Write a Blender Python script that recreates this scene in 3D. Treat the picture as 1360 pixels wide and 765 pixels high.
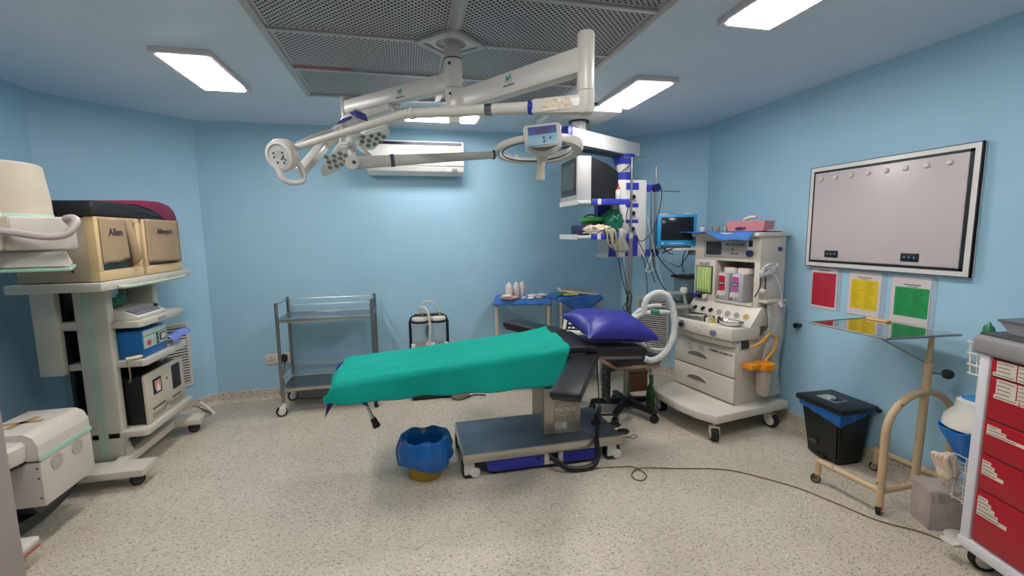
import bpy, bmesh, math, random
from math import radians, sin, cos, pi, sqrt, atan2
from mathutils import Vector, Matrix, noise

# ------------------------------------------------------------------ clear
for o in list(bpy.data.objects):
    bpy.data.objects.remove(o, do_unlink=True)
SC = bpy.context.scene
COL = SC.collection
random.seed(7)

# ------------------------------------------------------------------ camera
PITCH, YAW, ROLL, CAM_H, FOC = radians(6.95), radians(13.07), radians(0.79), 1.5, 596.0
_f = Vector((sin(YAW) * cos(PITCH), cos(YAW) * cos(PITCH), -sin(PITCH)))
_r = Vector((cos(YAW), -sin(YAW), 0))
_d = _f.cross(_r)
_rt = cos(ROLL) * _r + sin(ROLL) * _d
_dn = -sin(ROLL) * _r + cos(ROLL) * _d
cam_data = bpy.data.cameras.new('camera')
cam_data.sensor_width = 36.0
cam_data.lens = 36.0 * FOC / 1360.0
cam_data.clip_start = 0.02
cam = bpy.data.objects.new('camera', cam_data)
COL.objects.link(cam)
_m = Matrix.Identity(4)
for i, v in enumerate((_rt, -_dn, -_f)):
    _m[0][i], _m[1][i], _m[2][i] = v
_m[0][3], _m[1][3], _m[2][3] = 0, 0, CAM_H
cam.matrix_world = _m
SC.camera = cam

# ------------------------------------------------------------------ world, exposure
world = bpy.data.worlds.new('world')
SC.world = world
world.use_nodes = True
world.node_tree.nodes['Background'].inputs[0].default_value = (0.6, 0.7, 0.8, 1)
world.node_tree.nodes['Background'].inputs[1].default_value = 0.0   # closed room: no daylight
vs = SC.view_settings
vs.view_transform = 'Standard'
vs.look = 'None'
vs.gamma = 1.0
vs.use_curve_mapping = False
vs.exposure = 0.0
PANEL_STRENGTH = 34.0          # emission of the ceiling light diffusers

# ------------------------------------------------------------------ materials
def lin(c):
    return tuple(((v / 255) / 12.92 if v / 255 <= 0.04045 else ((v / 255 + 0.055) / 1.055) ** 2.4) for v in c)

MATS = {}
def mat(name, rgb, rough=0.5, metal=0.0, var=0.06, scale=9.0, bump=0.0, bscale=60.0, coat=0.0, trans=0.0, alpha=1.0, emit=None, es=1.0, spots=None, spec=0.5, sheen=0.0):
    """procedural principled material; var = brightness mottling, spots = (rgb, amount, scale) chips and stains"""
    if name in MATS:
        return MATS[name]
    m = bpy.data.materials.new(name)
    m.use_nodes = True
    nt = m.node_tree
    N, L = nt.nodes, nt.links
    b = N['Principled BSDF']
    c = lin(rgb)
    b.inputs['Roughness'].default_value = rough
    b.inputs['Metallic'].default_value = metal
    b.inputs['Specular IOR Level'].default_value = spec
    b.inputs['Coat Weight'].default_value = coat
    b.inputs['Transmission Weight'].default_value = trans
    b.inputs['Alpha'].default_value = alpha
    b.inputs['Sheen Weight'].default_value = sheen
    tc = N.new('ShaderNodeTexCoord')
    src = None
    if var:
        nz = N.new('ShaderNodeTexNoise')
        nz.inputs['Scale'].default_value = scale
        nz.inputs['Detail'].default_value = 4
        L.new(tc.outputs['Object'], nz.inputs['Vector'])
        rp = N.new('ShaderNodeValToRGB')
        rp.color_ramp.elements[0].position = 0.3
        rp.color_ramp.elements[1].position = 0.7
        rp.color_ramp.elements[0].color = (*[max(0, v * (1 - var)) for v in c], 1)
        rp.color_ramp.elements[1].color = (*[min(1, v * (1 + var)) for v in c], 1)
        L.new(nz.outputs['Fac'], rp.inputs['Fac'])
        src = rp.outputs['Color']
    if spots:
        srgb, amt, ssc = spots
        n2 = N.new('ShaderNodeTexNoise')
        n2.inputs['Scale'].default_value = ssc
        n2.inputs['Detail'].default_value = 6
        L.new(tc.outputs['Object'], n2.inputs['Vector'])
        r2 = N.new('ShaderNodeValToRGB')
        r2.color_ramp.elements[0].position = 1 - amt
        r2.color_ramp.elements[1].position = min(1, 1 - amt + 0.03)
        L.new(n2.outputs['Fac'], r2.inputs['Fac'])
        mx = N.new('ShaderNodeMix')
        mx.data_type = 'RGBA'
        L.new(r2.outputs['Color'], mx.inputs[0])
        if src:
            L.new(src, mx.inputs[6])
        else:
            mx.inputs[6].default_value = (*c, 1)
        mx.inputs[7].default_value = (*lin(srgb), 1)
        src = mx.outputs[2]
    if src:
        L.new(src, b.inputs['Base Color'])
    else:
        b.inputs['Base Color'].default_value = (*c, 1)
    if bump:
        n3 = N.new('ShaderNodeTexNoise')
        n3.inputs['Scale'].default_value = bscale
        n3.inputs['Detail'].default_value = 3
        L.new(tc.outputs['Object'], n3.inputs['Vector'])
        bp = N.new('ShaderNodeBump')
        bp.inputs['Strength'].default_value = bump
        bp.inputs['Distance'].default_value = 0.01
        L.new(n3.outputs['Fac'], bp.inputs['Height'])
        L.new(bp.outputs['Normal'], b.inputs['Normal'])
    if emit:
        b.inputs['Emission Color'].default_value = (*lin(emit), 1)
        b.inputs['Emission Strength'].default_value = es
    MATS[name] = m
    return m

def floor_material():
    m = bpy.data.materials.new('speckled_vinyl')
    m.use_nodes = True
    nt = m.node_tree
    N, L = nt.nodes, nt.links
    b = N['Principled BSDF']
    b.inputs['Roughness'].default_value = 0.42
    tc = N.new('ShaderNodeTexCoord')
    base = N.new('ShaderNodeTexNoise')
    base.inputs['Scale'].default_value = 2.2
    base.inputs['Detail'].default_value = 5
    L.new(tc.outputs['Object'], base.inputs['Vector'])
    r0 = N.new('ShaderNodeValToRGB')
    r0.color_ramp.elements[0].position = 0.3
    r0.color_ramp.elements[1].position = 0.72
    r0.color_ramp.elements[0].color = (*lin((196, 184, 166)), 1)
    r0.color_ramp.elements[1].color = (*lin((208, 197, 180)), 1)
    L.new(base.outputs['Fac'], r0.inputs['Fac'])
    last = r0.outputs['Color']
    # elongated chips in two directions: stretched voronoi cells, only some of them coloured
    for k, (ang, sc, col, thr, str_) in enumerate((
            (0.5, 52, (112, 108, 90), 0.78, (1.0, 2.6, 1)),
            (2.0, 52, (118, 112, 96), 0.78, (1.0, 2.6, 1)),
            (1.1, 66, (154, 142, 118), 0.72, (1.0, 2.0, 1)),
            (2.7, 60, (230, 219, 198), 0.82, (1.0, 1.6, 1)))):
        mp = N.new('ShaderNodeMapping')
        mp.inputs['Rotation'].default_value = (0, 0, ang)
        mp.inputs['Scale'].default_value = str_
        mp.inputs['Location'].default_value = (k * 3.7, k * 1.9, 0)
        L.new(tc.outputs['Object'], mp.inputs['Vector'])
        vo = N.new('ShaderNodeTexVoronoi')
        vo.voronoi_dimensions = '3D'
        vo.inputs['Scale'].default_value = sc
        L.new(mp.outputs['Vector'], vo.inputs['Vector'])
        sep = N.new('ShaderNodeSeparateColor')
        L.new(vo.outputs['Color'], sep.inputs[0])
        g1 = N.new('ShaderNodeMath'); g1.operation = 'GREATER_THAN'
        g1.inputs[1].default_value = thr
        L.new(sep.outputs[0], g1.inputs[0])
        g2 = N.new('ShaderNodeMath'); g2.operation = 'LESS_THAN'
        g2.inputs[1].default_value = 0.34
        L.new(vo.outputs['Distance'], g2.inputs[0])
        mu = N.new('ShaderNodeMath'); mu.operation = 'MULTIPLY'
        L.new(g1.outputs[0], mu.inputs[0]); L.new(g2.outputs[0], mu.inputs[1])
        m2 = N.new('ShaderNodeMath'); m2.operation = 'MULTIPLY'
        m2.inputs[1].default_value = 0.85
        L.new(mu.outputs[0], m2.inputs[0])
        mx = N.new('ShaderNodeMix'); mx.data_type = 'RGBA'
        L.new(m2.outputs[0], mx.inputs[0])
        L.new(last, mx.inputs[6])
        mx.inputs[7].default_value = (*lin(col), 1)
        last = mx.outputs[2]
    L.new(last, b.inputs['Base Color'])
    return m

# ------------------------------------------------------------------ mesh helpers
def bez(pts, n=6):
    """Catmull-Rom smoothing of a list of points"""
    P = [Vector(p) for p in pts]
    if len(P) < 3:
        return P
    out = []
    for i in range(len(P) - 1):
        p0 = P[max(i - 1, 0)]; p1 = P[i]; p2 = P[i + 1]; p3 = P[min(i + 2, len(P) - 1)]
        for k in range(n):
            t = k / n
            out.append(0.5 * ((2 * p1) + (-p0 + p2) * t + (2 * p0 - 5 * p1 + 4 * p2 - p3) * t * t + (-p0 + 3 * p1 - 3 * p2 + p3) * t ** 3))
    out.append(P[-1])
    return out

class B:
    """collects shapes into one bmesh"""
    def __init__(self):
        self.bm = bmesh.new()
    def _xf(self, vs, M):
        if M is not None:
            bmesh.ops.transform(self.bm, matrix=M, verts=vs)
    def box(self, x0, x1, y0, y1, z0, z1, bev=0.0, M=None, seg=2):
        bm = self.bm
        c = [(x0, y0, z0), (x1, y0, z0), (x1, y1, z0), (x0, y1, z0), (x0, y0, z1), (x1, y0, z1), (x1, y1, z1), (x0, y1, z1)]
        v = [bm.verts.new(p) for p in c]
        f = [bm.faces.new([v[i] for i in q]) for q in ((3, 2, 1, 0), (4, 5, 6, 7), (0, 1, 5, 4), (1, 2, 6, 5), (2, 3, 7, 6), (3, 0, 4, 7))]
        vs = v
        if bev:
            es = list({e for ff in f for e in ff.edges})
            r = bmesh.ops.bevel(bm, geom=es, offset=bev, segments=seg, affect='EDGES', profile=0.5)
            vs = list({w for ff in r['faces'] for w in ff.verts} | {w for w in v if w.is_valid})
        self._xf(vs, M)
        return self
    def cyl(self, p, q, r, r2=None, seg=16, cap=True):
        p, q = Vector(p), Vector(q)
        r2 = r if r2 is None else r2
        d = (q - p)
        rot = d.to_track_quat('Z', 'Y').to_matrix()
        bm = self.bm
        A, C = [], []
        for i in range(seg):
            a = 2 * pi * i / seg
            e = rot @ Vector((cos(a), sin(a), 0))
            A.append(bm.verts.new(p + e * r)); C.append(bm.verts.new(q + e * r2))
        for i in range(seg):
            j = (i + 1) % seg
            bm.faces.new((A[i], A[j], C[j], C[i]))
        if cap:
            bm.faces.new(A[::-1]); bm.faces.new(C)
        return self
    def tube(self, pts, r, seg=8, smooth=0, closed=False, flat=1.0):
        P = bez(pts, smooth) if smooth else [Vector(p) for p in pts]
        bm = self.bm
        n = len(P)
        rings = []
        up = None
        for i in range(n):
            if closed:
                t = (P[(i + 1) % n] - P[i - 1]).normalized()
            else:
                t = (P[min(i + 1, n - 1)] - P[max(i - 1, 0)]).normalized()
            if up is None:
                ref = Vector((0, 0, 1)) if abs(t.z) < 0.9 else Vector((1, 0, 0))
                up = (ref - t * ref.dot(t)).normalized()
            else:
                up = (up - t * up.dot(t))
                up = up.normalized() if up.length > 1e-6 else Vector((1, 0, 0))
            s = t.cross(up)
            rr = r[min(len(r) - 1, int(i / max(n - 1, 1) * (len(r) - 1) + 0.5))] if isinstance(r, (list, tuple)) else r
            rings.append([bm.verts.new(P[i] + (up * cos(2 * pi * k / seg) + s * sin(2 * pi * k / seg) * flat) * rr) for k in range(seg)])
        for i in range(n if closed else n - 1):
            a, b_ = rings[i], rings[(i + 1) % n]
            for k in range(seg):
                bm.faces.new((a[k], a[(k + 1) % seg], b_[(k + 1) % seg], b_[k]))
        if not closed:
            bm.faces.new(rings[0][::-1]); bm.faces.new(rings[-1])
        return self
    def lathe(self, prof, o=(0, 0, 0), ax=(0, 0, 1), seg=24, caps=True):
        o = Vector(o)
        rot = Vector(ax).to_track_quat('Z', 'Y').to_matrix()
        bm = self.bm
        rings = []
        for r, z in prof:
            rings.append([bm.verts.new(o + rot @ Vector((r * cos(2 * pi * k / seg), r * sin(2 * pi * k / seg), z))) for k in range(seg)])
        for i in range(len(rings) - 1):
            a, b_ = rings[i], rings[i + 1]
            for k in range(seg):
                bm.faces.new((a[k], a[(k + 1) % seg], b_[(k + 1) % seg], b_[k]))
        if caps:
            bm.faces.new(rings[0][::-1]); bm.faces.new(rings[-1])
        return self
    def prism(self, poly, axis, a, b_, bev=0.0, M=None):
        """poly of 2-d points; axis 'x': (y,z), 'y': (x,z), 'z': (x,y)"""
        bm = self.bm
        def mk(p, t):
            return {'x': (t, p[0], p[1]), 'y': (p[0], t, p[1]), 'z': (p[0], p[1], t)}[axis]
        A = [bm.verts.new(mk(p, a)) for p in poly]
        C = [bm.verts.new(mk(p, b_)) for p in poly]
        n = len(poly)
        fs = [bm.faces.new(A), bm.faces.new(C[::-1])]
        for i in range(n):
            j = (i + 1) % n
            fs.append(bm.faces.new((A[i], C[i], C[j], A[j])))
        bmesh.ops.recalc_face_normals(bm, faces=fs)
        vs = A + C
        if bev:
            es = list({e for ff in fs for e in ff.edges})
            r = bmesh.ops.bevel(bm, geom=es, offset=bev, segments=2, affect='EDGES', profile=0.5)
            vs = list({w for ff in r['faces'] for w in ff.verts} | {w for w in vs if w.is_valid})
        self._xf(vs, M)
        return self
    def ball(self, c, r, sx=1, sy=1, sz=1, u=14, v=9):
        M = Matrix.Translation(Vector(c)) @ Matrix.Diagonal((sx, sy, sz, 1))
        bmesh.ops.create_uvsphere(self.bm, u_segments=u, v_segments=v, radius=r, matrix=M)
        return self
    def blob(self, c, sx, sy, sz, amp=0.15, freq=9.0, sub=3, seed=0.0):
        """a lumpy soft shape"""
        r = bmesh.ops.create_icosphere(self.bm, subdivisions=sub, radius=1.0)
        for v in r['verts']:
            n = noise.noise(v.co * freq * 0.3 + Vector((seed, seed * 1.7, 0))) + 0.5 * noise.noise(v.co * freq * 0.8 + Vector((seed, 0, 3)))
            k = 1 + amp * n
            v.co = Vector((v.co.x * sx * k + c[0], v.co.y * sy * k + c[1], v.co.z * sz * k + c[2]))
        return self
    def grid(self, nu, nv, fn):
        bm = self.bm
        V = [[bm.verts.new(fn(i / nu, j / nv)) for j in range(nv + 1)] for i in range(nu + 1)]
        for i in range(nu):
            for j in range(nv):
                bm.faces.new((V[i][j], V[i + 1][j], V[i + 1][j + 1], V[i][j + 1]))
        return self
    def poly(self, pts):
        self.bm.faces.new([self.bm.verts.new(p) for p in pts])
        return self
    def mesh(self, name, m, ang=35, recalc=True):
        if recalc:
            bmesh.ops.recalc_face_normals(self.bm, faces=self.bm.faces[:])
        me = bpy.data.meshes.new(name)
        self.bm.to_mesh(me)
        self.bm.free()
        me.polygons.foreach_set('use_smooth', [True] * len(me.polygons))
        me.set_sharp_from_angle(angle=radians(ang))
        me.materials.append(m)
        return me
    def obj(self, name, m, parent=None, loc=None, rot=None, ang=35, solid=0.0, label=None):
        o = bpy.data.objects.new(name, self.mesh(name, m, ang, recalc=not solid))
        COL.objects.link(o)
        o.parent = parent
        if parent is not None and parent.get('abs'): o.location = -parent.location
        if loc: o.location = loc
        if rot: o.rotation_euler = rot
        if solid:
            md = o.modifiers.new('thickness', 'SOLIDIFY')
            md.thickness = solid
            md.offset = 0
        if label: o['label'] = label
        return o

def thing(name, label, cat, loc=(0, 0, 0), rz=0.0, group=None):
    o = bpy.data.objects.new(name, None)
    o.empty_display_size = 0.05
    COL.objects.link(o)
    o.location = loc
    o.rotation_euler = (0, 0, rz)
    o['label'] = label
    o['category'] = cat
    if group: o['group'] = group
    return o
def athing(name, label, cat, loc, group=None):
    """a thing whose parts are written in room coordinates"""
    o = thing(name, label, cat, loc, 0.0, group)
    o['abs'] = 1
    return o
def tag(o, label, cat, group=None):
    o['label'] = label
    o['category'] = cat
    if group: o['group'] = group
    return o
def struct(o):
    o['kind'] = 'structure'
    return o
def share(name, me, parent, loc=(0, 0, 0), rot=None):
    o = bpy.data.objects.new(name, me)
    COL.objects.link(o)
    o.parent = parent
    o.location = loc
    if rot: o.rotation_euler = rot
    return o
def copy_tree(o, parent=None):
    c = o.copy()
    COL.objects.link(c)
    c.parent = parent
    for ch in [x for x in bpy.data.objects if x.parent == o]:
        copy_tree(ch, c)
    return c
def text(s, size, m, parent, loc, rot=(0, 0, 0), name='lettering', ext=0.0004, shear=0.0, ax='CENTER', sx=1.0):
    cu = bpy.data.curves.new('t', 'FONT')
    cu.body = s
    cu.size = size
    cu.extrude = ext
    cu.offset = size * 0.012
    cu.shear = shear
    cu.align_x = ax
    cu.align_y = 'CENTER'
    tmp = bpy.data.objects.new('t', cu)
    COL.objects.link(tmp)
    dg = bpy.context.evaluated_depsgraph_get()
    me = bpy.data.meshes.new_from_object(tmp.evaluated_get(dg))
    bpy.data.objects.remove(tmp, do_unlink=True)
    me.materials.clear()
    me.materials.append(m)
    o = bpy.data.objects.new(name, me)
    COL.objects.link(o)
    o.parent = parent
    o.location = loc
    o.rotation_euler = rot
    o.scale = (sx, 1, 1)
    return o
def frame_on(p, q, up=(0, 0, 1)):
    """matrix whose x axis runs p->q, z close to up, origin at p"""
    p, q = Vector(p), Vector(q)
    x = (q - p).normalized()
    y = Vector(up).cross(x).normalized()
    z = x.cross(y)
    M = Matrix.Identity(4)
    for i, v in enumerate((x, y, z)):
        M[0][i], M[1][i], M[2][i] = v
    M[0][3], M[1][3], M[2][3] = p
    return M

# shared materials
M_WALL = mat('blue_wall_paint', (164, 204, 226), rough=0.55, var=0.025, scale=3.0, bump=0.12, bscale=90)
M_CEIL = mat('blue_ceiling_paint', (208, 223, 238), rough=0.6, var=0.02, scale=3.0, bump=0.08, bscale=90)
M_FLOOR = floor_material()
M_WHITE = mat('white_enamel', (220, 213, 204), rough=0.35, var=0.03)
M_CREAM = mat('cream_plastic', (214, 205, 190), rough=0.4, var=0.04)
M_LAMPW = mat('lamp_white', (216, 210, 202), rough=0.3, var=0.02)
M_BLACK = mat('black_plastic', (22, 22, 24), rough=0.4, var=0.1)
M_RUB = mat('black_rubber', (26, 26, 27), rough=0.7, var=0.1)
M_PAD = mat('black_vinyl_pad', (30, 29, 32), rough=0.38, var=0.12, bump=0.05, bscale=200)
M_STEEL = mat('brushed_steel', (190, 188, 184), rough=0.28, metal=1.0, var=0.06, scale=14)
M_DSTEEL = mat('dull_steel', (150, 148, 146), rough=0.38, metal=1.0, var=0.08, scale=10)
M_CHROME = mat('chrome', (210, 210, 212), rough=0.12, metal=1.0, var=0)
M_GREYM = mat('grey_painted_metal', (150, 148, 148), rough=0.5, var=0.04)
M_BLUEP = mat('royal_blue_plastic', (52, 62, 178), rough=0.4, var=0.05)
M_WHEEL = mat('pale_wheel', (218, 214, 206), rough=0.45, var=0.04)
M_INK = mat('dark_ink', (40, 38, 44), rough=0.6, var=0)
M_WINK = mat('white_ink', (232, 228, 220), rough=0.6, var=0)
M_GLASS = mat('clear_plastic', (225, 230, 228), rough=0.12, var=0, alpha=0.28)
M_DGREY = mat('dark_grey_plastic', (62, 62, 66), rough=0.45, var=0.06)
M_CABLE = mat('black_cable', (24, 24, 28), rough=0.5, var=0)

# ------------------------------------------------------------------ shared small parts
def caster(parent, x, y, r=0.045, rz=0.0, housing=M_WHITE, tyre=M_RUB, hub=M_WHEEL, top=None, w=0.03, twin=False):
    """swivel caster standing at z=0 under local x,y; top = height of the stem end"""
    top = top or r * 2.6
    M = Matrix.Translation((x, y, 0)) @ Matrix.Rotation(rz, 4, 'Z')
    def T(p): return M @ Vector(p)
    off = 0.35 * r
    h = B()
    h.cyl(T((0, 0, r * 1.75)), T((0, 0, top)), r * 0.28, seg=10)
    gap = w * 0.62
    for s in (-1, 1):
        if twin and s: pass
        h.prism([(-0.35 * r, r * 0.9), (0.9 * r, r * 0.9), (0.75 * r, r * 1.8), (-0.35 * r, r * 2.05)], 'y', s * gap - 0.0025, s * gap + 0.0025, M=M)
    h.box(-0.35 * r, 0.72 * r, -gap, gap, r * 1.78, r * 2.02, M=M)
    fork = h.obj('caster_fork', housing, parent)
    t = B()
    t.lathe([(r * 0.68, -w / 2), (r * 0.94, -w / 2), (r, -w / 3), (r, w / 3), (r * 0.94, w / 2), (r * 0.68, w / 2)], T((off, 0, r)), (M.to_3x3() @ Vector((0, 1, 0))), seg=20)
    wh = t.obj('wheel', tyre, fork)
    g = B()
    g.lathe([(r * 0.2, -w * 0.62), (r * 0.68, -w * 0.52), (r * 0.68, w * 0.52), (r * 0.2, w * 0.62)], T((off, 0, r)), (M.to_3x3() @ Vector((0, 1, 0))), seg=16)
    g.obj('wheel_hub', hub, fork)
    return fork
# ================================================================== THE ROOM
XL, XR, YB, YF, ZC = -2.42, 2.838, 4.44, -1.5, 2.47
CL = 0.70                       # chamfered corners
CR = 0.588
def room_poly(d=0.0):
    return [(XL + d, YF + d), (XR - d, YF + d), (XR - d, YB - CR - d * 0.41), (XR - CR - d * 0.41, YB - d),
            (XL + CL + d * 0.41, YB - d), (XL + d, YB - CL - d * 0.41)]
RP = room_poly()
NAMES = ['front', 'right', 'back_right', 'back', 'back_left', 'left']
struct(B().prism([(p[0], p[1]) for p in room_poly(-0.1)], 'z', -0.12, 0.0).obj('floor', M_FLOOR))
struct(B().prism([(p[0], p[1]) for p in room_poly(-0.1)], 'z', ZC, ZC + 0.12).obj('ceiling', M_CEIL))
cove_r = 0.07
for i, nm in enumerate(NAMES):
    a, b_ = Vector((*RP[i], 0)), Vector((*RP[(i + 1) % 6], 0))
    d = (b_ - a)
    Lw = d.length
    d.normalize()
    n_out = Vector((d.y, -d.x, 0))
    M = Matrix.Identity(4)
    for k, v in enumerate((d, -n_out, Vector((0, 0, 1)))):
        M[0][k], M[1][k], M[2][k] = v
    M[0][3], M[1][3], M[2][3] = a
    wb = B()
    # wall with a coved junction to the ceiling; inner face at local y=0
    prof = [(-0.1, 0), (0, 0), (0, ZC - cove_r)]
    for k in range(1, 7):
        t = k / 6 * pi / 2
        prof.append((cove_r * (1 - cos(t)), ZC - cove_r + cove_r * sin(t)))
    prof.append((-0.1, ZC))
    wb.prism(prof, 'x', -0.03, Lw + 0.03, M=M)
    struct(wb.obj('wall_' + nm, M_WALL))
    # skirting: floor vinyl turned up the wall in a cove
    sk = B()
    sp = [(0.0, 0.0), (0.045, 0.0), (0.045, 0.004), (0.026, 0.008), (0.014, 0.018), (0.008, 0.034), (0.008, 0.095), (0.0, 0.1)]
    sk.prism(sp, 'x', -0.003, Lw + 0.003, M=M)
    struct(sk.obj('baseboard_' + nm, M_FLOOR))

# faint welded seams of the vinyl sheets
M_SEAM = mat('seam_weld', (176, 164, 144), rough=0.5, var=0.05)
sm = B().box(-0.262, -0.259, 0.4, 4.38, 0.0, 0.0006)
sm.box(-1.35, -1.347, 0.4, 4.38, 0.0, 0.0006)
sm.box(0.85, 0.853, 0.4, 4.38, 0.0, 0.0006)
struct(sm.obj('trim_1', M_SEAM))

# ------------------------------------------------------------------ ceiling lights
M_DIFF = mat('lit_diffuser', (255, 255, 255), rough=0.5, var=0, emit=(255, 251, 247), es=PANEL_STRENGTH)
M_LFRAME = mat('light_frame', (214, 204, 206), rough=0.4, var=0.02)
LIGHTS = [(-1.098, 3.078, 0, 'lit rectangular ceiling panel at left, over the wooden monitor boxes'),
          (1.588, 2.995, 0, 'lit rectangular ceiling panel beside the pendant ceiling plate'),
          (1.588, 1.62, 0, 'lit rectangular ceiling panel nearest the camera, cut by the top edge'),
          (0.32, 3.84, pi / 2, 'lit rectangular ceiling panel above the air conditioner, behind the lamp post'),
          (-1.098, 1.62, 0, 'lit rectangular ceiling panel out of view at near left'),
          (0.32, 0.85, pi / 2, 'lit rectangular ceiling panel out of view above the camera')]
def ceiling_light(x, y, rz, label):
    t = thing('ceiling_light', label, 'ceiling light', (x, y, ZC), rz, 'ceiling light panels')
    w, l, h = 0.145, 0.318, 0.028
    fr = B()
    fr.box(-w, w, -l, -l + 0.035, -h, 0, 0.002).box(-w, w, l - 0.035, l, -h, 0, 0.002)
    fr.box(-w, -w + 0.035, -l + 0.034, l - 0.034, -h, 0, 0.002).box(w - 0.035, w, -l + 0.034, l - 0.034, -h, 0, 0.002)
    fr.obj('frame', M_LFRAME, t)
    B().box(-w + 0.03, w - 0.03, -l + 0.03, l - 0.03, -h - 0.006, -h + 0.008).obj('diffuser', M_DIFF, t)
for a in LIGHTS:
    ceiling_light(*a)

# ------------------------------------------------------------------ perforated laminar-flow ceiling field
M_PERF = mat('perforated_grey_metal', (182, 179, 180), rough=0.45, metal=0.1, var=0.05, scale=2.5)
M_PBAR = mat('grey_metal_bar', (178, 175, 176), rough=0.4, metal=0.15, var=0.04)
M_SHADE = mat('void_shade_black', (16, 16, 20), rough=0.9, var=0)  # near-black colour holding the shade of hollow spaces
LX0, LX1, LY0, LY1 = -0.605, 1.12, 1.385, 3.405
lcx, lcy = (LX0 + LX1) / 2, (LY0 + LY1) / 2
lam = thing('air_diffuser_ceiling', 'large perforated grey metal air diffuser set in the ceiling', 'ceiling diffuser', (lcx, lcy, ZC))
def perf_panel(w, d, cut):
    """plate of w x d with staggered round holes; cut = (cx, cy, radius) left plain for the post hatch"""
    b_ = B()
    bm = b_.bm
    p = 0.0275
    bord = 0.024
    nx = int((w - 2 * bord) / p); ny = int((d - 2 * bord) / (p * 0.52))
    px, py = (w - 2 * bord) / nx, (d - 2 * bord) / ny
    r = 0.0065
    cache = {}
    def V(x, y):
        k = (round(x, 5), round(y, 5))
        if k not in cache:
            cache[k] = bm.verts.new((x, y, 0))
        return cache[k]
    def quad(x0, x1, y0, y1):
        bm.faces.new((V(x0, y0), V(x1, y0), V(x1, y1), V(x0, y1)))
    def hole(x0, x1, y0, y1):
        cx, cy = (x0 + x1) / 2, (y0 + y1) / 2
        ring = [bm.verts.new((cx + r * cos(a * pi / 4 + pi / 8), cy + r * sin(a * pi / 4 + pi / 8), 0)) for a in range(8)]
        c = [V(x1, y1), V(x0, y1), V(x0, y0), V(x1, y0)]
        for q in range(4):
            bm.faces.new((ring[2 * q], c[q], ring[(2 * q + 1)]))
            bm.faces.new((ring[2 * q + 1], c[q], c[(q + 1) % 4], ring[(2 * q + 2) % 8]))
    X0, Y0 = -w / 2 + bord, -d / 2 + bord
    for j in range(ny):
        y0, y1 = Y0 + j * py, Y0 + (j + 1) * py
        sh = 0.5 * px if j % 2 else 0
        xs = [X0 + sh + i * px for i in range(nx + (0 if j % 2 else 1))]
        if j % 2:
            quad(X0, X0 + sh, y0, y1); quad(X0 + w - 2 * bord - sh, X0 + w - 2 * bord, y0, y1)
        for i in range(len(xs) - 1):
            cx, cy = (xs[i] + xs[i + 1]) / 2, (y0 + y1) / 2
            if cut and abs(cx - cut[0]) + abs(cy - cut[1]) < cut[2]:
                quad(xs[i], xs[i + 1], y0, y1)
            else:
                hole(xs[i], xs[i + 1], y0, y1)
    w2, d2, xe, ye = w / 2, d / 2, X0 + w - 2 * bord, Y0 + d - 2 * bord
    for q in (((-w2, -d2), (w2, -d2), (w2, Y0), (-w2, Y0)), ((-w2, ye), (w2, ye), (w2, d2), (-w2, d2)),
              ((-w2, Y0), (X0, Y0), (X0, ye), (-w2, ye)), ((xe, Y0), (w2, Y0), (w2, ye), (xe, ye))):
        b_.poly([(x, y, 0) for x, y in q])
    for f in bm.faces:
        if f.normal.z > 0: f.normal_flip()
    return b_
pw, pd = (LX1 - LX0) / 2, (LY1 - LY0) / 4
plain = perf_panel(pw - 0.004, pd - 0.004, None).mesh('perforated_panel', M_PERF, recalc=False)
for iy in range(4):
    for ix in range(2):
        cx, cy = (-pw / 2 if ix == 0 else pw / 2), (iy - 1.5) * pd
        if iy in (1, 2):
            b_ = perf_panel(pw - 0.004, pd - 0.004, (-cx, -cy, 0.185))
            b_.obj('perforated_panel', M_PERF, lam, (cx, cy, -0.012))
        else:
            share('perforated_panel', plain, lam, (cx, cy, -0.012))
B().box(-pw, pw, -2 * pd, 2 * pd, -0.003, -0.0005).obj('plenum_shade_sheet', M_SHADE, lam)  # black sheet close above the holes stands in for the plenum's shade
for iy in range(1, 4):
    y = (iy - 2) * pd
    if iy == 2:
        for s in (-1, 1):
            B().box(min(s * 0.17, s * pw), max(s * 0.17, s * pw), y - 0.014, y + 0.014, -0.024, -0.008, 0.003).obj('bar', M_PBAR, lam)
    else:
        B().box(-pw, pw, y - 0.014, y + 0.014, -0.024, -0.008, 0.003).obj('bar', M_PBAR, lam)
for s in (-1, 1):
    B().box(-0.02, 0.02, min(s * 0.17, s * 2 * pd), max(s * 0.17, s * 2 * pd), -0.026, -0.008, 0.004).obj('bar', M_PBAR, lam)
    B().box(s * pw - 0.018, s * pw + 0.018, -2 * pd - 0.018, 2 * pd + 0.018, -0.026, 0, 0.003).obj('edge_bar', M_PBAR, lam)
    B().box(-pw, pw, s * 2 * pd - 0.018, s * 2 * pd + 0.018, -0.026, 0, 0.003).obj('edge_bar', M_PBAR, lam)
B().box(-pw + 0.02, -pw + 0.34, pd - 0.034, pd - 0.014, -0.0145, -0.0125).obj('orange_strip', mat('orange_brown_edge', (176, 104, 84), rough=0.7, var=0.2, scale=12), lam)  # thin orange-brown strip along one panel edge
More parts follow.
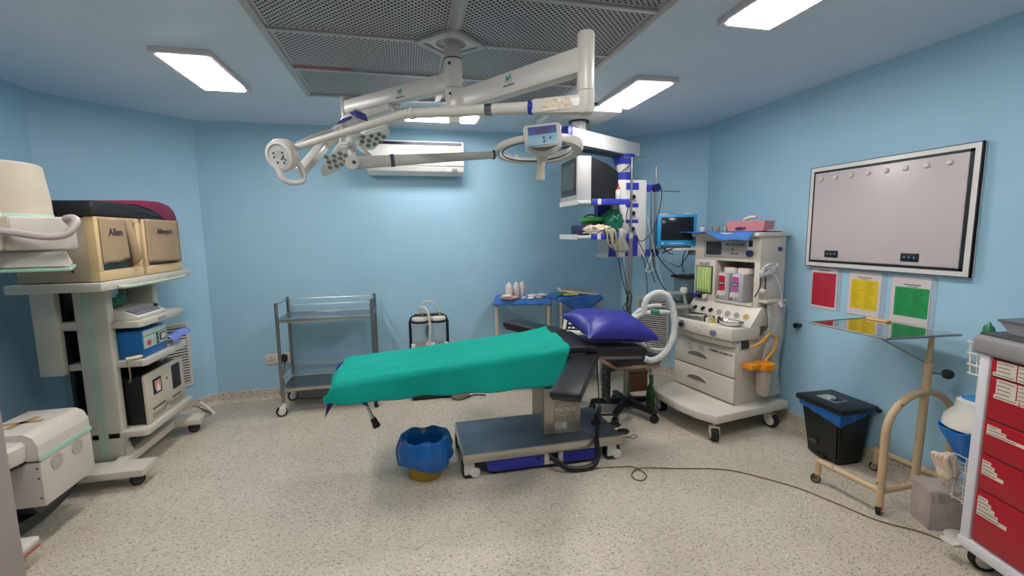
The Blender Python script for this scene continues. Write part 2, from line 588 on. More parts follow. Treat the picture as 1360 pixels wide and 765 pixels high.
# diamond hatch round the lamp post
h = B()
for k in range(4):
    a0, a1 = k * pi / 2, (k + 1) * pi / 2
    ro, ri = 0.18, 0.142
    P = [(ro * cos(a0), ro * sin(a0)), (ro * cos(a1), ro * sin(a1)), (ri * cos(a1), ri * sin(a1)), (ri * cos(a0), ri * sin(a0))]
    h.prism(P, 'z', -0.028, -0.01)
h.obj('hatch_frame', M_PBAR, lam)
h = B()
seg = 24
bm = h.bm
outer = [(0.145, 0), (0, 0.145), (-0.145, 0), (0, -0.145)]
def dia(a):
    return 0.145 / (abs(cos(a)) + abs(sin(a)))
ro = [bm.verts.new((dia(2 * pi * k / seg) * cos(2 * pi * k / seg), dia(2 * pi * k / seg) * sin(2 * pi * k / seg), -0.02)) for k in range(seg)]
ri = [bm.verts.new((0.075 * cos(2 * pi * k / seg), 0.075 * sin(2 * pi * k / seg), -0.02)) for k in range(seg)]
rt = [bm.verts.new((0.075 * cos(2 * pi * k / seg), 0.075 * sin(2 * pi * k / seg), -0.004)) for k in range(seg)]
for k in range(seg):
    j = (k + 1) % seg
    bm.faces.new((ro[k], ro[j], ri[j], ri[k])); bm.faces.new((ri[k], ri[j], rt[j], rt[k]))
h.obj('hatch_plate', M_WHITE, lam)

# ------------------------------------------------------------------ wall vents in the two chamfered corners
def wall_vent(x, y, rz, z0, z1, w, label):
    t = thing('wall_vent', label, 'vent', (x, y, z0), rz, 'low wall vents')
    hh = z1 - z0
    M_V = mat('vent_white', (208, 202, 194), rough=0.5, var=0.03)
    f = B()
    e = 0.022
    f.box(-w / 2, w / 2, -0.012, 0.0, 0, e).box(-w / 2, w / 2, -0.012, 0.0, hh - e, hh)
    f.box(-w / 2, -w / 2 + e, -0.012, 0.0, e, hh - e).box(w / 2 - e, w / 2, -0.012, 0, e, hh - e)
    f.obj('frame', M_V, t)
    B().box(-w / 2 + e, w / 2 - e, -0.003, -0.001, e, hh - e).obj('duct_shade_sheet', M_SHADE, t)  # flat near-black sheet paints the shade behind the slats
    n = int((hh - 2 * e) / 0.0225)
    me = B().prism([(-0.011, -0.004), (-0.011, 0.005), (-0.004, 0.009), (-0.004, 0.0)], 'x', -w / 2 + e, w / 2 - e).mesh('slat', M_V)
    for k in range(n):
        share('slat', me, t, (0, 0, e + (k + 0.4) * (hh - 2 * e) / n))
    for sx in (-1, 1):
        for zz in (hh * 0.15, hh * 0.85):
            B().cyl((sx * (w / 2 - 0.01), -0.012, zz), (sx * (w / 2 - 0.01), -0.0145, zz), 0.004, seg=8).obj('screw', M_DSTEEL, t)
vx = -1.965
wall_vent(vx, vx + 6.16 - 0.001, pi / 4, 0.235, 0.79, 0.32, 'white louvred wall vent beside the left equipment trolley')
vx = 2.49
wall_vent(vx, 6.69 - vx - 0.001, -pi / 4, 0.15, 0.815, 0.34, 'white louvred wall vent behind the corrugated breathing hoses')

# ------------------------------------------------------------------ split air conditioner on the back wall
ac = thing('air_conditioner', 'white split air conditioner high on the back wall', 'air conditioner', (0.116, YB, 2.04))
prof = [(0, 0.01), (-0.10, 0.0), (-0.165, 0.03), (-0.19, 0.09), (-0.195, 0.285), (-0.18, 0.3), (0, 0.3)]
B().prism(prof, 'x', -0.43, 0.43, bev=0.006).obj('body', mat('ac_white', (232, 226, 220), rough=0.3, var=0.01), ac)
B().box(-0.425, 0.412, -0.2005, -0.192, 0.262, 0.286).obj('dark_stripe', mat('ac_navy', (20, 18, 44), rough=0.3, var=0), ac)
B().box(-0.425, 0.425, -0.1975, -0.19, 0.085, 0.255, 0.002).obj('front_panel', mat('ac_panel', (238, 232, 228), rough=0.25, var=0.01), ac)
B().prism([(-0.168, 0.032), (-0.172, 0.034), (-0.190, 0.074), (-0.186, 0.076)], 'x', -0.39, 0.27).obj('louvre_flap', mat('ac_flap', (205, 205, 200), rough=0.3, var=0.01), ac)
B().prism([(-0.172, 0.036), (-0.177, 0.04), (-0.188, 0.064), (-0.184, 0.066)], 'x', 0.32, 0.37).obj('display_window', mat('ac_disp', (190, 192, 190), rough=0.2, var=0), ac)
B().cyl((0.335, -0.196, 0.215), (0.335, -0.1995, 0.215), 0.026, seg=18).obj('round_sticker', mat('ac_sticker', (214, 178, 120), rough=0.5, var=0.2, scale=40), ac)
B().box(0.318, 0.352, -0.1995, -0.197, 0.10, 0.165).obj('energy_sticker', mat('ac_sticker2', (226, 206, 170), rough=0.5, var=0.15, scale=40), ac)

# ------------------------------------------------------------------ wall socket with a plug
so = thing('wall_socket', 'white double wall socket with a black plug behind the steel trolley', 'socket', (-1.2, YB, 0.33))
B().box(-0.11, 0.11, -0.014, 0, 0, 0.1, 0.004).obj('plate', M_WHITE, so)
for xx in (-0.055, 0.055):
    B().box(xx - 0.034, xx + 0.034, -0.017, -0.013, 0.018, 0.082, 0.003).obj('socket_face', M_CREAM, so)
for hx, hz in ((-0.055, 0.064), (-0.067, 0.04), (-0.043, 0.04)):
    B().cyl((hx, -0.0165, hz), (hx, -0.018, hz), 0.0045, seg=8).obj('pin_hole', M_BLACK, so)
pl = tag(B().prism([(-0.028, -0.02), (-0.028, 0.025), (0, 0.045), (0.028, 0.025), (0.028, -0.02), (0.012, -0.03), (-0.012, -0.03)], 'y', -0.06, -0.017, bev=0.003).obj('power_plug', M_BLACK, None, (-1.143, YB, 0.385)), 'black power plug pushed into the wall socket', 'plug')
c = tag(B().tube([(-1.143, YB - 0.045, 0.36), (-1.143, YB - 0.05, 0.30), (-1.16, YB - 0.06, 0.2), (-1.12, YB - 0.07, 0.06), (-1.0, YB - 0.09, 0.006), (-0.7, YB - 0.1, 0.006)], 0.004, 6, 6).obj('socket_cable', M_CABLE), 'thin black cord hanging down from the power plug', 'cord')
# ================================================================== OPERATING TABLE
ot = athing('operating_table', 'operating table with steel pedestal base and black padded top', 'operating table', (0.81, 2.83, 0))
M_BTOP = mat('scuffed_steel_cover', (126, 132, 140), rough=0.36, metal=0.85, var=0.18, scale=5)
M_BRIM = mat('steel_rim', (196, 188, 178), rough=0.3, metal=0.9, var=0.05)
M_COLM = mat('satin_steel_column', (178, 168, 154), rough=0.33, metal=0.9, var=0.07, scale=6)
b_ = B().box(0.28, 1.335, 2.58, 3.08, 0.108, 0.168, 0.006)
b_.obj('base_cover', M_BRIM, ot)
B().box(0.286, 1.329, 2.586, 3.074, 0.166, 0.1695).obj('base_top_plate', M_BTOP, ot)
# royal blue chassis under the cover, black lower edge
B().prism([(0.41, 0.108), (0.44, 0.03), (0.48, 0.022), (1.14, 0.022), (1.17, 0.03), (1.2, 0.108)], 'y', 2.60, 3.06, bev=0.008).obj('chassis', M_BLUEP, ot)
B().box(0.46, 1.16, 2.61, 3.05, 0.012, 0.024).obj('chassis_skid', M_BLACK, ot)
B().cyl((0.76, 2.602, 0.075), (0.76, 2.596, 0.075), 0.012, seg=12).obj('chassis_hole', M_BLACK, ot)
for x in (0.325, 1.275):
    for y in (2.63, 3.03):
        w = B()
        w.box(x - 0.04, x + 0.028, y - 0.032, y + 0.032, 0.022, 0.11, 0.01)
        hs = w.obj('wheel_housing', M_WHITE, ot)
        B().prism([(x - 0.048, 0.1), (x - 0.048, 0.02), (x - 0.03, 0.002), (x + 0.04, 0.002), (x + 0.056, 0.03), (x + 0.05, 0.09), (x + 0.03, 0.09), (x + 0.032, 0.018), (x - 0.03, 0.018), (x - 0.038, 0.1)], 'y', y - 0.026, y + 0.026).obj('wheel_guard', M_BLACK, hs)
        B().lathe([(0.012, -0.036), (0.03, -0.034), (0.033, -0.02), (0.033, 0.02), (0.03, 0.034), (0.012, 0.036)], (x + 0.03, y, 0.036), (0, 1, 0), seg=18).obj('wheel', M_WHEEL, hs)
# socket on the long side and foot controls at the head end
so2 = B().box(0.80, 0.925, 2.592, 2.603, 0.03, 0.115, 0.003).obj('socket_plate', M_WHITE, ot)
B().box(0.83, 0.89, 2.586, 2.594, 0.055, 0.105).obj('socket', M_BLACK, so2)
hc = B().tube([(0.84, 2.585, 0.085), (0.875, 2.55, 0.06), (0.93, 2.52, 0.028), (1.02, 2.51, 0.018), (1.10, 2.515, 0.03), (1.135, 2.53, 0.08), (1.14, 2.56, 0.17)], 0.017, 10, 6).obj('control_cable', M_BLACK, ot)
B().cyl((0.84, 2.588, 0.088), (0.862, 2.56, 0.068), 0.012, seg=10).obj('cable_plug', mat('tan_plug', (170, 140, 110), rough=0.5), hc)
co = B()
pts = []
for k in range(150):
    t = k / 149
    a = k * 0.9
    pts.append((1.14 + 0.012 * cos(a) + 0.03 * t, 2.56 + 0.012 * sin(a) + 0.03 * t, 0.17 + 0.21 * t))
co.tube(pts, 0.0035, 5)
co.obj('coiled_cord', M_CABLE, hc)
B().tube([(1.17, 2.59, 0.38), (1.175, 2.62, 0.5), (1.18, 2.66, 0.66)], 0.004, 6, 4).obj('cord', M_CABLE, hc)
for x, y, z in ((1.235, 2.79, 0.17),):
    k = B().box(x - 0.03, x + 0.03, y - 0.022, y + 0.022, z, z + 0.02, 0.004).obj('pedal_block', M_BLACK, ot)
    B().cyl((x, y, z + 0.02), (x, y, z + 0.07), 0.012, seg=10).obj('pedal_post', M_BLACK, k)
    B().cyl((x - 0.01, y, z + 0.066), (x + 0.13, y - 0.03, z + 0.066), 0.008, seg=8).obj('pedal_lever', M_BLACK, k)
for k, (y, dx) in enumerate(((2.74, 0.10), (2.86, 0.09))):
    p = B().box(1.335, 1.36, y - 0.012, y + 0.012, 0.1, 0.125).obj('foot_pedal', M_BLACK, ot)
    B().ball((1.36 + dx * 0.55, y, 0.115), 0.05, 1.0, 0.8, 0.32).obj('pedal_pad', M_BLACK, p)
rg = B().cyl((1.33, 2.61, 0.14), (1.40, 2.60, 0.14), 0.008, seg=8).obj('hook_arm', M_DSTEEL, ot)
B().tube([(1.425 + 0.025 * cos(a * pi / 6), 2.60, 0.14 + 0.012 * sin(a * pi / 6)) for a in range(12)], 0.004, 6, 0, True).obj('ring', M_DSTEEL, rg)
# column
B().box(0.83, 1.09, 2.705, 2.985, 0.169, 0.50, 0.012).obj('column', M_COLM, ot)
B().prism([(0.80, 0.56), (0.84, 0.49), (1.10, 0.49), (1.14, 0.56)], 'y', 2.70, 2.99).obj('column_bellows', M_BLACK, ot)
pl = B().box(0.905, 1.05, 2.7005, 2.706, 0.27, 0.395, 0.001).obj('name_plate', mat('name_plate_steel', (170, 158, 142), rough=0.4, metal=0.8, var=0.04), ot)
text('MATRIX', 0.038, M_WINK, pl, (0.978, 2.6995, 0.337), (pi / 2, 0, 0))
B().tube([(0.978 + 0.066 * cos(radians(a)), 2.6995, 0.337 + 0.038 * sin(radians(a))) for a in range(-20, 285, 8)], 0.002, 5).obj('oval_mark', M_WINK, pl)
for sx in (0.913, 1.042):
    for sz in (0.28, 0.385):
        B().cyl((sx, 2.701, sz), (sx, 2.698, sz), 0.004, seg=8).obj('rivet', M_DSTEEL, pl)
rp = B().box(0.905, 0.99, 2.7005, 2.706, 0.20, 0.255, 0.001).obj('rating_plate', mat('rating_plate', (188, 178, 160), rough=0.4, var=0.06), ot)
B().box(0.95, 0.985, 2.699, 2.701, 0.208, 0.248).obj('print', mat('plate_print', (206, 200, 190), rough=0.5, var=0.3, scale=90), rp)
B().box(0.826, 0.831, 2.72, 2.97, 0.17, 0.48).obj('side_seam', M_DSTEEL, ot)
# top: under-frame and pads
def ztop(x): return 0.700 + (x + 0.42) * 0.079
fr = B()
fr.prism([(-0.40, ztop(-0.4) - 0.085), (1.08, ztop(1.08) - 0.085), (1.08, ztop(1.08) - 0.052), (-0.40, ztop(-0.4) - 0.052)], 'y', 2.60, 2.625)
fr.prism([(-0.40, ztop(-0.4) - 0.085), (1.08, ztop(1.08) - 0.085), (1.08, ztop(1.08) - 0.052), (-0.40, ztop(-0.4) - 0.052)], 'y', 3.035, 3.06)
fr.obj('side_rail', M_STEEL, ot)
B().prism([(0.56, 0.555), (1.16, 0.555), (1.2, 0.70), (0.52, 0.70)], 'y', 2.68, 2.99).obj('tilt_frame', M_DGREY, ot)
def pad(x0, x1, z0f, z1f, y0=2.585, y1=3.075):
    return B().prism([(x0, z0f(x0)), (x1, z0f(x1)), (x1, z1f(x1)), (x0, z1f(x0))], 'y', y0, y1, bev=0.012)
pad(-0.42, 0.33, lambda x: ztop(x) - 0.055, lambda x: ztop(x) - 0.006).obj('leg_pad', M_PAD, ot)
pad(0.335, 0.79, lambda x: ztop(x) - 0.055, lambda x: ztop(x) - 0.006).obj('seat_pad', M_PAD, ot)
pad(0.795, 1.16, lambda x: 0.742, lambda x: 0.797 - (x - 0.8) * 0.05).obj('back_pad', M_PAD, ot)
hp = B().prism([(1.165, 0.70), (1.52, 0.675), (1.525, 0.735), (1.165, 0.755)], 'y', 2.63, 3.04, bev=0.012).obj('head_pad', M_PAD, ot)
B().prism([(1.10, 0.68), (1.50, 0.655), (1.50, 0.674), (1.10, 0.699)], 'y', 2.65, 3.02).obj('head_plate', M_DSTEEL, hp)
# arm boards, swung out on either side of the back section
def armboard(name, p, q, w, th):
    M = frame_on(p, q)
    Lb = (Vector(q) - Vector(p)).length
    o = B().box(0, Lb, -w / 2, w / 2, -th, 0, 0.016, M=M, seg=3).obj(name, M_PAD, ot)
    B().box(0.02, Lb - 0.03, -w / 2 + 0.01, w / 2 - 0.01, -th - 0.012, -th + 0.004, M=M).obj('board', M_BLACK, o)
    return o
a = armboard('arm_board', (1.10, 2.64, 0.735), (0.735, 2.035, 0.712), 0.165, 0.045)
B().cyl((1.10, 2.60, 0.69), (1.10, 2.72, 0.69), 0.02, seg=10).obj('clamp', M_DSTEEL, a)
a = armboard('arm_board', (1.06, 3.04, 0.79), (0.80, 3.52, 0.80), 0.175, 0.05)
B().cyl((1.06, 3.06, 0.73), (1.06, 3.12, 0.73), 0.02, seg=10).obj('clamp', M_DSTEEL, a)
# release lever hanging at the foot end
lv = B().cyl((-0.315, 2.70, 0.60), (-0.235, 2.70, 0.40), 0.011, seg=10).obj('release_lever', M_STEEL, ot)
B().cyl((-0.24, 2.70, 0.412), (-0.218, 2.70, 0.357), 0.017, 0.024, seg=12).obj('grip', M_RUB, lv)

# ------------------------------------------------------------------ green sheet
M_GREEN = mat('green_theatre_cloth', (4, 158, 142), rough=0.85, var=0.07, scale=4, bump=0.10, bscale=260, spec=0.25)
def lerp(a, b, t): return a + (b - a) * t
def sheet_fn(u, v):
    # u along the table from the foot to the head; v across: front hem -> over the top -> back hem
    foot = 0.10
    Ltot = 1.38 + foot
    e = u * Ltot - foot
    x = -0.42 + max(e, 0)
    drop_f, top, drop_b = 0.118 + (x + 0.42) * 0.092, 0.52, 0.12
    # same share of rows on each stretch, so the weave stays even along the table
    s = v / 0.24 * drop_f if v < 0.24 else drop_f + (v - 0.24) / 0.6 * top if v < 0.84 else drop_f + top + (v - 0.84) / 0.16 * drop_b
    zt = ztop(x) + 0.004
    fd = max(-e, 0)                      # length hanging over the foot end
    x -= 0.03 * min(1, fd / 0.05)
    # rounded shoulders
    if s < drop_f:
        t = drop_f - s
        y = 2.572 - 0.022 * min(1, t / 0.03) - 0.05 * (t / drop_f) * 0.25
        z = zt - 0.016 - max(0, t - 0.008)
        y += 0.016 * sin(x * 9.0 + 1.0) * (t / drop_f) + 0.008 * sin(x * 23) * (t / drop_f)
        x -= 0.075 * (t / drop_f) * max(0, (u - 0.55) / 0.45) ** 2
    elif s < drop_f + top:
        q = (s - drop_f) / top
        y = 2.572 + q * 0.512
        z = zt - 0.016 * (abs(2 * q - 1) ** 6)
        z += 0.005 * sin(q * 9 + x * 5 + 1.2 * sin(x * 4)) * sin(q * pi) + 0.007 * noise.noise(Vector((x * 3.2 + q * 2.0, q * 9.0, 2.0)))
        # a few long creases
        for c0, sl, amp, wd in ((0.60, 0.22, 0.012, 0.03), (0.74, 0.30, 0.011, 0.024), (0.45, 0.12, 0.009, 0.045), (0.86, 0.1, 0.008, 0.022), (0.30, 0.2, 0.007, 0.04)):
            dq = q - (c0 + sl * (x - 0.3))
            z += amp * math.exp(-(dq / wd) ** 2) * min(1, max(0, (x + 0.25) * 3))
    else:
        t = s - drop_f - top
        y = 3.084 + 0.02 * min(1, t / 0.03)
        z = zt - 0.010 - max(0, t - 0.01)
    z += 0.006 * noise.noise(Vector((x * 6, y * 6, 0.3)))
    y += 0.008 * noise.noise(Vector((x * 7, z * 9, 4.3)))
    if fd > 0:
        k = 1.0 if s > drop_f else max(0.0, 1 - (drop_f - s) / 0.07)
        z -= fd * (0.85 + 0.2 * sin(v * 11)) * k
        x -= 0.01 * (fd / foot) * (1 + sin(v * 13 + 1)) + 0.012 * (fd / foot) * (1 - k)
        z = max(z, 0.585)
    x += 0.02 * noise.noise(Vector((v * 4, 0, 1.0))) * max(0, u - 0.8) * 5
    return (x, y, z)
gs = tag(B().grid(110, 70, sheet_fn).obj('green_sheet', M_GREEN, ang=80, solid=0.004), 'green cloth sheet draped over the operating table', 'sheet')
# purple blue under-sheet peeping out at the foot end
M_UND = mat('navy_violet_cloth', (46, 40, 132), rough=0.75, var=0.08)
us = B()
us.grid(6, 8, lambda u, v: (-0.46 + 0.06 * v - 0.025 * u, 2.585 + 0.03 * v, 0.605 - (0.095 * (1 - v) + 0.02) * u))
us.grid(6, 8, lambda u, v: (-0.36 + 0.09 * v + 0.02 * u, 2.60 + 0.012 * sin(v * 5), 0.605 - 0.075 * u * (0.55 + v * 0.45)))
us.grid(6, 8, lambda u, v: (-0.445 - 0.05 * u + 0.02 * v, 2.96 + 0.12 * v, 0.685 - 0.085 * u * (1 - v * 0.6)))
us.grid(6, 8, lambda u, v: (-0.445 + 0.14 * v, 2.585 + 0.48 * u, 0.642 + 0.01 * v))
tag(us.obj('under_sheet', M_UND, ang=60, solid=0.003), 'violet blue cloth showing below the foot end of the green sheet', 'sheet')

# ------------------------------------------------------------------ pillow
M_PIL = mat('royal_blue_rexine', (46, 46, 142), rough=0.42, var=0.06, scale=5, bump=0.12, bscale=30)
def pil_fn(side):
    def fn(u, v):
        x, y = 2 * u - 1, 2 * v - 1
        ex, ey = 1 - abs(x) ** 3.2, 1 - abs(y) ** 3.2
        h = max(0, ex) ** 0.62 * max(0, ey) ** 0.62
        pin = 1 - 0.10 * (abs(x) ** 2) * (1 - abs(y) ** 4) * 0
        sx = 0.29 * (1 - 0.10 * (1 - abs(y) ** 2) * abs(x) ** 4)
        sy = 0.215 * (1 - 0.13 * (1 - abs(x) ** 2) * abs(y) ** 4)
        z = side * (0.10 if side > 0 else 0.06) * h
        z += 0.012 * noise.noise(Vector((x * 2.2, y * 2.2, side))) * h
        z += 0.012 * sin((x - y) * 9 + 2 * y) * h * abs(x * y) + 0.010 * abs(noise.noise(Vector((x * 3.4 + y, y * 3.0 - x, side * 2)))) * h
        return (x * sx, y * sy, z)
    return fn
pb = B().grid(40, 30, pil_fn(1)).grid(40, 30, pil_fn(-1))
bmesh.ops.remove_doubles(pb.bm, verts=pb.bm.verts[:], dist=0.0006)
pi_o = pb.obj('pillow', M_PIL, ang=80)
pi_o.location = (1.36, 2.855, 0.838)
pi_o.rotation_euler = (radians(11), radians(7), radians(8))
tag(pi_o, 'shiny royal blue pillow on the head end of the operating table', 'pillow')

# ------------------------------------------------------------------ blue bag in a yellow bucket
bk = thing('waste_bucket', 'small yellow bucket lined with a blue bin bag beside the table base', 'bucket', (0.06, 2.735, 0))
B().lathe([(0.0, 0.0), (0.098, 0.0), (0.102, 0.006), (0.126, 0.222), (0.131, 0.226), (0.131, 0.24), (0.12, 0.24), (0.097, 0.01), (0.0, 0.01)], seg=32, caps=False).obj('bucket', mat('yellow_plastic', (188, 150, 30), rough=0.4, var=0.08), bk)
M_BAG = mat('blue_polythene', (22, 96, 168), rough=0.32, var=0.08, scale=6, bump=0.3, bscale=30)
def bag_fn(u, v):
    a = 2 * pi * u
    wr = 0.6 * noise.noise(Vector((cos(a) * 3, sin(a) * 3, v * 3))) + 0.4 * noise.noise(Vector((cos(a) * 8, sin(a) * 8, v * 5)))
    fold = abs(sin(a * 4.5 + 1.3 * sin(a * 2 + v * 2)))
    if v < 0.55:                              # outside, hanging loosely from the rim
        t = v / 0.55
        r = lerp(0.150 + 0.022 * fold, 0.146, t ** 1.6) + 0.016 * sin(t * pi) * (0.6 + 0.6 * wr) + 0.010 * wr
        z = lerp(0.088 + 0.02 * sin(a * 3 + 2.0) + 0.016 * fold, 0.258 + 0.008 * sin(a * 3) + 0.006 * sin(a * 7), t)
    else:                                     # inside, down into the bucket
        t = (v - 0.55) / 0.45
        r = lerp(0.141, 0.110, min(1, t / 0.12)) if t < 0.12 else lerp(0.110, 0.082, (t - 0.12) / 0.88)
        r += 0.006 * wr * (1 - t) - 0.004 * fold
        z = lerp(0.261 + 0.008 * sin(a * 3) + 0.006 * sin(a * 7), 0.03, t)
    return (r * cos(a), r * sin(a), z)
B().grid(110, 34, bag_fn).obj('bin_bag', M_BAG, bk, ang=60, solid=0.0015)

# ------------------------------------------------------------------ swivel chair behind the head end
ch = athing('swivel_chair', 'black swivel stool on five castors behind the pillow end of the table', 'stool', (1.72, 3.29, 0))
cx, cy = 1.72, 3.29
B().lathe([(0.0, 0.06), (0.045, 0.06), (0.05, 0.09), (0.034, 0.14), (0.028, 0.15), (0.0, 0.15)], (cx, cy, 0), seg=18, caps=False).obj('hub', M_BLACK, ch)
B().cyl((cx, cy, 0.14), (cx, cy, 0.40), 0.021, seg=14).obj('gas_post', M_DSTEEL, ch)
for k in range(5):
    a = radians(-62 + 72 * k)
    e = Vector((cos(a), sin(a), 0)); s = Vector((-sin(a), cos(a), 0))
    R = 0.27
    l = B()
    M = Matrix.Translation((cx, cy, 0)) @ Matrix.Rotation(a, 4, 'Z')
    l.prism([(0.02, 0.075), (R, 0.065), (R + 0.02, 0.085), (R, 0.10), (0.02, 0.135)], 'y', -0.022, 0.022, bev=0.006, M=M)
    lg = l.obj('leg', M_BLACK, ch)
    c0 = Vector((cx, cy, 0)) + e * R
    w = B()
    for sg in (-1, 1):
        w.lathe([(0.006, -0.009), (0.026, -0.009), (0.03, -0.004), (0.03, 0.004), (0.026, 0.009), (0.006, 0.009)], c0 + s * sg * 0.014 + Vector((0, 0, 0.03)), s, seg=16)
    w.box(-0.022, 0.022, -0.006, 0.006, 0.03, 0.07, M=Matrix.Translation(c0) @ Matrix.Rotation(a, 4, 'Z'))
    w.obj('castor', M_BLACK, lg)
B().lathe([(0.0, 0.40), (0.13, 0.40), (0.19, 0.425), (0.19, 0.44), (0.0, 0.44)], (cx, cy, 0), seg=28, caps=False).obj('seat_pan', mat('chair_pan_grey', (96, 98, 104), rough=0.5), ch)
B().box(cx - 0.20, cx + 0.19, cy - 0.21, cy + 0.2, 0.436, 0.47, 0.012).obj('seat_board', mat('bare_plywood', (176, 138, 112), rough=0.7, var=0.1), ch)
B().box(cx - 0.205, cx + 0.195, cy - 0.215, cy + 0.205, 0.468, 0.53, 0.02).obj('seat_cushion', M_PAD, ch)
# slotted backrest bracket at the left side of the seat
bk2 = B().box(1.455, 1.475, 3.06, 3.18, 0.20, 0.47, 0.004).obj('backrest_bracket', M_BLACK, ch)
for k in range(6):
    B().box(1.447, 1.456, 3.07, 3.115, 0.215 + k * 0.042, 0.235 + k * 0.042).obj('slot_rib', M_DGREY, bk2)
    B().box(1.447, 1.456, 3.128, 3.17, 0.215 + k * 0.042, 0.235 + k * 0.042).obj('slot_rib', M_DGREY, bk2)
B().box(1.46, 1.62, 3.10, 3.16, 0.43, 0.445).obj('bracket_arm', M_BLACK, bk2)
# ================================================================== CEILING-MOUNTED SURGICAL LAMPS
sl = athing('surgical_lamp', 'white ceiling mounted surgical lamp with two jointed arms and lamp heads', 'surgical lamp', (0.266, 2.397, ZC))
PX, PY = 0.266, 2.397
M_LG = mat('lamp_grey', (184, 180, 174), rough=0.35, var=0.02)
B().cyl((PX, PY, 2.466), (PX, PY, 2.36), 0.041, seg=28).obj('ceiling_post', M_LG, sl)
po = B().lathe([(0.0, 2.375), (0.044, 2.375), (0.044, 2.235), (0.0, 2.235)], (PX, PY, 0), seg=28, caps=False).obj('upper_hub', M_LAMPW, sl)
B().lathe([(0.0445, 2.378), (0.0445, 2.372), (0.042, 2.372), (0.042, 2.378)], (PX, PY, 0), seg=28, caps=False).obj('seal_ring', M_BLACK, po)
lo = B().lathe([(0.0, 2.232), (0.044, 2.232), (0.044, 2.10), (0.03, 2.095), (0.03, 2.066), (0.0, 2.066)], (PX, PY, 0), seg=28, caps=False).obj('lower_hub', M_LAMPW, sl)
for zz, aa in ((2.345, 4.2), (2.20, 4.2)):
    B().cyl((PX + 0.042 * cos(aa), PY + 0.042 * sin(aa), zz), (PX + 0.049 * cos(aa), PY + 0.049 * sin(aa), zz), 0.007, seg=10).obj('knob', M_BLACK, po if zz > 2.3 else lo)
def arm(name, p, q, w, h, m, parent, h2=None, off=0.0):
    """rounded bar from p to q with height h (h2 at the far end)"""
    M = frame_on(p, q)
    Lb = (Vector(q) - Vector(p)).length
    h2 = h2 or h
    return B().prism([(off, -h / 2), (Lb, -h2 / 2), (Lb, h2 / 2), (off, h / 2)], 'y', -w / 2, w / 2, bev=min(w, h2) * 0.24, M=M).obj(name, m, parent)
# arm A: towards the camera on the right
A0, A1 = (PX, PY, 2.165), (0.708, 1.725, 2.165)
armA = arm('horizontal_arm', A0, A1, 0.066, 0.10, M_LAMPW, sl)
arm('arm_socket', A0, (PX + 0.066, PY - 0.10, 2.165), 0.078, 0.112, M_LAMPW, armA)
M_TEAL = mat('teal_print', (36, 150, 138), rough=0.5, var=0.05)
def logo(Mx, parent, s=1.0):
    """two teal leaves in a thin swoosh with an illegible script line below, on local x-z at y=0"""
    l1 = [(-0.012, -0.004), (-0.017, 0.006), (-0.012, 0.013), (-0.004, 0.014), (0.0, 0.006), (-0.003, -0.006)]
    l2 = [(0.0, -0.004), (0.002, 0.006), (0.006, 0.018), (0.011, 0.02), (0.013, 0.01), (0.008, -0.002)]
    b_ = B()
    for P in (l1, l2):
        b_.prism([(x * s, z * s) for x, z in P], 'y', -0.0006, 0.0006, M=Mx)
    b_.obj('logo_leaf', M_TEAL, parent)
    b_ = B()
    b_.tube([Mx @ Vector(p) * 1.0 for p in [(-0.022 * s, 0, 0.0), (-0.015 * s, 0, -0.009 * s), (0, 0, -0.013 * s), (0.014 * s, 0, -0.009 * s), (0.02 * s, 0, 0.004 * s)]], 0.0008, 5, 4)
    random.seed(3)
    for k in range(13):
        x = (-0.03 + k * 0.005) * s
        hh = random.choice((0.004, 0.004, 0.007)) * s
        b_.box(x, x + 0.0032 * s, -0.0005, 0.0005, -0.026 * s, -0.026 * s + hh, M=Mx)
    b_.obj('logo_script', M_INK, parent)
def side_frame(p, q, t, off, z, flip=1):
    p, q = Vector(p), Vector(q)
    d = (q - p).normalized()
    n = Vector((d.y, -d.x, 0)) * flip
    o = p + (q - p) * t + n * off + Vector((0, 0, z))
    M = Matrix.Identity(4)
    x = d * flip * -1
    y = -n
    for i, v in enumerate((n.cross(Vector((0, 0, 1))) * -1, -n, Vector((0, 0, 1)))):
        M[0][i], M[1][i], M[2][i] = v
    M[0][3], M[1][3], M[2][3] = o
    return M
logo(side_frame(A0, A1, 0.52, 0.0335, 0.012), armA, 1.1)
B().lathe([(0.0, 2.05), (0.034, 2.05), (0.034, 2.255), (0.031, 2.266), (0.02, 2.27), (0.0, 2.271)], (0.708, 1.725, 0), seg=24, caps=False).obj('arm_end_tube', M_LAMPW, armA)
# elbow and spring arm running left
el = B().lathe([(0.0, 2.048), (0.0345, 2.048), (0.0345, 1.985), (0.03, 1.965), (0.015, 1.955), (0.0, 1.954)], (0.708, 1.725, 0), seg=24, caps=False).obj('elbow', M_LAMPW, sl)
S0, S1, S2 = Vector((0.70, 1.728, 2.0)), Vector((0.515, 1.822, 2.004)), Vector((0.045, 2.06, 2.02))
arm('spring_housing', S0 + Vector((0.02, -0.01, 0)), S1, 0.052, 0.078, M_LAMPW, el, 0.056)
Mh = side_frame(S0, S1, 0.5, 0.0265, 0.0, -1)
cv = B().box(-0.055, 0.055, -0.0015, 0.001, -0.022, 0.022, M=Mh).obj('warning_sticker', mat('arm_sticker', (222, 206, 188), rough=0.5, var=0.25, scale=60, spots=((205, 160, 70), 0.4, 70)), el)
pv = S0 + (S1 - S0) * 0.12
nv = Vector((-(S1 - S0).normalized().y, (S1 - S0).normalized().x, 0))
if nv.y > 0: nv = -nv
B().cyl(pv + nv * 0.02, pv + nv * 0.029, 0.012, seg=16).obj('pivot_bolt', M_DSTEEL, el)
sp = B().cyl(S1, S2, 0.0235, 0.0215, seg=20).obj('spring_arm', M_LAMPW, sl)
dS = (S2 - S1).normalized()
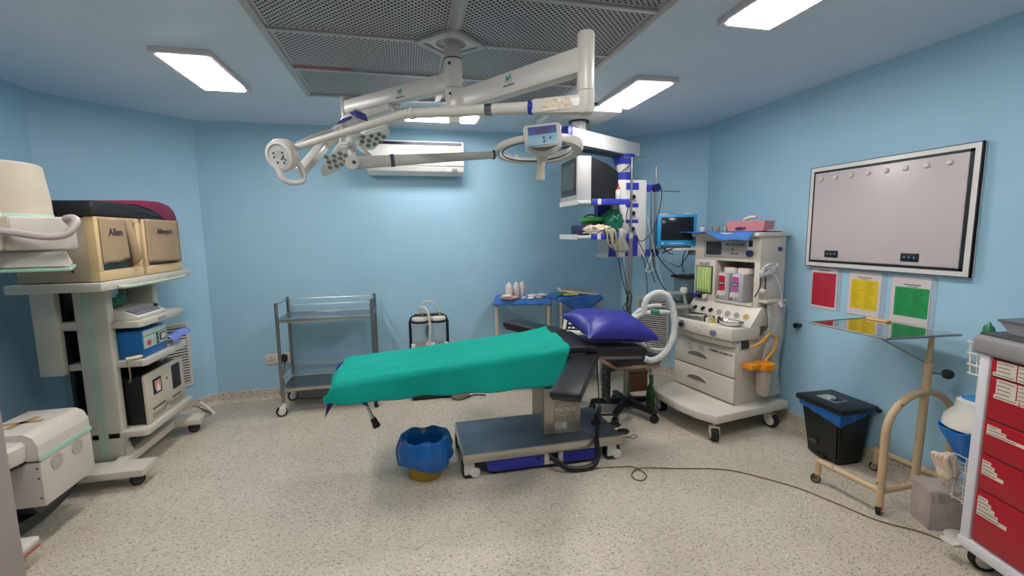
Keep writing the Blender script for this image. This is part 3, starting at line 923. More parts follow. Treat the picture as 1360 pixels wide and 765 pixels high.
B().cyl(S1 - dS * 0.008, S1 + dS * 0.012, 0.0275, seg=20).obj('blue_band', mat('navy_band', (44, 46, 150), rough=0.4, var=0), sp)
B().cyl(S1 + dS * 0.165, S1 + dS * 0.195, 0.0243, seg=20).obj('steel_band', M_DSTEEL, sp)
for k in (0.0, 0.022):
    B().cyl(S2 + dS * (k - 0.01), S2 + dS * (k + 0.006), 0.0255 - k * 0.2, seg=20).obj('collar', M_LAMPW, sp)
# yoke pipe to the round control head
Y1 = Vector((-0.462, 2.22, 1.892))
yk = B().tube([S2 + dS * 0.01, S2 + dS * 0.05 + Vector((0, 0, -0.006)), Vector((-0.10, 2.11, 1.99)), Vector((-0.3, 2.165, 1.935)), Y1], [0.021, 0.0195, 0.017, 0.016, 0.0155], 12).obj('yoke_pipe', M_LAMPW, sl)
B().tube([Y1 + Vector((-0.005, 0.05, 0.02)), Vector((-0.40, 2.34, 1.965)), Vector((-0.33, 2.42, 2.01))], 0.013, 10, 4).obj('yoke_rod', M_LG, yk)
hd = Vector((-0.515, 2.19, 1.852))
ax = Vector((-0.40, -0.87, -0.26)).normalized()
rh = B().lathe([(0.0, -0.05), (0.045, -0.048), (0.066, -0.03), (0.07, 0.0), (0.064, 0.022), (0.05, 0.026), (0.047, 0.02), (0.0, 0.02)], hd, ax, seg=32, caps=False).obj('control_head', M_LAMPW, sl)
rotm = ax.to_track_quat('Z', 'Y').to_matrix()
def on_head(x, y, z): return hd + rotm @ Vector((x, y, z))
B().cyl(on_head(0, 0, 0.0195), on_head(0, 0, 0.0215), 0.046, seg=28).obj('key_panel', mat('key_panel_grey', (196, 196, 192), rough=0.4, var=0.03), rh)
for kx, ky in ((-0.022, 0.012), (-0.022, -0.004), (0.022, 0.012), (0.022, -0.004), (-0.012, -0.028), (0.028, -0.018), (0.02, -0.03)):
    B().cyl(on_head(kx, ky, 0.021), on_head(kx, ky, 0.0235), 0.0045, seg=10).obj('key', M_DGREY, rh)
B().prism([(0.0, -0.018), (0.02, -0.006), (0.022, -0.014)], 'z', 0.0215, 0.0225, M=Matrix.Translation(hd) @ rotm.to_4x4()).obj('arrow_mark', M_INK, rh)
for w in (-0.011, 0.0, 0.011):
    B().box(w - 0.004, w + 0.004, -0.004, 0.022, 0.0213, 0.0223, M=Matrix.Translation(hd) @ rotm.to_4x4()).obj('bar_mark', M_LG, rh)
B().tube([hd + Vector((-0.02, 0.0, -0.05)), hd + Vector((-0.005, 0.0, -0.095)), hd + Vector((0.02, 0.01, -0.115)), hd + Vector((0.065, 0.03, -0.11)), hd + Vector((0.075, 0.04, -0.075)), hd + Vector((0.05, 0.035, -0.01))], 0.0125, 10, 5).obj('handle_loop', M_LAMPW, rh)

# arm B: away from the camera on the left
B0, B1 = (PX, PY, 2.272), (-0.32, 3.0, 2.272)
armB = arm('horizontal_arm', B0, B1, 0.062, 0.092, M_LAMPW, sl, 0.08)
logo(side_frame(B0, B1, 0.42, 0.0315, 0.0, -1), armB, 1.1)
B().lathe([(0.0, 2.16), (0.032, 2.16), (0.032, 2.33), (0.028, 2.338), (0.0, 2.34)], (-0.325, 3.005, 0), seg=20, caps=False).obj('arm_end_tube', M_LG, armB)
k1 = arm('spring_arm', (-0.31, 2.98, 2.19), (-0.02, 2.72, 2.235), 0.06, 0.062, M_LG, sl, 0.052)
arm('arm_cover', (-0.27, 2.86, 2.17), (-0.05, 2.70, 2.215), 0.05, 0.045, M_LAMPW, k1)
j1 = B().box(-0.06, 0.06, -0.04, 0.04, -0.042, 0.042, 0.014, M=frame_on((-0.26, 2.74, 2.135), (-0.20, 2.70, 2.17))).obj('joint_block', M_LAMPW, sl)
B().prism([(0.02, 0.03), (0.062, 0.02), (0.06, -0.03), (0.04, -0.005)], 'y', -0.0425, 0.0425, M=frame_on((-0.26, 2.74, 2.135), (-0.20, 2.70, 2.17))).obj('blue_mark', MATS['navy_band'], j1)
arm2 = arm('lower_arm', (-0.25, 2.70, 2.12), (-0.42, 2.56, 1.965), 0.075, 0.082, M_LAMPW, sl, 0.06)
B().prism([(0.03, 0.044), (0.10, 0.04), (0.03, 0.03)], 'y', -0.0385, 0.0385, M=frame_on((-0.25, 2.70, 2.12), (-0.42, 2.56, 1.965))).obj('blue_mark', MATS['navy_band'], arm2)
arm('lamp_bracket', (-0.40, 2.56, 1.965), (-0.466, 2.31, 1.80), 0.05, 0.05, M_LAMPW, arm2, 0.035)
# two petal-shaped LED heads with round lenses
M_PET = mat('lamp_petal_grey', (226, 230, 226), rough=0.35, var=0.03)
M_LENS = mat('dark_lens', (112, 120, 116), rough=0.15, var=0.1, coat=0.5)
def petal(P, lens, name='led_head'):
    P = [Vector(p) for p in P]
    c = sum(P, Vector()) / len(P)
    n = (P[2] - P[0]).cross(P[4] - P[1]).normalized()
    if n.z > 0: n = -n                       # n points down, towards the table
    b_ = B()
    bm = b_.bm
    lo_ = [bm.verts.new(p) for p in P]
    hi_ = [bm.verts.new(c + (p - c) * 0.93 - n * 0.045) for p in P]
    fs = [bm.faces.new(lo_), bm.faces.new(hi_[::-1])]
    for i in range(len(P)):
        j = (i + 1) % len(P)
        fs.append(bm.faces.new((lo_[i], hi_[i], hi_[j], lo_[j])))
    bmesh.ops.recalc_face_normals(bm, faces=fs)
    bmesh.ops.bevel(bm, geom=list({e for f in fs for e in f.edges}), offset=0.008, segments=2, affect='EDGES')
    o = b_.obj(name, M_PET, sl)
    ex = (P[3] - P[0]).normalized()
    ey = n.cross(ex).normalized()
    for (a, q) in lens:
        ctr = c + ex * a * 0.88 + ey * q * 0.85
        lb = B()
        lb.cyl(ctr + n * 0.0005, ctr + n * 0.003, 0.0115, seg=16)
        lb.obj('lens', M_LENS, o)
    return o
random.seed(5)
lens1 = [(-0.072, -0.02), (-0.05, 0.012), (-0.028, -0.028), (-0.012, 0.005), (0.008, -0.03), (0.012, 0.032), (0.032, 0.004), (0.044, -0.028), (0.056, 0.03), (-0.035, 0.043), (0.075, 0.003)]
p1 = petal([(-0.406, 2.451, 1.831), (-0.298, 2.301, 1.92), (-0.245, 2.277, 1.922), (-0.236, 2.318, 1.884), (-0.296, 2.41, 1.827), (-0.41, 2.502, 1.789)], lens1)
p2 = petal([(-0.233, 2.465, 1.957), (-0.188, 2.421, 2.001), (-0.068, 2.404, 2.039), (-0.053, 2.444, 2.009), (-0.149, 2.511, 1.936), (-0.231, 2.503, 1.927)], lens1)
arm('petal_strut', (-0.26, 2.36, 1.955), (-0.20, 2.46, 2.0), 0.03, 0.03, M_LAMPW, sl)
arm('petal_strut', (-0.215, 2.47, 1.95), (-0.15, 2.36, 1.875), 0.03, 0.014, M_PET, sl)
B().cyl((-0.29, 2.45, 1.93), (-0.30, 2.60, 2.06), 0.022, seg=12).obj('head_joint', M_LG, sl)
# flat bar to the ring lamp
R0, R1 = Vector((-0.235, 2.30, 1.842)), Vector((0.457, 2.35, 1.905))
br = arm('ring_lamp_bar', R0, R1, 0.03, 0.058, M_LG, sl, 0.036)
B().cyl(R0 + Vector((0, -0.022, 0)), R0 + Vector((0, 0.022, 0)), 0.032, seg=24).obj('bar_joint', M_LAMPW, br)
B().cyl(R0 + Vector((0.01, -0.0265, 0.0)), R0 + Vector((0.01, -0.021, 0.0)), 0.008, seg=12).obj('bar_screw', M_DGREY, br)
B().cyl(R0 + Vector((0.0, 0.0, 0.02)), R0 + Vector((-0.01, 0.04, 0.12)), 0.016, seg=12).obj('bar_link', M_LAMPW, br)
dR = (R1 - R0).normalized()
B().box(-0.009, 0.009, -0.0165, 0.0165, -0.0285, 0.0285, M=frame_on(R0 + dR * 0.185, R0 + dR * 0.3)).obj('blue_band', mat('deep_navy', (28, 26, 66), rough=0.4, var=0), br)
B().box(-0.004, 0.006, -0.0165, 0.0165, -0.021, 0.021, M=frame_on(R1, R1 + dR)).obj('end_band', M_BLACK, br)
rc = Vector((0.693, 2.35, 1.938))
tilt = Matrix.Rotation(radians(-7), 3, 'X') @ Matrix.Rotation(radians(-1), 3, 'Y')
ring = B()
bm = ring.bm
NS = 56
prof = [(-0.022, -0.018), (0.018, -0.02), (0.026, -0.006), (0.022, 0.016), (-0.004, 0.022), (-0.022, 0.012)]
loops = []
for k in range(NS):
    a = 2 * pi * k / NS
    wd = 0.55 + 0.75 * max(0, cos(a - 0.1)) ** 1.5       # thicker towards the right
    lp = []
    for (pr, pz) in prof:
        v = Vector(((0.212 + pr * wd) * cos(a), (0.205 + pr * wd) * sin(a), pz * (0.8 + 0.6 * max(0, cos(a)))))
        lp.append(bm.verts.new(rc + tilt @ v))
    loops.append(lp)
for k in range(NS):
    a, c = loops[k], loops[(k + 1) % NS]
    for i in range(len(prof)):
        bm.faces.new((a[i], a[(i + 1) % 6], c[(i + 1) % 6], c[i]))
rg = ring.obj('ring_lamp', M_LAMPW, sl, ang=50)
B().tube([rc + tilt @ Vector((0.186 * cos(a * pi / 20), 0.18 * sin(a * pi / 20), -0.01)) for a in range(40)], 0.004, 5, 0, True).obj('ring_seal', M_DGREY, rg)
B().cyl(R1, rc + tilt @ Vector((-0.2, 0, 0)), 0.012, seg=10).obj('ring_stub', M_LG, rg)
for ang_ in (150, 125, 110):
    p = rc + tilt @ Vector((0.212 * cos(radians(ang_)), 0.205 * sin(radians(ang_)), 0.018))
    B().ball(p, 0.014, 1, 1, 0.8).obj('ring_cap', M_WHITE, rg)
# control display on the near side of the ring and its sterile handle
dc = Vector((0.653, 2.115, 1.937))
Md = Matrix.Translation(dc) @ Matrix.Rotation(radians(-16), 4, 'Z') @ Matrix.Rotation(radians(-8), 4, 'X') @ Matrix.Rotation(radians(-5), 4, 'Y')
ds = B()
ds.prism([(-0.086, -0.035), (-0.05, -0.066), (0.0, -0.078), (0.05, -0.066), (0.086, -0.035), (0.09, 0.06), (0.08, 0.075), (-0.08, 0.075), (-0.09, 0.06)], 'y', -0.018, 0.02, bev=0.006, M=Md)
do_ = ds.obj('control_display', M_LAMPW, sl)
B().prism([(-0.068, -0.03), (0.068, -0.026), (0.066, 0.06), (-0.068, 0.06)], 'y', -0.021, -0.017, M=Md).obj('screen', mat('display_blue', (104, 164, 196), rough=0.2, var=0.05), do_)
B().prism([(-0.068, 0.022), (0.066, 0.026), (0.066, 0.061), (-0.068, 0.061)], 'y', -0.0225, -0.02, M=Md).obj('screen_band', mat('display_navy', (40, 64, 150), rough=0.2, var=0.08), do_)
B().box(-0.035, 0.03, -0.0235, -0.0215, 0.028, 0.05, M=Md).obj('readout', mat('readout', (44, 40, 92), rough=0.2, var=0.1), do_)
for kx, kz in ((-0.028, -0.008), (0.004, 0.006), (0.004, -0.012), (0.034, 0.002)):
    B().cyl(Md @ Vector((kx, -0.0205, kz)), Md @ Vector((kx, -0.024, kz)), 0.006, seg=10).obj('key', M_DGREY if kx > -0.02 else M_LG, do_)
B().prism([(-0.066, -0.034), (-0.03, -0.052), (0.0, -0.057), (0.03, -0.052), (0.066, -0.034), (0.03, -0.038), (-0.03, -0.038)], 'y', -0.0215, -0.017, M=Md).obj('recess', mat('brown_grey', (120, 108, 100), rough=0.5), do_)
hb = dc + Vector((0.0, 0.02, -0.07))
B().lathe([(0.0, 0.0), (0.03, 0.0), (0.03, -0.014), (0.019, -0.026), (0.018, -0.06), (0.0215, -0.105), (0.02, -0.112), (0.0, -0.113)], hb, (0.06, -0.08, 1), seg=18, caps=False).obj('sterile_handle', mat('handle_ivory', (208, 198, 178), rough=0.4, var=0.03), do_)
B().box(-0.04, 0.04, 0.015, 0.05, -0.03, 0.03, 0.008, M=Md).obj('display_mount', M_LG, do_)
# ================================================================== CEILING SUPPLY PENDANT
pn = athing('supply_pendant', 'white and blue ceiling supply pendant with shelves and socket tower', 'pendant', (1.40, 3.56, ZC))
M_PW = mat('pendant_white', (216, 214, 212), rough=0.35, var=0.02)
B().box(1.12, 1.64, 3.28, 3.82, 2.405, 2.455, 0.006).obj('ceiling_plate', M_PW, pn)
B().box(1.14, 1.62, 3.30, 3.80, 2.452, 2.47).obj('plate_gap_shade', M_BLACK, pn)  # solid black block paints the shade in the gap under the ceiling
B().cyl((1.42, 3.60, 2.406), (1.42, 3.60, 2.395), 0.085, seg=28).obj('mount_ring', M_BLACK, pn)
B().cyl((1.42, 3.60, 2.40), (1.42, 3.60, 2.29), 0.06, seg=28).obj('mount_post', M_PW, pn)
P0, P1 = Vector((1.22, 3.40, 2.235)), Vector((2.06, 3.90, 2.235))
Mp = frame_on(P0, P1)
Lp = (P1 - P0).length
pa = B().box(0.0, Lp, -0.085, 0.085, -0.06, 0.06, 0.006, M=Mp).obj('swing_arm', M_PW, pn)
B().box(-0.06, 0.003, -0.09, 0.09, -0.066, 0.066, 0.02, M=Mp).obj('arm_end_cover', M_BLUEP, pa)
B().box(-0.063, -0.055, -0.02, 0.02, -0.06, 0.06, M=Mp).obj('end_strip', M_WHITE, pa)
B().box(0.05, Lp - 0.1, -0.07, 0.07, -0.072, -0.06, M=Mp).obj('arm_underside', M_DGREY, pa)
TX, TY = 1.925, 3.80
B().lathe([(0.0, 2.18), (0.10, 2.18), (0.095, 2.14), (0.075, 2.10), (0.0, 2.10)], (TX, TY, 0), seg=28, caps=False).obj('pivot_drum', M_BLUEP, pn)
B().cyl((TX, TY, 2.11), (TX, TY, 2.02), 0.062, seg=24).obj('drop_tube', M_PW, pn)
B().cyl((TX, TY, 2.025), (TX, TY, 1.94), 0.068, seg=24).obj('drop_collar', M_BLUEP, pn)
B().tube([(TX - 0.05, TY - 0.07, 2.03), (TX - 0.02, TY - 0.085, 2.05), (TX + 0.02, TY - 0.085, 2.085)], 0.005, 6, 4).obj('wall_tick', M_DGREY, pn)
# tower: X 1.79..2.07, front face Y 3.62
tw = B().box(1.795, 2.065, 3.625, 3.88, 1.275, 1.945, 0.008).obj('tower', M_PW, pn)
B().prism([(1.795, 1.94), (1.80, 1.275), (1.70, 1.275), (1.735, 1.6)], 'y', 3.64, 3.86).obj('tower_wing', M_PW, tw)
B().prism([(1.715, 1.285), (1.785, 1.285), (1.775, 1.36), (1.755, 1.42), (1.725, 1.42)], 'y', 3.632, 3.64).obj('wing_panel', M_BLUEP, tw)
B().box(1.865, 1.985, 3.6225, 3.63, 1.285, 1.92).obj('socket_strip', M_PW, tw)
for z0, z1 in ((1.86, 1.92), (1.71, 1.745), (1.575, 1.605), (1.285, 1.465)):
    B().box(1.865, 1.985, 3.619, 3.626, z0, z1, 0.002).obj('blue_panel', M_BLUEP, tw)
for zz in (1.80, 1.66, 1.525):
    B().box(1.885, 1.965, 3.6195, 3.624, zz - 0.03, zz + 0.045, 0.003).obj('socket', M_WHITE, tw)
for zz in (1.80, 1.66, 1.525):
    tag(B().lathe([(0.0, 0.0), (0.018, 0.0), (0.02, 0.012), (0.012, 0.03), (0.0, 0.032)], (1.93, 3.6195, zz), (0, -1, 0), seg=14, caps=False).obj('plug', M_BLACK),
        {1.80: 'black plug in the top socket of the pendant tower', 1.66: 'black plug in the middle socket of the pendant tower', 1.525: 'black plug in the lowest socket of the pendant tower'}[zz], 'plug', 'plugs on the pendant tower')
# two shelves reaching left
def shelf(z):
    s = B().box(1.345, 1.80, 3.44, 3.86, z - 0.025, z, 0.003).obj('shelf', M_PW, pn)
    B().box(1.465, 1.80, 3.425, 3.441, z - 0.034, z + 0.012, 0.003).obj('blue_rail', M_BLUEP, s)
    B().box(1.515, 1.545, 3.4235, 3.43, z - 0.034, z + 0.012).obj('rail_clip', M_WHITE, s)
    B().box(1.343, 1.351, 3.44, 3.86, z - 0.032, z + 0.008).obj('front_lip', M_WHITE, s)
    for xx in (1.61, 1.71):
        B().cyl((xx, 3.4255, z - 0.012), (xx, 3.423, z - 0.012), 0.005, seg=8).obj('rail_screw', M_INK, s)
ZS1, ZS2 = 1.755, 1.475
shelf(ZS1); shelf(ZS2)
B().box(1.64, 1.78, 3.70, 3.78, ZS2, ZS1 - 0.02).obj('shelf_support', M_BLUEP, pn)
# accessory rail and twin rods on the right of the tower
for z in (1.88, 1.31):
    r_ = B().box(2.06, 2.20, 3.66, 3.70, z - 0.03, z + 0.03, 0.004).obj('rod_bracket', M_BLUEP, pn)
    B().cyl((2.165, 3.625, z), (2.165, 3.70, z), 0.034, seg=16).obj('rod_clamp', mat('clamp_navy', (30, 32, 96), rough=0.4), r_)
B().cyl((2.165, 3.645, 1.18), (2.165, 3.645, 2.06), 0.012, seg=12).obj('rod', M_STEEL, pn)
B().cyl((2.125, 3.645, 1.26), (2.125, 3.645, 1.86), 0.009, seg=12).obj('rod', M_STEEL, pn)
B().tube([(2.165, 3.64, 1.855), (2.26, 3.62, 1.85), (2.37, 3.60, 1.845), (2.375, 3.60, 1.865)], 0.004, 6).obj('rod_hook', M_DSTEEL, pn)
# ------------------------------------------------------------------ CRT television on the top shelf
tv = athing('television', 'grey box television with dark screen on the upper pendant shelf', 'television', (1.5, 3.65, ZS1))
M_TV = mat('tv_silver', (178, 176, 176), rough=0.4, var=0.03)
z0 = ZS1
B().box(1.3500, 1.4750, 3.46, 3.86, z0 + 0.002, z0 + 0.355, 0.008).obj('front_bezel', M_TV, tv)
B().box(1.3485, 1.3650, 3.475, 3.845, z0 + 0.045, z0 + 0.345, 0.004).obj('screen_surround', mat('tv_dark_bezel', (56, 56, 58), rough=0.35), tv)
B().grid(8, 8, lambda u, v: (1.3475 - 0.012 * (1 - (2 * u - 1) ** 2) * (1 - (2 * v - 1) ** 2), 3.50 + 0.32 * u, z0 + 0.085 + 0.235 * v)).obj('screen', mat('crt_glass', (74, 84, 80), rough=0.35, var=0.05), tv, solid=0.003)
tb = B()
bm = tb.bm
R1_ = [bm.verts.new(p) for p in ((1.4700, 3.465, z0 + 0.004), (1.4700, 3.855, z0 + 0.004), (1.4700, 3.855, z0 + 0.348), (1.4700, 3.465, z0 + 0.348))]
R2_ = [bm.verts.new(p) for p in ((1.6150, 3.475, z0 + 0.003), (1.6150, 3.845, z0 + 0.003), (1.6150, 3.84, z0 + 0.30), (1.6150, 3.48, z0 + 0.30))]
R3_ = [bm.verts.new(p) for p in ((1.7450, 3.53, z0 + 0.003), (1.7450, 3.79, z0 + 0.003), (1.7450, 3.78, z0 + 0.245), (1.7450, 3.54, z0 + 0.245))]
for a, c in ((R1_, R2_), (R2_, R3_)):
    for i in range(4):
        bm.faces.new((a[i], a[(i + 1) % 4], c[(i + 1) % 4], c[i]))
bm.faces.new(R1_); bm.faces.new(R3_)
tb.obj('rear_case', M_BLACK, tv)
# small squeeze bottle with a red spout on the shelf
sb = athing('squeeze_bottle', 'small clear bottle with a red spout beside the television', 'bottle', (1.715, 3.452, ZS1))
B().lathe([(0.0, 0.0), (0.021, 0.0), (0.023, 0.004), (0.023, 0.075), (0.018, 0.09), (0.0, 0.09)], (1.715, 3.465, ZS1), seg=16, caps=False).obj('bottle', mat('frosted_bottle', (200, 204, 208), rough=0.3, var=0.05), sb)
B().lathe([(0.0, 0.089), (0.017, 0.089), (0.017, 0.103), (0.008, 0.108), (0.003, 0.14), (0.0, 0.141)], (1.715, 3.465, ZS1), seg=14, caps=False).obj('spout', mat('red_spout', (196, 40, 56), rough=0.4), sb)
# things lying on the lower shelf
z0 = ZS2
tag(B().box(1.39, 1.48, 3.50, 3.70, z0, z0 + 0.085, 0.008).obj('navy_box', mat('navy_cardboard', (30, 40, 82), rough=0.6)), 'dark navy box at the left end of the lower pendant shelf', 'box')
gb = athing('green_case', 'black case with a bright green lid on the lower pendant shelf', 'case', (1.55, 3.68, z0))
B().box(1.50, 1.63, 3.60, 3.76, z0, z0 + 0.115, 0.015).obj('case_body', M_BLACK, gb)
B().box(1.49, 1.64, 3.58, 3.765, z0 + 0.112, z0 + 0.155, 0.016).obj('lid', mat('bright_green', (60, 168, 66), rough=0.4, var=0.08), gb)
B().tube([(1.50, 3.66, z0 + 0.153), (1.53, 3.66, z0 + 0.172), (1.58, 3.66, z0 + 0.172), (1.61, 3.66, z0 + 0.153)], 0.006, 6, 4).obj('lid_handle', M_BLACK, gb)
tag(B().blob((1.715, 3.585, z0 + 0.112), 0.085, 0.11, 0.105, 0.22, 9, 4, 2.0).obj('green_bundle', mat('dark_green_bag', (18, 112, 88), rough=0.3, var=0.2, scale=12, bump=0.3, bscale=20), ang=80), 'dark green wrapped bundle on the lower pendant shelf', 'bundle')
tag(B().blob((1.545, 3.495, z0 + 0.045), 0.115, 0.045, 0.04, 0.5, 16, 4, 5.0).obj('crumpled_gloves', mat('cream_latex', (222, 206, 182), rough=0.6, var=0.08), ang=80), 'crumpled cream latex gloves on the lower pendant shelf', 'gloves')
# hoses hanging off the lower shelf
random.seed(11)
hb_ = B()
for k in range(5):
    x = 1.585 + 0.018 * k
    hb_.tube([(x, 3.46, z0 + 0.055), (x + 0.005, 3.41, z0 + 0.03), (x + random.uniform(-0.01, 0.03), 3.395, z0 - 0.06), (x + random.uniform(0.0, 0.05), 3.40, z0 - 0.09 - 0.012 * k), (x + 0.05, 3.405, z0 - 0.07)], 0.0075, 7, 5)
tag(hb_.obj('coiled_tubing', mat('yellowed_tubing', (150, 142, 118), rough=0.4, var=0.12)), 'yellowed tubing looped over the edge of the lower pendant shelf', 'tubing')
hb_ = B()
hb_.grid(8, 10, lambda u, v: (1.70 + 0.05 * u + 0.04 * v * u + 0.01 * sin(v * 9), 3.455 - 0.045 * min(1, v * 4) + 0.008 * sin(u * 9), z0 + 0.05 - 0.05 * min(1, v * 4) * 0 - 0.22 * max(0, v - 0.12)))
tag(hb_.obj('grey_cloth', mat('grey_cloth', (150, 146, 140), rough=0.8, var=0.1), ang=80, solid=0.004), 'grey strip of cloth hanging from the lower pendant shelf', 'cloth')

# ------------------------------------------------------------------ drip stand in front of the tower
iv = athing('drip_stand', 'grey telescopic drip stand in front of the pendant tower', 'drip stand', (1.875, 3.545, 0))
M_IV = mat('drip_stand_grey', (150, 148, 146), rough=0.35, metal=0.6, var=0.04)
B().cyl((1.875, 3.545, 0.055), (1.875, 3.545, 1.445), 0.019, seg=16).obj('outer_tube', M_IV, iv)
B().cyl((1.875, 3.545, 1.44), (1.875, 3.545, 1.49), 0.023, seg=16).obj('collar', M_LG, iv)
B().cyl((1.875, 3.545, 1.48), (1.875, 3.545, 2.12), 0.0095, seg=12).obj('inner_rod', M_STEEL, iv)
B().tube([(1.875, 3.545, 2.11), (1.93, 3.54, 2.12), (2.0, 3.535, 2.125), (2.015, 3.535, 2.145), (2.005, 3.535, 2.16)], 0.005, 6, 4).obj('hook', M_STEEL, iv)
B().tube([(1.875, 3.545, 2.11), (1.84, 3.54, 2.12), (1.80, 3.53, 2.11), (1.79, 3.53, 2.125)], 0.005, 6, 4).obj('hook', M_STEEL, iv)
B().lathe([(0.0, 0.0), (0.08, 0.0), (0.08, 0.018), (0.04, 0.035), (0.022, 0.06), (0.0, 0.06)], (1.875, 3.545, 0), seg=24, caps=False).obj('foot', M_IV, iv)

# ------------------------------------------------------------------ cables of the pendant
def cable(label, pts, r=0.004, m=None, name='cable', cat='cable', group=None, n=8):
    return tag(B().tube(pts, r, 6, n).obj(name, m or M_CABLE), label, cat, group)
cable('black cable looping from the pendant tower plug to the rod clamp', [(1.93, 3.59, 1.525), (1.945, 3.55, 1.44), (2.0, 3.56, 1.42), (2.10, 3.58, 1.50), (2.17, 3.60, 1.66), (2.195, 3.60, 1.83), (2.17, 3.61, 1.92)])
cable('black cable hanging from the upper pendant shelf across the tower', [(1.80, 3.42, 1.745), (1.84, 3.56, 1.62), (1.905, 3.57, 1.50), (1.99, 3.56, 1.36), (2.06, 3.56, 1.22), (2.12, 3.55, 1.05)])
cable('black cable knotted in loops below the pendant tower', [(1.79, 3.60, 1.275), (1.80, 3.55, 1.12), (1.82, 3.52, 1.0), (1.84, 3.5, 0.92), (1.80, 3.5, 0.87), (1.785, 3.49, 0.84), (1.83, 3.49, 0.82), (1.865, 3.5, 0.88), (1.87, 3.5, 0.95), (1.845, 3.51, 0.99), (1.825, 3.5, 0.92), (1.82, 3.49, 0.84), (1.86, 3.49, 0.80), (1.87, 3.49, 0.72), (1.88, 3.5, 0.60)], 0.0045)
cable('thin black cable beside the knotted one below the pendant tower', [(1.83, 3.62, 1.275), (1.84, 3.57, 1.12), (1.845, 3.54, 0.98), (1.85, 3.52, 0.86), (1.865, 3.52, 0.7), (1.87, 3.52, 0.55)], 0.0035)
M_YC = mat('yellowed_cable', (150, 138, 100), rough=0.5, var=0.1)
cable('yellowish cable hanging straight down below the pendant tower', [(1.875, 3.62, 1.275), (1.87, 3.6, 1.1), (1.865, 3.57, 0.9), (1.85, 3.56, 0.75), (1.82, 3.55, 0.62)], 0.004, M_YC)
cable('black cable running from the pendant down to the right wall vent', [(2.02, 3.62, 1.30), (2.05, 3.6, 1.2), (2.07, 3.6, 1.05), (2.11, 3.65, 0.92), (2.2, 3.75, 0.82)], 0.004)
cable('black cable from the rod clamp down behind the hoses', [(2.13, 3.62, 1.30), (2.13, 3.58, 1.18), (2.16, 3.52, 1.05), (2.22, 3.48, 0.95), (2.29, 3.46, 0.88)], 0.0045)
cable('black cable from the rod clamp to the box behind the anaesthesia machine', [(2.17, 3.61, 1.30), (2.22, 3.60, 1.22), (2.30, 3.56, 1.13), (2.37, 3.52, 1.07)], 0.0045)
M_GC = mat('pale_tubing', (176, 186, 186), rough=0.3, var=0.05)
cable('pale clear tube hanging beside the pendant rods', [(2.08, 3.63, 1.62), (2.09, 3.6, 1.5), (2.13, 3.6, 1.35), (2.17, 3.6, 1.2), (2.2, 3.57, 1.05), (2.24, 3.54, 0.93)], 0.005, M_GC)
cable('pale clear tube bent below the pendant tower', [(2.11, 3.60, 1.31), (2.07, 3.57, 1.23), (2.03, 3.55, 1.16), (2.06, 3.54, 1.145), (2.09, 3.54, 1.17)], 0.005, M_GC)
# ================================================================== ANAESTHESIA MACHINE
AO, ATH = Vector((2.33, 2.758, 0)), atan2(-0.986, 0.169)
def al(x, y, z):
    """machine coordinates -> room"""
    return AO + Vector((cos(ATH) * x - sin(ATH) * y, sin(ATH) * x + cos(ATH) * y, z))
am = thing('anaesthesia_machine', 'cream anaesthesia machine on castors with drawers and two vaporizers', 'anaesthesia machine', AO, ATH)
M_AN = mat('machine_ivory', (216, 207, 194), rough=0.38, var=0.03, scale=4)
M_AN2 = mat('machine_ivory_panel', (208, 200, 187), rough=0.4, var=0.03, scale=4)
# platform with a bowed front edge
pf = [(-0.62, -0.26), (-0.45, -0.315), (-0.25, -0.335), (-0.05, -0.325), (0.09, -0.27), (0.1, 0.46), (-0.62, 0.46)]
B().prism(pf, 'z', 0.135, 0.198, bev=0.014).obj('platform', M_AN, am)
for x, y, r in ((0.035, -0.235, 0.4), (0.035, 0.33, 1.2), (-0.56, -0.2, 0.8), (-0.56, 0.36, 0.2)):
    caster(am, x, y, 0.052, radians(-60) + r, M_AN, M_RUB, M_WHEEL, 0.14, 0.052)
# lower cabinet and its two drawers
B().box(-0.62, 0.0, 0.012, 0.45, 0.196, 0.70, 0.006).obj('lower_cabinet', M_AN2, am)
def drawer(z0, z1):
    d = B().box(-0.616, -0.004, -0.012, 0.013, z0, z1, 0.006).obj('drawer', M_AN, am)
    w, cx, cz = 0.105, -0.36, z0 + (z1 - z0) * 0.42
    P = [(cx + w * cos(pi * k / 14), cz + 0.042 * sin(pi * k / 14)) for k in range(15)]
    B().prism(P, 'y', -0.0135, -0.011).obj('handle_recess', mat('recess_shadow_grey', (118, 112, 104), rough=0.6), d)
    B().tube([(cx + w * cos(pi * k / 14), -0.0135, cz + 0.042 * sin(pi * k / 14)) for k in range(15)], 0.004, 6).obj('handle_lip', M_AN, d)
    return d
d1 = drawer(0.41, 0.60)
drawer(0.212, 0.40)
nb = B()
random.seed(21)
x = -0.245
while x < -0.04:
    w = random.uniform(0.008, 0.015)
    nb.box(x, x + w, -0.0128, -0.0118, 0.568, 0.583)
    x += w + random.choice((0.003, 0.003, 0.008))
nb.obj('model_lettering', M_INK, d1)
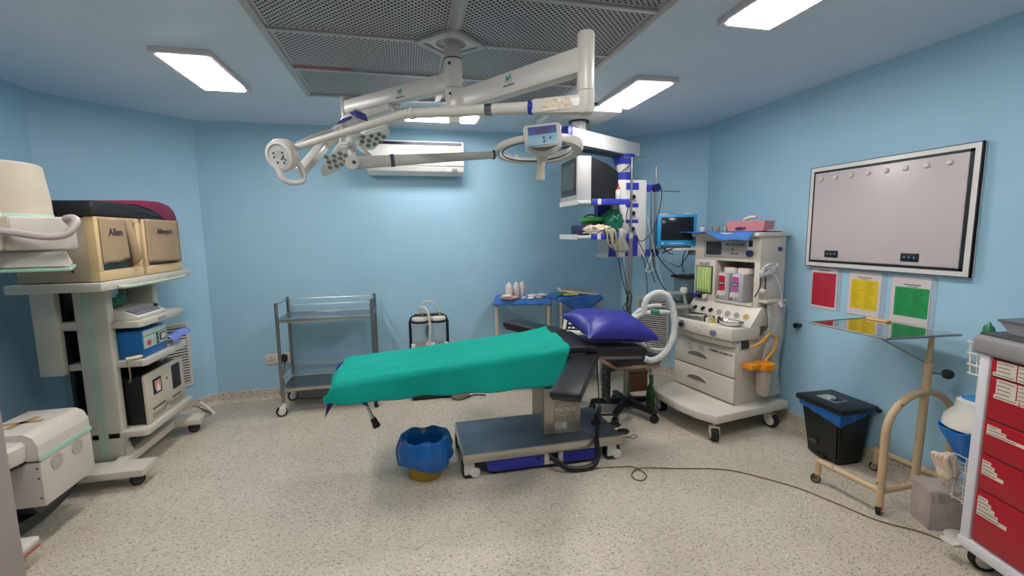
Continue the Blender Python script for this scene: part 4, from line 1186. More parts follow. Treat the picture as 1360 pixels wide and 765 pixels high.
# work top with a bowed front lip
wt = [(-0.63, 0.2), (-0.635, -0.04), (-0.5, -0.075), (-0.3, -0.092), (-0.12, -0.088), (0.0, -0.06), (0.02, 0.0), (0.03, 0.2)]
B().prism(wt, 'z', 0.695, 0.79, bev=0.012).obj('work_top', M_AN, am)
B().prism([(-0.60, 0.1), (-0.60, -0.02), (-0.3, -0.06), (-0.02, -0.03), (0.0, 0.1)], 'z', 0.64, 0.70, bev=0.01).obj('lip_underside', M_AN2, am)
kn = B().cyl((-0.47, -0.077, 0.742), (-0.47, -0.086, 0.742), 0.034, seg=22).obj('control_plate', mat('chrome_grey', (150, 150, 158), rough=0.25, metal=0.6, var=0.03), am)
B().cyl((-0.47, -0.085, 0.742), (-0.47, -0.105, 0.742), 0.014, seg=14).obj('knob', M_BLACK, kn)
B().cyl((-0.29, -0.088, 0.738), (-0.29, -0.102, 0.738), 0.021, seg=20).obj('knob', M_AN2, am)
B().cyl((-0.14, -0.086, 0.735), (-0.14, -0.104, 0.735), 0.024, seg=20).obj('knob', mat('violet_grey_knob', (120, 116, 140), rough=0.3, var=0.1), am)
# sloping gauge panel
gp = B().prism([(0.10, 0.785), (0.205, 0.925), (0.30, 0.925), (0.30, 0.785)], 'x', -0.635, 0.02, bev=0.004).obj('gauge_panel', M_AN, am)
gn = Vector((0, -0.8, 0.6))
for k in range(7):
    x = -0.555 + k * 0.083
    c = Vector((x, 0.148, 0.849)) + gn * 0.002
    m = (M_BLACK, M_BLACK, M_BLACK, M_GREYM, M_GREYM, M_GREYM, mat('amber_gauge', (204, 150, 60), rough=0.4))[k]
    g = B().cyl(c, c + gn * 0.006, 0.027, seg=20).obj('gauge_rim', M_WHITE, gp)
    B().cyl(c + gn * 0.005, c + gn * 0.009, 0.021, seg=20).obj('gauge_face', m, g)
# upper cabinet built as a frame round the vaporizer bay
y0, y1 = 0.20, 0.47
uc = B()
uc.box(-0.635, -0.41, y0, y1, 0.92, 1.262, 0.003)
uc.box(-0.052, -0.005, y0, y1, 0.92, 1.262, 0.003)
uc.box(-0.635, -0.005, y0, y1, 1.258, 1.455, 0.004)
uc.box(-0.42, -0.04, y1 - 0.02, y1, 0.92, 1.262)
uc.box(-0.635, 0.0, y0 + 0.1, y1, 0.70, 0.925)
uc.obj('upper_cabinet', M_AN, am)
B().prism([(-0.65, 0.165), (-0.3, 0.145), (0.0, 0.165), (0.015, 0.2), (0.015, 0.49), (-0.65, 0.49)], 'z', 1.45, 1.482, bev=0.01).obj('cabinet_top', M_AN, am)
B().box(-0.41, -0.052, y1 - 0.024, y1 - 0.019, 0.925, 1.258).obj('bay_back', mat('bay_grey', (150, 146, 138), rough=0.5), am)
# display
sp_ = B().box(-0.535, -0.125, 0.193, 0.202, 1.288, 1.425, 0.003).obj('display_panel', mat('panel_grey', (176, 172, 168), rough=0.4, var=0.03), am)
B().box(-0.508, -0.355, 0.189, 0.195, 1.305, 1.41, 0.002).obj('screen', mat('dead_lcd', (54, 56, 62), rough=0.2, var=0.05), sp_)
for k, (kx, kz, c) in enumerate(((-0.245, 1.352, (120, 118, 70)), (-0.205, 1.352, (206, 178, 84)), (-0.245, 1.32, (120, 124, 128)), (-0.205, 1.32, (120, 124, 128)))):
    B().box(kx - 0.013, kx + 0.013, 0.190, 0.194, kz - 0.009, kz + 0.009, 0.002).obj('key', mat('key_%d' % k, c, rough=0.5, var=0), sp_)
B().prism([(-0.318, 1.383), (-0.302, 1.396), (-0.272, 1.396), (-0.288, 1.383)], 'y', 0.1905, 0.1935).obj('maker_mark', M_INK, sp_)
lb_ = B()
for k in range(16):
    lb_.box(-0.262 + k * 0.0078, -0.2565 + k * 0.0078, 0.1912, 0.1932, 1.385, 1.394)
lb_.box(-0.285, -0.14, 0.1912, 0.1932, 1.374, 1.377)
lb_.obj('panel_lettering', M_INK, sp_)
B().box(-0.105, -0.075, 0.192, 0.202, 1.375, 1.42, 0.002).obj('switch', M_BLACK, am)
B().cyl((-0.09, 0.201, 1.325), (-0.09, 0.18, 1.325), 0.026, seg=18).obj('knob', mat('navy_knob', (36, 36, 92), rough=0.35), am)
text('ALLIED', 0.034, mat('maker_blue', (52, 58, 110), rough=0.5, var=0), am, (-0.525, 0.199, 1.222), (pi / 2, 0, 0), shear=0.25)
# flow meter block
B().box(-0.606, -0.437, 0.192, 0.2035, 0.975, 1.206).obj('flow_meter_frame', M_DGREY, am)
fm = B().box(-0.598, -0.445, 0.188, 0.203, 0.985, 1.198, 0.003).obj('flow_meter', mat('flow_green', (176, 206, 120), rough=0.3, var=0.05, scale=20), am)
for k in range(5):
    B().cyl((-0.58 + k * 0.029, 0.186, 1.0), (-0.58 + k * 0.029, 0.186, 1.19), 0.007, seg=10).obj('flow_tube', mat('flow_tube_green', (206, 226, 150), rough=0.15, var=0.05), fm)
for k in range(4):
    B().cyl((-0.565 + k * 0.03, 0.183, 1.008), (-0.565 + k * 0.03, 0.179, 1.008), 0.005, seg=8).obj('float', M_INK, fm)
for k, (kx, mm) in enumerate(((-0.59, MATS['royal_blue_plastic']), (-0.54, M_BLACK), (-0.49, M_WHITE))):
    B().lathe([(0.0, 0.0), (0.012, 0.0), (0.02, 0.012), (0.02, 0.034), (0.0, 0.036)], (kx, 0.2, 0.952), (0, -1, 0), seg=16, caps=False).obj('flow_knob', mm, am)
# two vaporizers
def vaporizer(x, col, label, colname):
    v = B()
    v.box(x - 0.055, x + 0.05, 0.19, 0.36, 0.945, 1.165, 0.012)
    vo = v.obj('vaporizer', mat('vaporizer_grey', (176, 176, 178), rough=0.35, var=0.03), am)
    vo['label'] = label
    B().lathe([(0.0, 0.0), (0.06, 0.0), (0.062, 0.03), (0.058, 0.042), (0.0, 0.042)], (x + 0.005, 0.275, 1.163), seg=24, caps=False).obj('dial', M_WHITE, vo)
    B().cyl((x + 0.005, 0.275, 1.204), (x + 0.005, 0.275, 1.21), 0.045, seg=22).obj('dial_cap', mat(colname, col, rough=0.4, var=0.05), vo)
    B().box(x - 0.05, x + 0.02, 0.187, 0.192, 0.98, 1.155, 0.002).obj('front_plate', M_WHITE, vo)
    B().box(x - 0.045, x + 0.015, 0.185, 0.188, 1.02, 1.14).obj('colour_label', mat(colname, col, rough=0.4, var=0.05), vo)
    B().box(x - 0.043, x + 0.013, 0.1835, 0.186, 1.068, 1.092).obj('name_strip', M_INK, vo)
    b2 = B()
    for k in range(7):
        b2.box(x - 0.037 + k * 0.0065, x - 0.033 + k * 0.0065, 0.183, 0.1838, 1.075, 1.085)
    b2.obj('name_lettering', M_WINK, vo)
    B().box(x - 0.062, x - 0.02, 0.184, 0.19, 0.965, 1.012, 0.002).obj('filler_label', M_WHITE, vo)
    B().cyl((x - 0.04, 0.186, 0.972), (x - 0.04, 0.18, 0.972), 0.006, seg=8).obj('screw', M_INK, vo)
    B().box(x - 0.03, x + 0.06, 0.30, 0.36, 1.09, 1.14, 0.006).obj('lock_bar', M_WHITE, vo)
vaporizer(-0.315, (196, 30, 58), 'vaporizer with a red label', 'red_label')
vaporizer(-0.185, (178, 92, 158), 'vaporizer with a magenta label', 'magenta_label')
B().box(-0.405, -0.055, 0.19, 0.45, 0.925, 0.945).obj('bay_shelf', M_AN2, am)
# right side: recess with yellow hose, suction jar, label
B().box(-0.004, 0.006, 0.04, 0.11, 0.625, 0.72, 0.002).obj('side_recess', M_DGREY, am)
hs = B().tube([(0.004, 0.08, 0.66), (0.05, 0.10, 0.655), (0.075, 0.16, 0.69), (0.075, 0.235, 0.735), (0.08, 0.30, 0.70), (0.08, 0.29, 0.62), (0.08, 0.215, 0.555), (0.08, 0.205, 0.52)], 0.0095, 10, 6).obj('suction_hose', mat('orange_yellow_rubber', (226, 158, 30), rough=0.4, var=0.05), am)
B().cyl((-0.002, 0.075, 0.66), (0.03, 0.09, 0.658), 0.014, seg=12).obj('hose_plug', M_BLACK, hs)
jr = B().lathe([(0.0, 0.485), (0.066, 0.485), (0.07, 0.495), (0.07, 0.528), (0.03, 0.536), (0.0, 0.536)], (0.08, 0.19, 0), seg=26, caps=False).obj('suction_jar', mat('orange_plastic', (236, 146, 18), rough=0.35, var=0.04), am)
B().box(0.01, 0.1, 0.04, 0.13, 0.488, 0.53, 0.01).obj('jar_bracket', mat('orange_plastic', (236, 146, 18)), jr)
B().lathe([(0.052, 0.486), (0.05, 0.30), (0.044, 0.288), (0.0, 0.287)], (0.08, 0.19, 0), seg=24, caps=False).obj('jar_glass', mat('amber_clear', (220, 205, 190), rough=0.12, var=0, alpha=0.45), jr)
for k in range(5):
    B().lathe([(0.0505, -0.002), (0.053, 0.0), (0.0505, 0.002)], (0.08, 0.19, 0.32 + k * 0.033), seg=24, caps=False).obj('jar_band', mat('amber_band', (200, 150, 120), rough=0.4), jr)
B().box(-0.004, 0.004, 0.38, 0.42, 1.34, 1.37, 0.001).obj('side_badge', mat('violet_badge', (72, 66, 120), rough=0.5), am)
B().box(-0.006, 0.07, 0.2, 0.40, 0.965, 0.985, 0.004).obj('side_shelf', M_AN2, am)
# left side: absorber with hose arm
ab = B().cyl((-0.66, 0.10, 0.865), (-0.66, 0.10, 0.835), 0.075, seg=24).obj('absorber_head', M_GREYM, am)
for k, (za, zb, mm) in enumerate(((0.835, 0.775, M_CREAM), (0.775, 0.745, M_BLACK), (0.745, 0.675, M_CREAM), (0.675, 0.635, M_BLACK), (0.635, 0.575, M_CREAM), (0.575, 0.54, M_BLACK))):
    B().cyl((-0.66, 0.10, za), (-0.66, 0.10, zb), 0.066 if mm is M_CREAM else 0.07, seg=24).obj('canister' if mm is M_CREAM else 'canister_band', mm, ab)
B().cyl((-0.66, 0.10, 0.54), (-0.66, 0.10, 0.49), 0.02, seg=12).obj('drain_valve', M_BLACK, ab)
br = B().tube([(-0.62, 0.10, 0.86), (-0.62, 0.07, 0.96), (-0.62, 0.03, 0.975), (-0.62, -0.09, 0.98), (-0.62, -0.10, 0.96), (-0.62, -0.10, 0.87)], 0.016, 10).obj('hose_bracket', mat('bracket_grey', (178, 178, 176), rough=0.3, metal=0.5, var=0.04), am)
B().lathe([(0.0, 0.0), (0.03, 0.0), (0.03, 0.035), (0.02, 0.045), (0.0, 0.045)], (-0.62, 0.07, 0.975), seg=16, caps=False).obj('valve_dome', M_WHITE, br)
B().lathe([(0.0, 0.0), (0.028, 0.0), (0.028, 0.04), (0.018, 0.05), (0.0, 0.05)], (-0.62, -0.05, 0.86), seg=16, caps=False).obj('valve_dome', M_GREYM, br)
B().box(-0.70, -0.55, -0.12, 0.12, 0.845, 0.868, 0.006).obj('bracket_plate', M_GREYM, br)
bl = B().box(-0.84, -0.66, 0.15, 0.34, 0.80, 0.865, 0.006).obj('bellows_base', M_BLACK, am)
B().box(-0.835, -0.665, 0.155, 0.335, 0.865, 1.085, 0.01).obj('bellows_case', mat('smoked_plastic', (120, 134, 130), rough=0.15, var=0, alpha=0.42), bl)
B().lathe([(0.0, 0.866)] + [((0.062 if k % 2 else 0.052), 0.868 + k * 0.008) for k in range(10)] + [(0.0, 0.948)], (-0.75, 0.245, 0), seg=20, caps=False).obj('bellows', M_RUB, bl)
B().prism([(-0.86, 1.085), (-0.64, 1.085), (-0.65, 1.115), (-0.72, 1.122), (-0.85, 1.108)], 'y', 0.135, 0.355, bev=0.006).obj('bellows_lid', M_BLACK, bl)
# monitor arm on the left of the cabinet
B().box(-0.92, -0.63, 0.02, 0.25, 1.335, 1.352, 0.004).obj('monitor_shelf', M_WHITE, am)
B().box(-0.72, -0.62, 0.2, 0.3, 1.29, 1.335, 0.006).obj('shelf_bracket', M_GREYM, am)

# ------------------------------------------------------------------ patient monitor
mo = thing('patient_monitor', 'bright blue patient monitor with a dark screen left of the anaesthesia machine', 'monitor', al(-0.78, 0.115, 1.352), radians(-22))
M_MB = mat('cyan_plastic', (40, 150, 206), rough=0.35, var=0.03)
B().box(-0.165, 0.165, -0.05, 0.05, 0.018, 0.292, 0.012).obj('case', M_MB, mo)
B().box(-0.135, 0.135, -0.054, -0.048, 0.068, 0.268, 0.004).obj('screen_bezel', M_BLACK, mo)
B().box(-0.125, 0.125, -0.056, -0.053, 0.078, 0.26, 0.001).obj('screen', mat('monitor_glass', (28, 28, 34), rough=0.15, var=0.05), mo)
for kx in (-0.11, 0.09):
    B().box(kx - 0.035, kx + 0.035, -0.03, 0.03, 0.29, 0.3, 0.003).obj('top_vent', M_CREAM, mo)
b2 = B()
for k in range(9):
    b2.cyl((-0.06 + k * 0.014, -0.05, 0.042), (-0.06 + k * 0.014, -0.053, 0.042), 0.004, seg=8)
b2.obj('buttons', M_WINK, mo)
B().cyl((-0.12, -0.05, 0.042), (-0.12, -0.053, 0.042), 0.008, seg=12).obj('power_key', M_WINK, mo)
B().box(-0.12, 0.12, -0.045, 0.045, 0.0, 0.02, 0.004).obj('foot', M_DGREY, mo)
cp = B()
cp.tube([al(-0.86, 0.06, 1.356), al(-0.80, 0.01, 1.345), al(-0.74, -0.01, 1.32), al(-0.70, 0.02, 1.30)], 0.006, 6, 6)
cp.tube([al(-0.70, 0.04, 1.356), al(-0.74, 0.0, 1.335), al(-0.80, -0.01, 1.31)], 0.006, 6, 6)
tag(cp.obj('monitor_leads', M_BLACK), 'black lead clips lying on the monitor shelf', 'leads')
cable('black lead hanging from the blue monitor to the bellows box', [al(-0.72, 0.18, 1.335), al(-0.72, 0.15, 1.28), al(-0.75, 0.17, 1.2), al(-0.76, 0.2, 1.13)], 0.0045)
cable('second black lead hanging below the blue monitor', [al(-0.66, 0.17, 1.335), al(-0.68, 0.12, 1.24), al(-0.74, 0.12, 1.19), al(-0.86, 0.14, 1.21)], 0.004)
tag(B().cyl(al(-0.86, 0.14, 1.21), al(-0.97, 0.14, 1.235), 0.006, 0.004, seg=8).obj('lead_tip', mat('yellow_tip', (206, 196, 130), rough=0.5)), 'pale yellow lead tip poking out left of the anaesthesia machine', 'lead')

# ------------------------------------------------------------------ breathing hoses (corrugated)
M_HOSE = mat('white_corrugated_hose', (214, 216, 212), rough=0.4, var=0.04)
def hose(label, pts, r=0.021, m=M_HOSE, pitch=0.007):
    P = bez(pts, 40)
    # resample evenly and ripple the radius
    out = [P[0]]
    acc = 0.0
    for a, c in zip(P[:-1], P[1:]):
        acc += (c - a).length
        if acc > pitch / 2:
            out.append(c); acc = 0.0
    rr = [r * (1.0 if k % 2 else 0.86) for k in range(len(out))]
    return tag(B().tube(out, rr, 10).obj('breathing_hose', m, ang=20), label, 'hose', 'corrugated breathing hoses')
hose('white corrugated hose in a tall arch beside the drawers', [(1.79, 3.14, 0.86), (1.795, 3.13, 0.963), (1.854, 3.12, 1.015), (1.932, 3.11, 1.018), (1.987, 3.10, 0.965), (2.02, 3.09, 0.843), (2.018, 3.08, 0.71), (1.972, 3.07, 0.603), (1.894, 3.06, 0.529), (1.815, 3.06, 0.504), (1.765, 3.07, 0.52)], 0.026)
hose('white corrugated hose reaching left behind the pillow', [(1.64, 3.20, 0.70), (1.68, 3.20, 0.77), (1.76, 3.20, 0.828), (1.866, 3.20, 0.855), (1.985, 3.20, 0.853), (2.04, 3.19, 0.845)], 0.02)
hose('white corrugated hose behind the other hoses at the absorber', [(1.68, 3.30, 0.70), (1.75, 3.30, 0.785), (1.842, 3.30, 0.86), (1.943, 3.30, 0.887), (2.03, 3.30, 0.885)], 0.019)
hose('white corrugated hose sagging low beside the swivel stool', [(1.72, 3.28, 0.66), (1.80, 3.26, 0.625), (1.86, 3.25, 0.575), (1.93, 3.25, 0.54), (2.0, 3.25, 0.525), (2.06, 3.25, 0.53)], 0.016)
hose('pale grey hose hanging straight down beside the stool', [(1.885, 3.23, 0.60), (1.895, 3.23, 0.52), (1.905, 3.23, 0.42), (1.915, 3.23, 0.32)], 0.015, mat('pale_grey_hose', (170, 176, 170), rough=0.4, var=0.05))
M_GRN = mat('green_rubber', (28, 108, 70), rough=0.4, var=0.1)
tag(B().cyl((1.915, 3.23, 0.325), (1.922, 3.23, 0.25), 0.019, 0.016, seg=14).obj('hose_connector', M_GRN), 'green connector at the end of the hanging grey hose', 'connector')
tag(B().cyl((1.84, 3.12, 0.878), (1.90, 3.12, 0.872), 0.013, 0.02, seg=14).obj('hose_connector', mat('teal_green', (36, 160, 122), rough=0.4, var=0.05)), 'teal green connector among the white hoses', 'connector')
bg = B()
bg.blob((1.90, 3.205, 0.135), 0.033, 0.045, 0.135, 0.12, 6, 3, 1.0)
tag(bg.obj('breathing_bag', mat('dark_green_rubber', (44, 74, 44), rough=0.45, var=0.15), ang=80), 'dark green breathing bag hanging beside the machine castor', 'bag')

# ------------------------------------------------------------------ things on the machine
tag(B().grid(26, 14, lambda u, v: tuple(al(-0.74 + 0.70 * u + 0.03 * v, 0.10 + 0.33 * v, 1.486 + 0.004 * sin(u * 17) + (-0.06 * max(0, (0.18 - v) / 0.18) * max(0, min(1, (u - 0.42) * 4)))))).obj('blue_drape', mat('blue_paper_drape', (62, 116, 190), rough=0.7, var=0.06), ang=60, solid=0.003), 'blue paper sheet spread on top of the anaesthesia machine', 'sheet')
pb_ = thing('pink_tray', 'translucent pink plastic tray on top of the anaesthesia machine', 'tray', al(-0.17, 0.28, 1.493), ATH + radians(18))
M_PINK = mat('pink_clear_plastic', (214, 140, 146), rough=0.3, var=0.04, alpha=0.88)
t_ = B()
W, D, Hh = 0.14, 0.095, 0.075
t_.prism([(-W * 0.9, 0), (W * 0.9, 0), (W, Hh), (W - 0.005, Hh), (W * 0.9 - 0.006, 0.005), (-W * 0.9 + 0.006, 0.005), (-W + 0.005, Hh), (-W, Hh)], 'y', -D, D)
t_.prism([(-W * 0.9, 0), (W * 0.9, 0), (W, Hh), (-W, Hh)], 'y', -D - 0.004, -D)
t_.prism([(-W * 0.9, 0), (W * 0.9, 0), (W, Hh), (-W, Hh)], 'y', D, D + 0.004)
t_.obj('tray_shell', M_PINK, pb_)
tag(B().blob(al(-0.17, 0.24, 1.515), 0.09, 0.05, 0.017, 0.3, 14, 3, 3.0).obj('violet_wrap', mat('violet_wrap', (120, 76, 130), rough=0.5)), 'violet wrapping inside the pink tray', 'wrapping')
tag(B().tube([al(-0.27, 0.30, 1.56), al(-0.22, 0.31, 1.592), al(-0.15, 0.32, 1.60)], [0.008, 0.014, 0.012], 8, 5).obj('mask_tube', M_WHITE), 'white curved tube sticking up from the pink tray', 'tube')
for k, (x, y, c, nm, lab) in enumerate(((-0.56, 0.2, (214, 214, 210), 'steel_cup', 'small white cup at the left end of the blue sheet'), (-0.50, 0.23, (150, 150, 140), 'vial', 'small grey vial next to the white cup on the blue sheet'),
                           (-0.42, 0.22, (180, 130, 90), 'vial', 'small amber vial in the row on the blue sheet'), (-0.36, 0.24, (206, 196, 160), 'vial', 'small cream vial next to the amber one'), (-0.31, 0.21, (110, 106, 90), 'vial', 'small dark vial nearest the pink tray'))):
    r = 0.024 if k == 0 else 0.016
    h = 0.05 if k == 0 else 0.042
    q = al(x, y, 1.492)
    v = thing(nm, lab, 'cup' if k == 0 else 'vial', q, 0, 'vials on the machine top' if k else None)
    B().lathe([(0, 0), (r * 0.9, 0), (r, 0.004), (r, h * 0.7), (r * 0.6, h * 0.82), (0, h * 0.82)], seg=14, caps=False).obj('body', mat('vial_%d' % k, c, rough=0.3, var=0.1), v)
    B().cyl((0, 0, h * 0.8), (0, 0, h), r * 0.65, seg=12).obj('cap', M_CHROME, v)
tag(B().blob(al(-0.05, 0.38, 1.494), 0.07, 0.06, 0.011, 0.15, 8, 3, 7.0).obj('folded_gauze', M_WHITE), 'folded white gauze at the right end of the machine top', 'gauze')
# steel tray with papers and vials on the work top
tr = thing('steel_tray', 'shallow steel tray on the left of the machine work top', 'tray', al(-0.47, 0.035, 0.791), ATH + radians(4))
t_ = B()
t_.box(-0.15, 0.15, -0.085, 0.085, 0.0, 0.003)
for a, c, d, e in ((-0.15, 0.15, -0.085, -0.08), (-0.15, 0.15, 0.08, 0.085), (-0.15, -0.145, -0.085, 0.085), (0.145, 0.15, -0.085, 0.085)):
    t_.box(a, c, d, e, 0.0, 0.028)
t_.obj('tray_shell', M_STEEL, tr)
for k in range(5):
    q = B().box(-0.04, 0.04, -0.02, 0.02, 0, 0.004).obj('ampoule_strip', mat('strip_%d' % k, ((196, 192, 200), (168, 160, 186), (206, 206, 206), (150, 150, 158), (190, 184, 170))[k], rough=0.4, var=0.25, scale=60))
    q.location = al(-0.55 + k * 0.045, 0.035 + 0.02 * ((k * 7) % 3 - 1), 0.797 + k * 0.0045)
    q.rotation_euler = (0, 0, ATH + 0.5 * k)
    tag(q, ('pale paper strip lowest in the steel tray', 'lilac paper strip in the steel tray', 'white paper strip in the middle of the steel tray', 'grey paper strip in the steel tray', 'cream paper strip topmost in the steel tray')[k], 'paper strip', 'strips in the steel tray')
for k, (x, y, c, lab) in enumerate(((-0.285, -0.02, (70, 44, 34), 'brown glass vial with a black cap beside the steel tray'), (-0.25, -0.035, (226, 220, 210), 'white vial between the brown vial and the kidney dish'), (-0.225, 0.0, (206, 178, 60), 'yellow labelled vial next to the kidney dish'), (-0.205, 0.035, (60, 56, 60), 'dark vial behind the kidney dish'))):
    v = thing('vial', lab, 'vial', al(x, y, 0.791), 0, 'vials on the machine work top')
    B().lathe([(0, 0), (0.014, 0), (0.015, 0.003), (0.015, 0.034), (0.008, 0.04), (0, 0.04)], seg=14, caps=False).obj('body', mat('wvial_%d' % k, c, rough=0.25, var=0.1), v)
    B().cyl((0, 0, 0.039), (0, 0, 0.05), 0.009, seg=12).obj('cap', M_BLACK if k != 1 else M_CHROME, v)
kd = B()
def kidney(u, v):
    a = 2 * pi * u
    r = 0.11 + 0.0
    x = 0.115 * cos(a); y = 0.062 * sin(a) + 0.025 * cos(a) ** 2
    s = 0.62 + 0.38 * v
    return (x * s, y * s, 0.002 + 0.036 * v ** 1.5)
kd.grid(40, 8, kidney)
kd.poly([(0.115 * cos(2 * pi * k / 40) * 0.62, (0.062 * sin(2 * pi * k / 40) + 0.025 * cos(2 * pi * k / 40) ** 2) * 0.62, 0.002) for k in range(40)])
ko = kd.obj('kidney_dish', M_CHROME, ang=60, solid=0.002)
ko.location = al(-0.10, 0.02, 0.791)
ko.rotation_euler = (0, 0, ATH - 0.1)
tag(ko, 'shiny steel kidney dish on the right of the machine work top', 'dish')
tag(B().blob(al(-0.08, 0.02, 0.818), 0.05, 0.03, 0.016, 0.5, 16, 3, 9.0).obj('cotton_swabs', M_WHITE), 'white cotton swabs in the steel kidney dish', 'swabs')
# clear bags and leads hung on the right flank
M_CBAG = mat('clear_bag', (206, 200, 196), rough=0.25, var=0.1, scale=14, alpha=0.55, bump=0.3, bscale=18)
def bag2(u, v):
    return tuple(al(0.05 + 0.035 * sin(u * pi) * (0.6 + 0.4 * sin(v * 6)) + 0.012 * noise.noise(Vector((u * 5, v * 7, 0))), 0.22 + 0.19 * u + 0.02 * sin(v * 7), 0.965 - 0.72 * v))
tag(B().grid(14, 30, bag2).obj('plastic_bag', M_CBAG, ang=80, solid=0.002), 'long crumpled clear plastic bag hanging on the right side of the machine', 'bag')
tag(B().blob(al(0.045, 0.335, 0.945), 0.03, 0.045, 0.04, 0.5, 12, 3, 4.0).obj('glove_bundle', mat('stained_white', (214, 198, 192), rough=0.6, spots=((150, 70, 60), 0.42, 30))), 'stained white bundle at the top of the clear plastic bag', 'bundle')
M_TUBE = mat('clear_tubing', (216, 218, 220), rough=0.2, var=0.05)
cb = B()
random.seed(31)
for k in range(6):
    pts = []
    for j in range(9):
        a = j * 1.1 + k
        pts.append(al(0.03 + 0.012 * sin(a * 2 + k), 0.22 + 0.075 * cos(a) + 0.012 * k, 1.19 + 0.035 * sin(a * 1.3) + 0.006 * k))
    cb.tube(pts, 0.004, 6, 4)
tag(cb.obj('coiled_lines', M_TUBE), 'tangled clear drip lines taped to the right side of the machine', 'tubing')
cable('clear drip line hanging down to a white clamp at the machine side', [al(0.03, 0.28, 1.2), al(0.05, 0.33, 1.12), al(0.05, 0.37, 1.02), al(0.05, 0.385, 0.93)], 0.0045, M_TUBE, 'drip_line', 'tubing')
cable('black lead hanging on the right side of the machine', [al(0.02, 0.17, 1.19), al(0.04, 0.16, 1.12), al(0.045, 0.13, 1.06), al(0.05, 0.09, 1.02)], 0.005)
cable('dark lead behind the white clip on the machine side', [al(0.02, 0.22, 1.2), al(0.035, 0.215, 1.12), al(0.035, 0.21, 1.06)], 0.005)
tag(B().blob(al(0.035, 0.185, 1.055), 0.014, 0.024, 0.02, 0.2, 6, 2, 4.0).obj('white_clip', M_WHITE), 'small white clip hanging among the lines on the machine side', 'clip')
tag(B().tube([al(0.05, 0.35, 0.96), al(0.055, 0.39, 0.93), al(0.05, 0.43, 0.975)], 0.005, 6, 4).obj('white_clamp', M_WHITE), 'white clamp at the end of the clear drip line', 'clamp')
tag(B().lathe([(0, 0), (0.014, 0), (0.014, 0.02), (0.02, 0.024), (0.02, 0.05), (0, 0.052)], (XR - 0.002, 2.715, 0.79), (-1, 0, 0), seg=14, caps=False).obj('gas_outlet', M_BLACK), 'small black outlet on the wall behind the machine', 'outlet')
# ================================================================== LEFT SIDE: MONITOR TROLLEY
mt = athing('equipment_trolley', 'tall cream equipment trolley with shelves on castors at the left wall', 'trolley', (-1.9, 3.45, 0))
M_TR = mat('aged_cream_paint', (206, 198, 184), rough=0.45, var=0.05, scale=5, spots=((150, 96, 80), 0.27, 7))
M_TRG = mat('aged_mint_stripe', (176, 192, 174), rough=0.5, var=0.1, scale=6)
M_TR2 = mat('trolley_cream', (200, 193, 180), rough=0.45, var=0.06, scale=4)
B().box(-2.10, -1.655, 2.92, 3.98, 1.208, 1.258, 0.008).obj('top_shelf', M_TR2, mt)
B().tube([(-1.653, 3.06, 1.222), (-1.635, 3.12, 1.216), (-1.625, 3.4, 1.214), (-1.635, 3.78, 1.214), (-1.653, 3.86, 1.222)], 0.011, 8, 5).obj('grab_rail', M_TRG, mt)
# front and rear columns
B().box(-1.975, -1.80, 3.20, 3.27, 0.10, 1.21, 0.014).obj('column', M_TR2, mt)
B().box(-1.925, -1.875, 3.197, 3.201, 0.12, 1.205).obj('mint_stripe', M_TRG, mt)
B().prism([(-1.80, 0.10), (-1.765, 0.10), (-1.79, 0.16), (-1.80, 0.2)], 'y', 3.205, 3.265).obj('column_foot', M_TR2, mt)
B().box(-1.975, -1.80, 3.72, 3.79, 0.10, 1.21, 0.014).obj('column', M_TR2, mt)
B().box(-2.17, -2.05, 3.18, 3.23, 0.68, 1.21, 0.006).obj('rear_plate', M_TR2, mt)
B().box(-2.07, -1.96, 3.21, 3.78, 0.96, 1.0).obj('rear_rail', M_TR2, mt)
B().box(-2.05, -1.97, 3.70, 3.76, 0.1, 1.21).obj('rear_column', M_TR2, mt)
B().box(-2.065, -2.045, 3.25, 3.76, 0.29, 1.205).obj('gap_dark_panel', M_BLACK, mt)  # black panel added to make the space between the columns read dark
# shelves
for z0, z1, x1, y0, y1 in ((0.945, 0.985, -1.64, 3.225, 3.77), (0.695, 0.735, -1.64, 3.225, 3.77), (0.245, 0.285, -1.66, 3.20, 3.83)):
    B().prism([(-2.05, y0), (x1 - 0.02, y0), (x1, y0 + 0.02), (x1, y1), (-2.05, y1)], 'z', z0, z1, bev=0.004).obj('shelf', M_TR2, mt)
sh = B().box(-1.642, -1.637, 3.42, 3.52, 0.956, 0.974).obj('maker_badge', mat('badge_grey', (150, 148, 140), rough=0.4, var=0.1), mt)
# chassis: side beams and cross feet
B().box(-1.83, -1.765, 3.05, 3.90, 0.075, 0.125, 0.005).obj('side_beam', M_TR, mt)
for y in (3.07, 3.83):
    f = B().box(-2.12, -1.60, y - 0.085, y + 0.085, 0.078, 0.122, 0.006).obj('cross_foot', M_TR, mt)
    for x in (-1.655, -2.06):
        caster(mt, x, y - 0.01, 0.038, radians(215), M_BLACK, M_RUB, M_DGREY, 0.08, 0.032)
# wires behind
random.seed(41)
wb_ = B()
for k in range(9):
    x, y = -1.99 + 0.02 * (k % 3), 3.34 + 0.05 * k
    wb_.tube([(x, y, 0.93), (x - 0.02, y - 0.03, 0.8), (x + random.uniform(-0.04, 0.04), y + 0.02, 0.68), (x - 0.03, y, 0.55), (x, y + 0.05, 0.42), (x - 0.05, y, 0.3)], 0.006, 6, 5)
tag(wb_.obj('cable_bundle', M_CABLE), 'bundle of dark cables hanging behind the left trolley column', 'cables')
tag(B().blob((-2.0, 3.42, 1.035), 0.05, 0.08, 0.045, 0.3, 8, 3, 2.0).obj('foot_switch', mat('pale_grey_plastic', (180, 176, 168), rough=0.4)), 'pale grey hand piece lying behind the trolley column', 'hand piece')

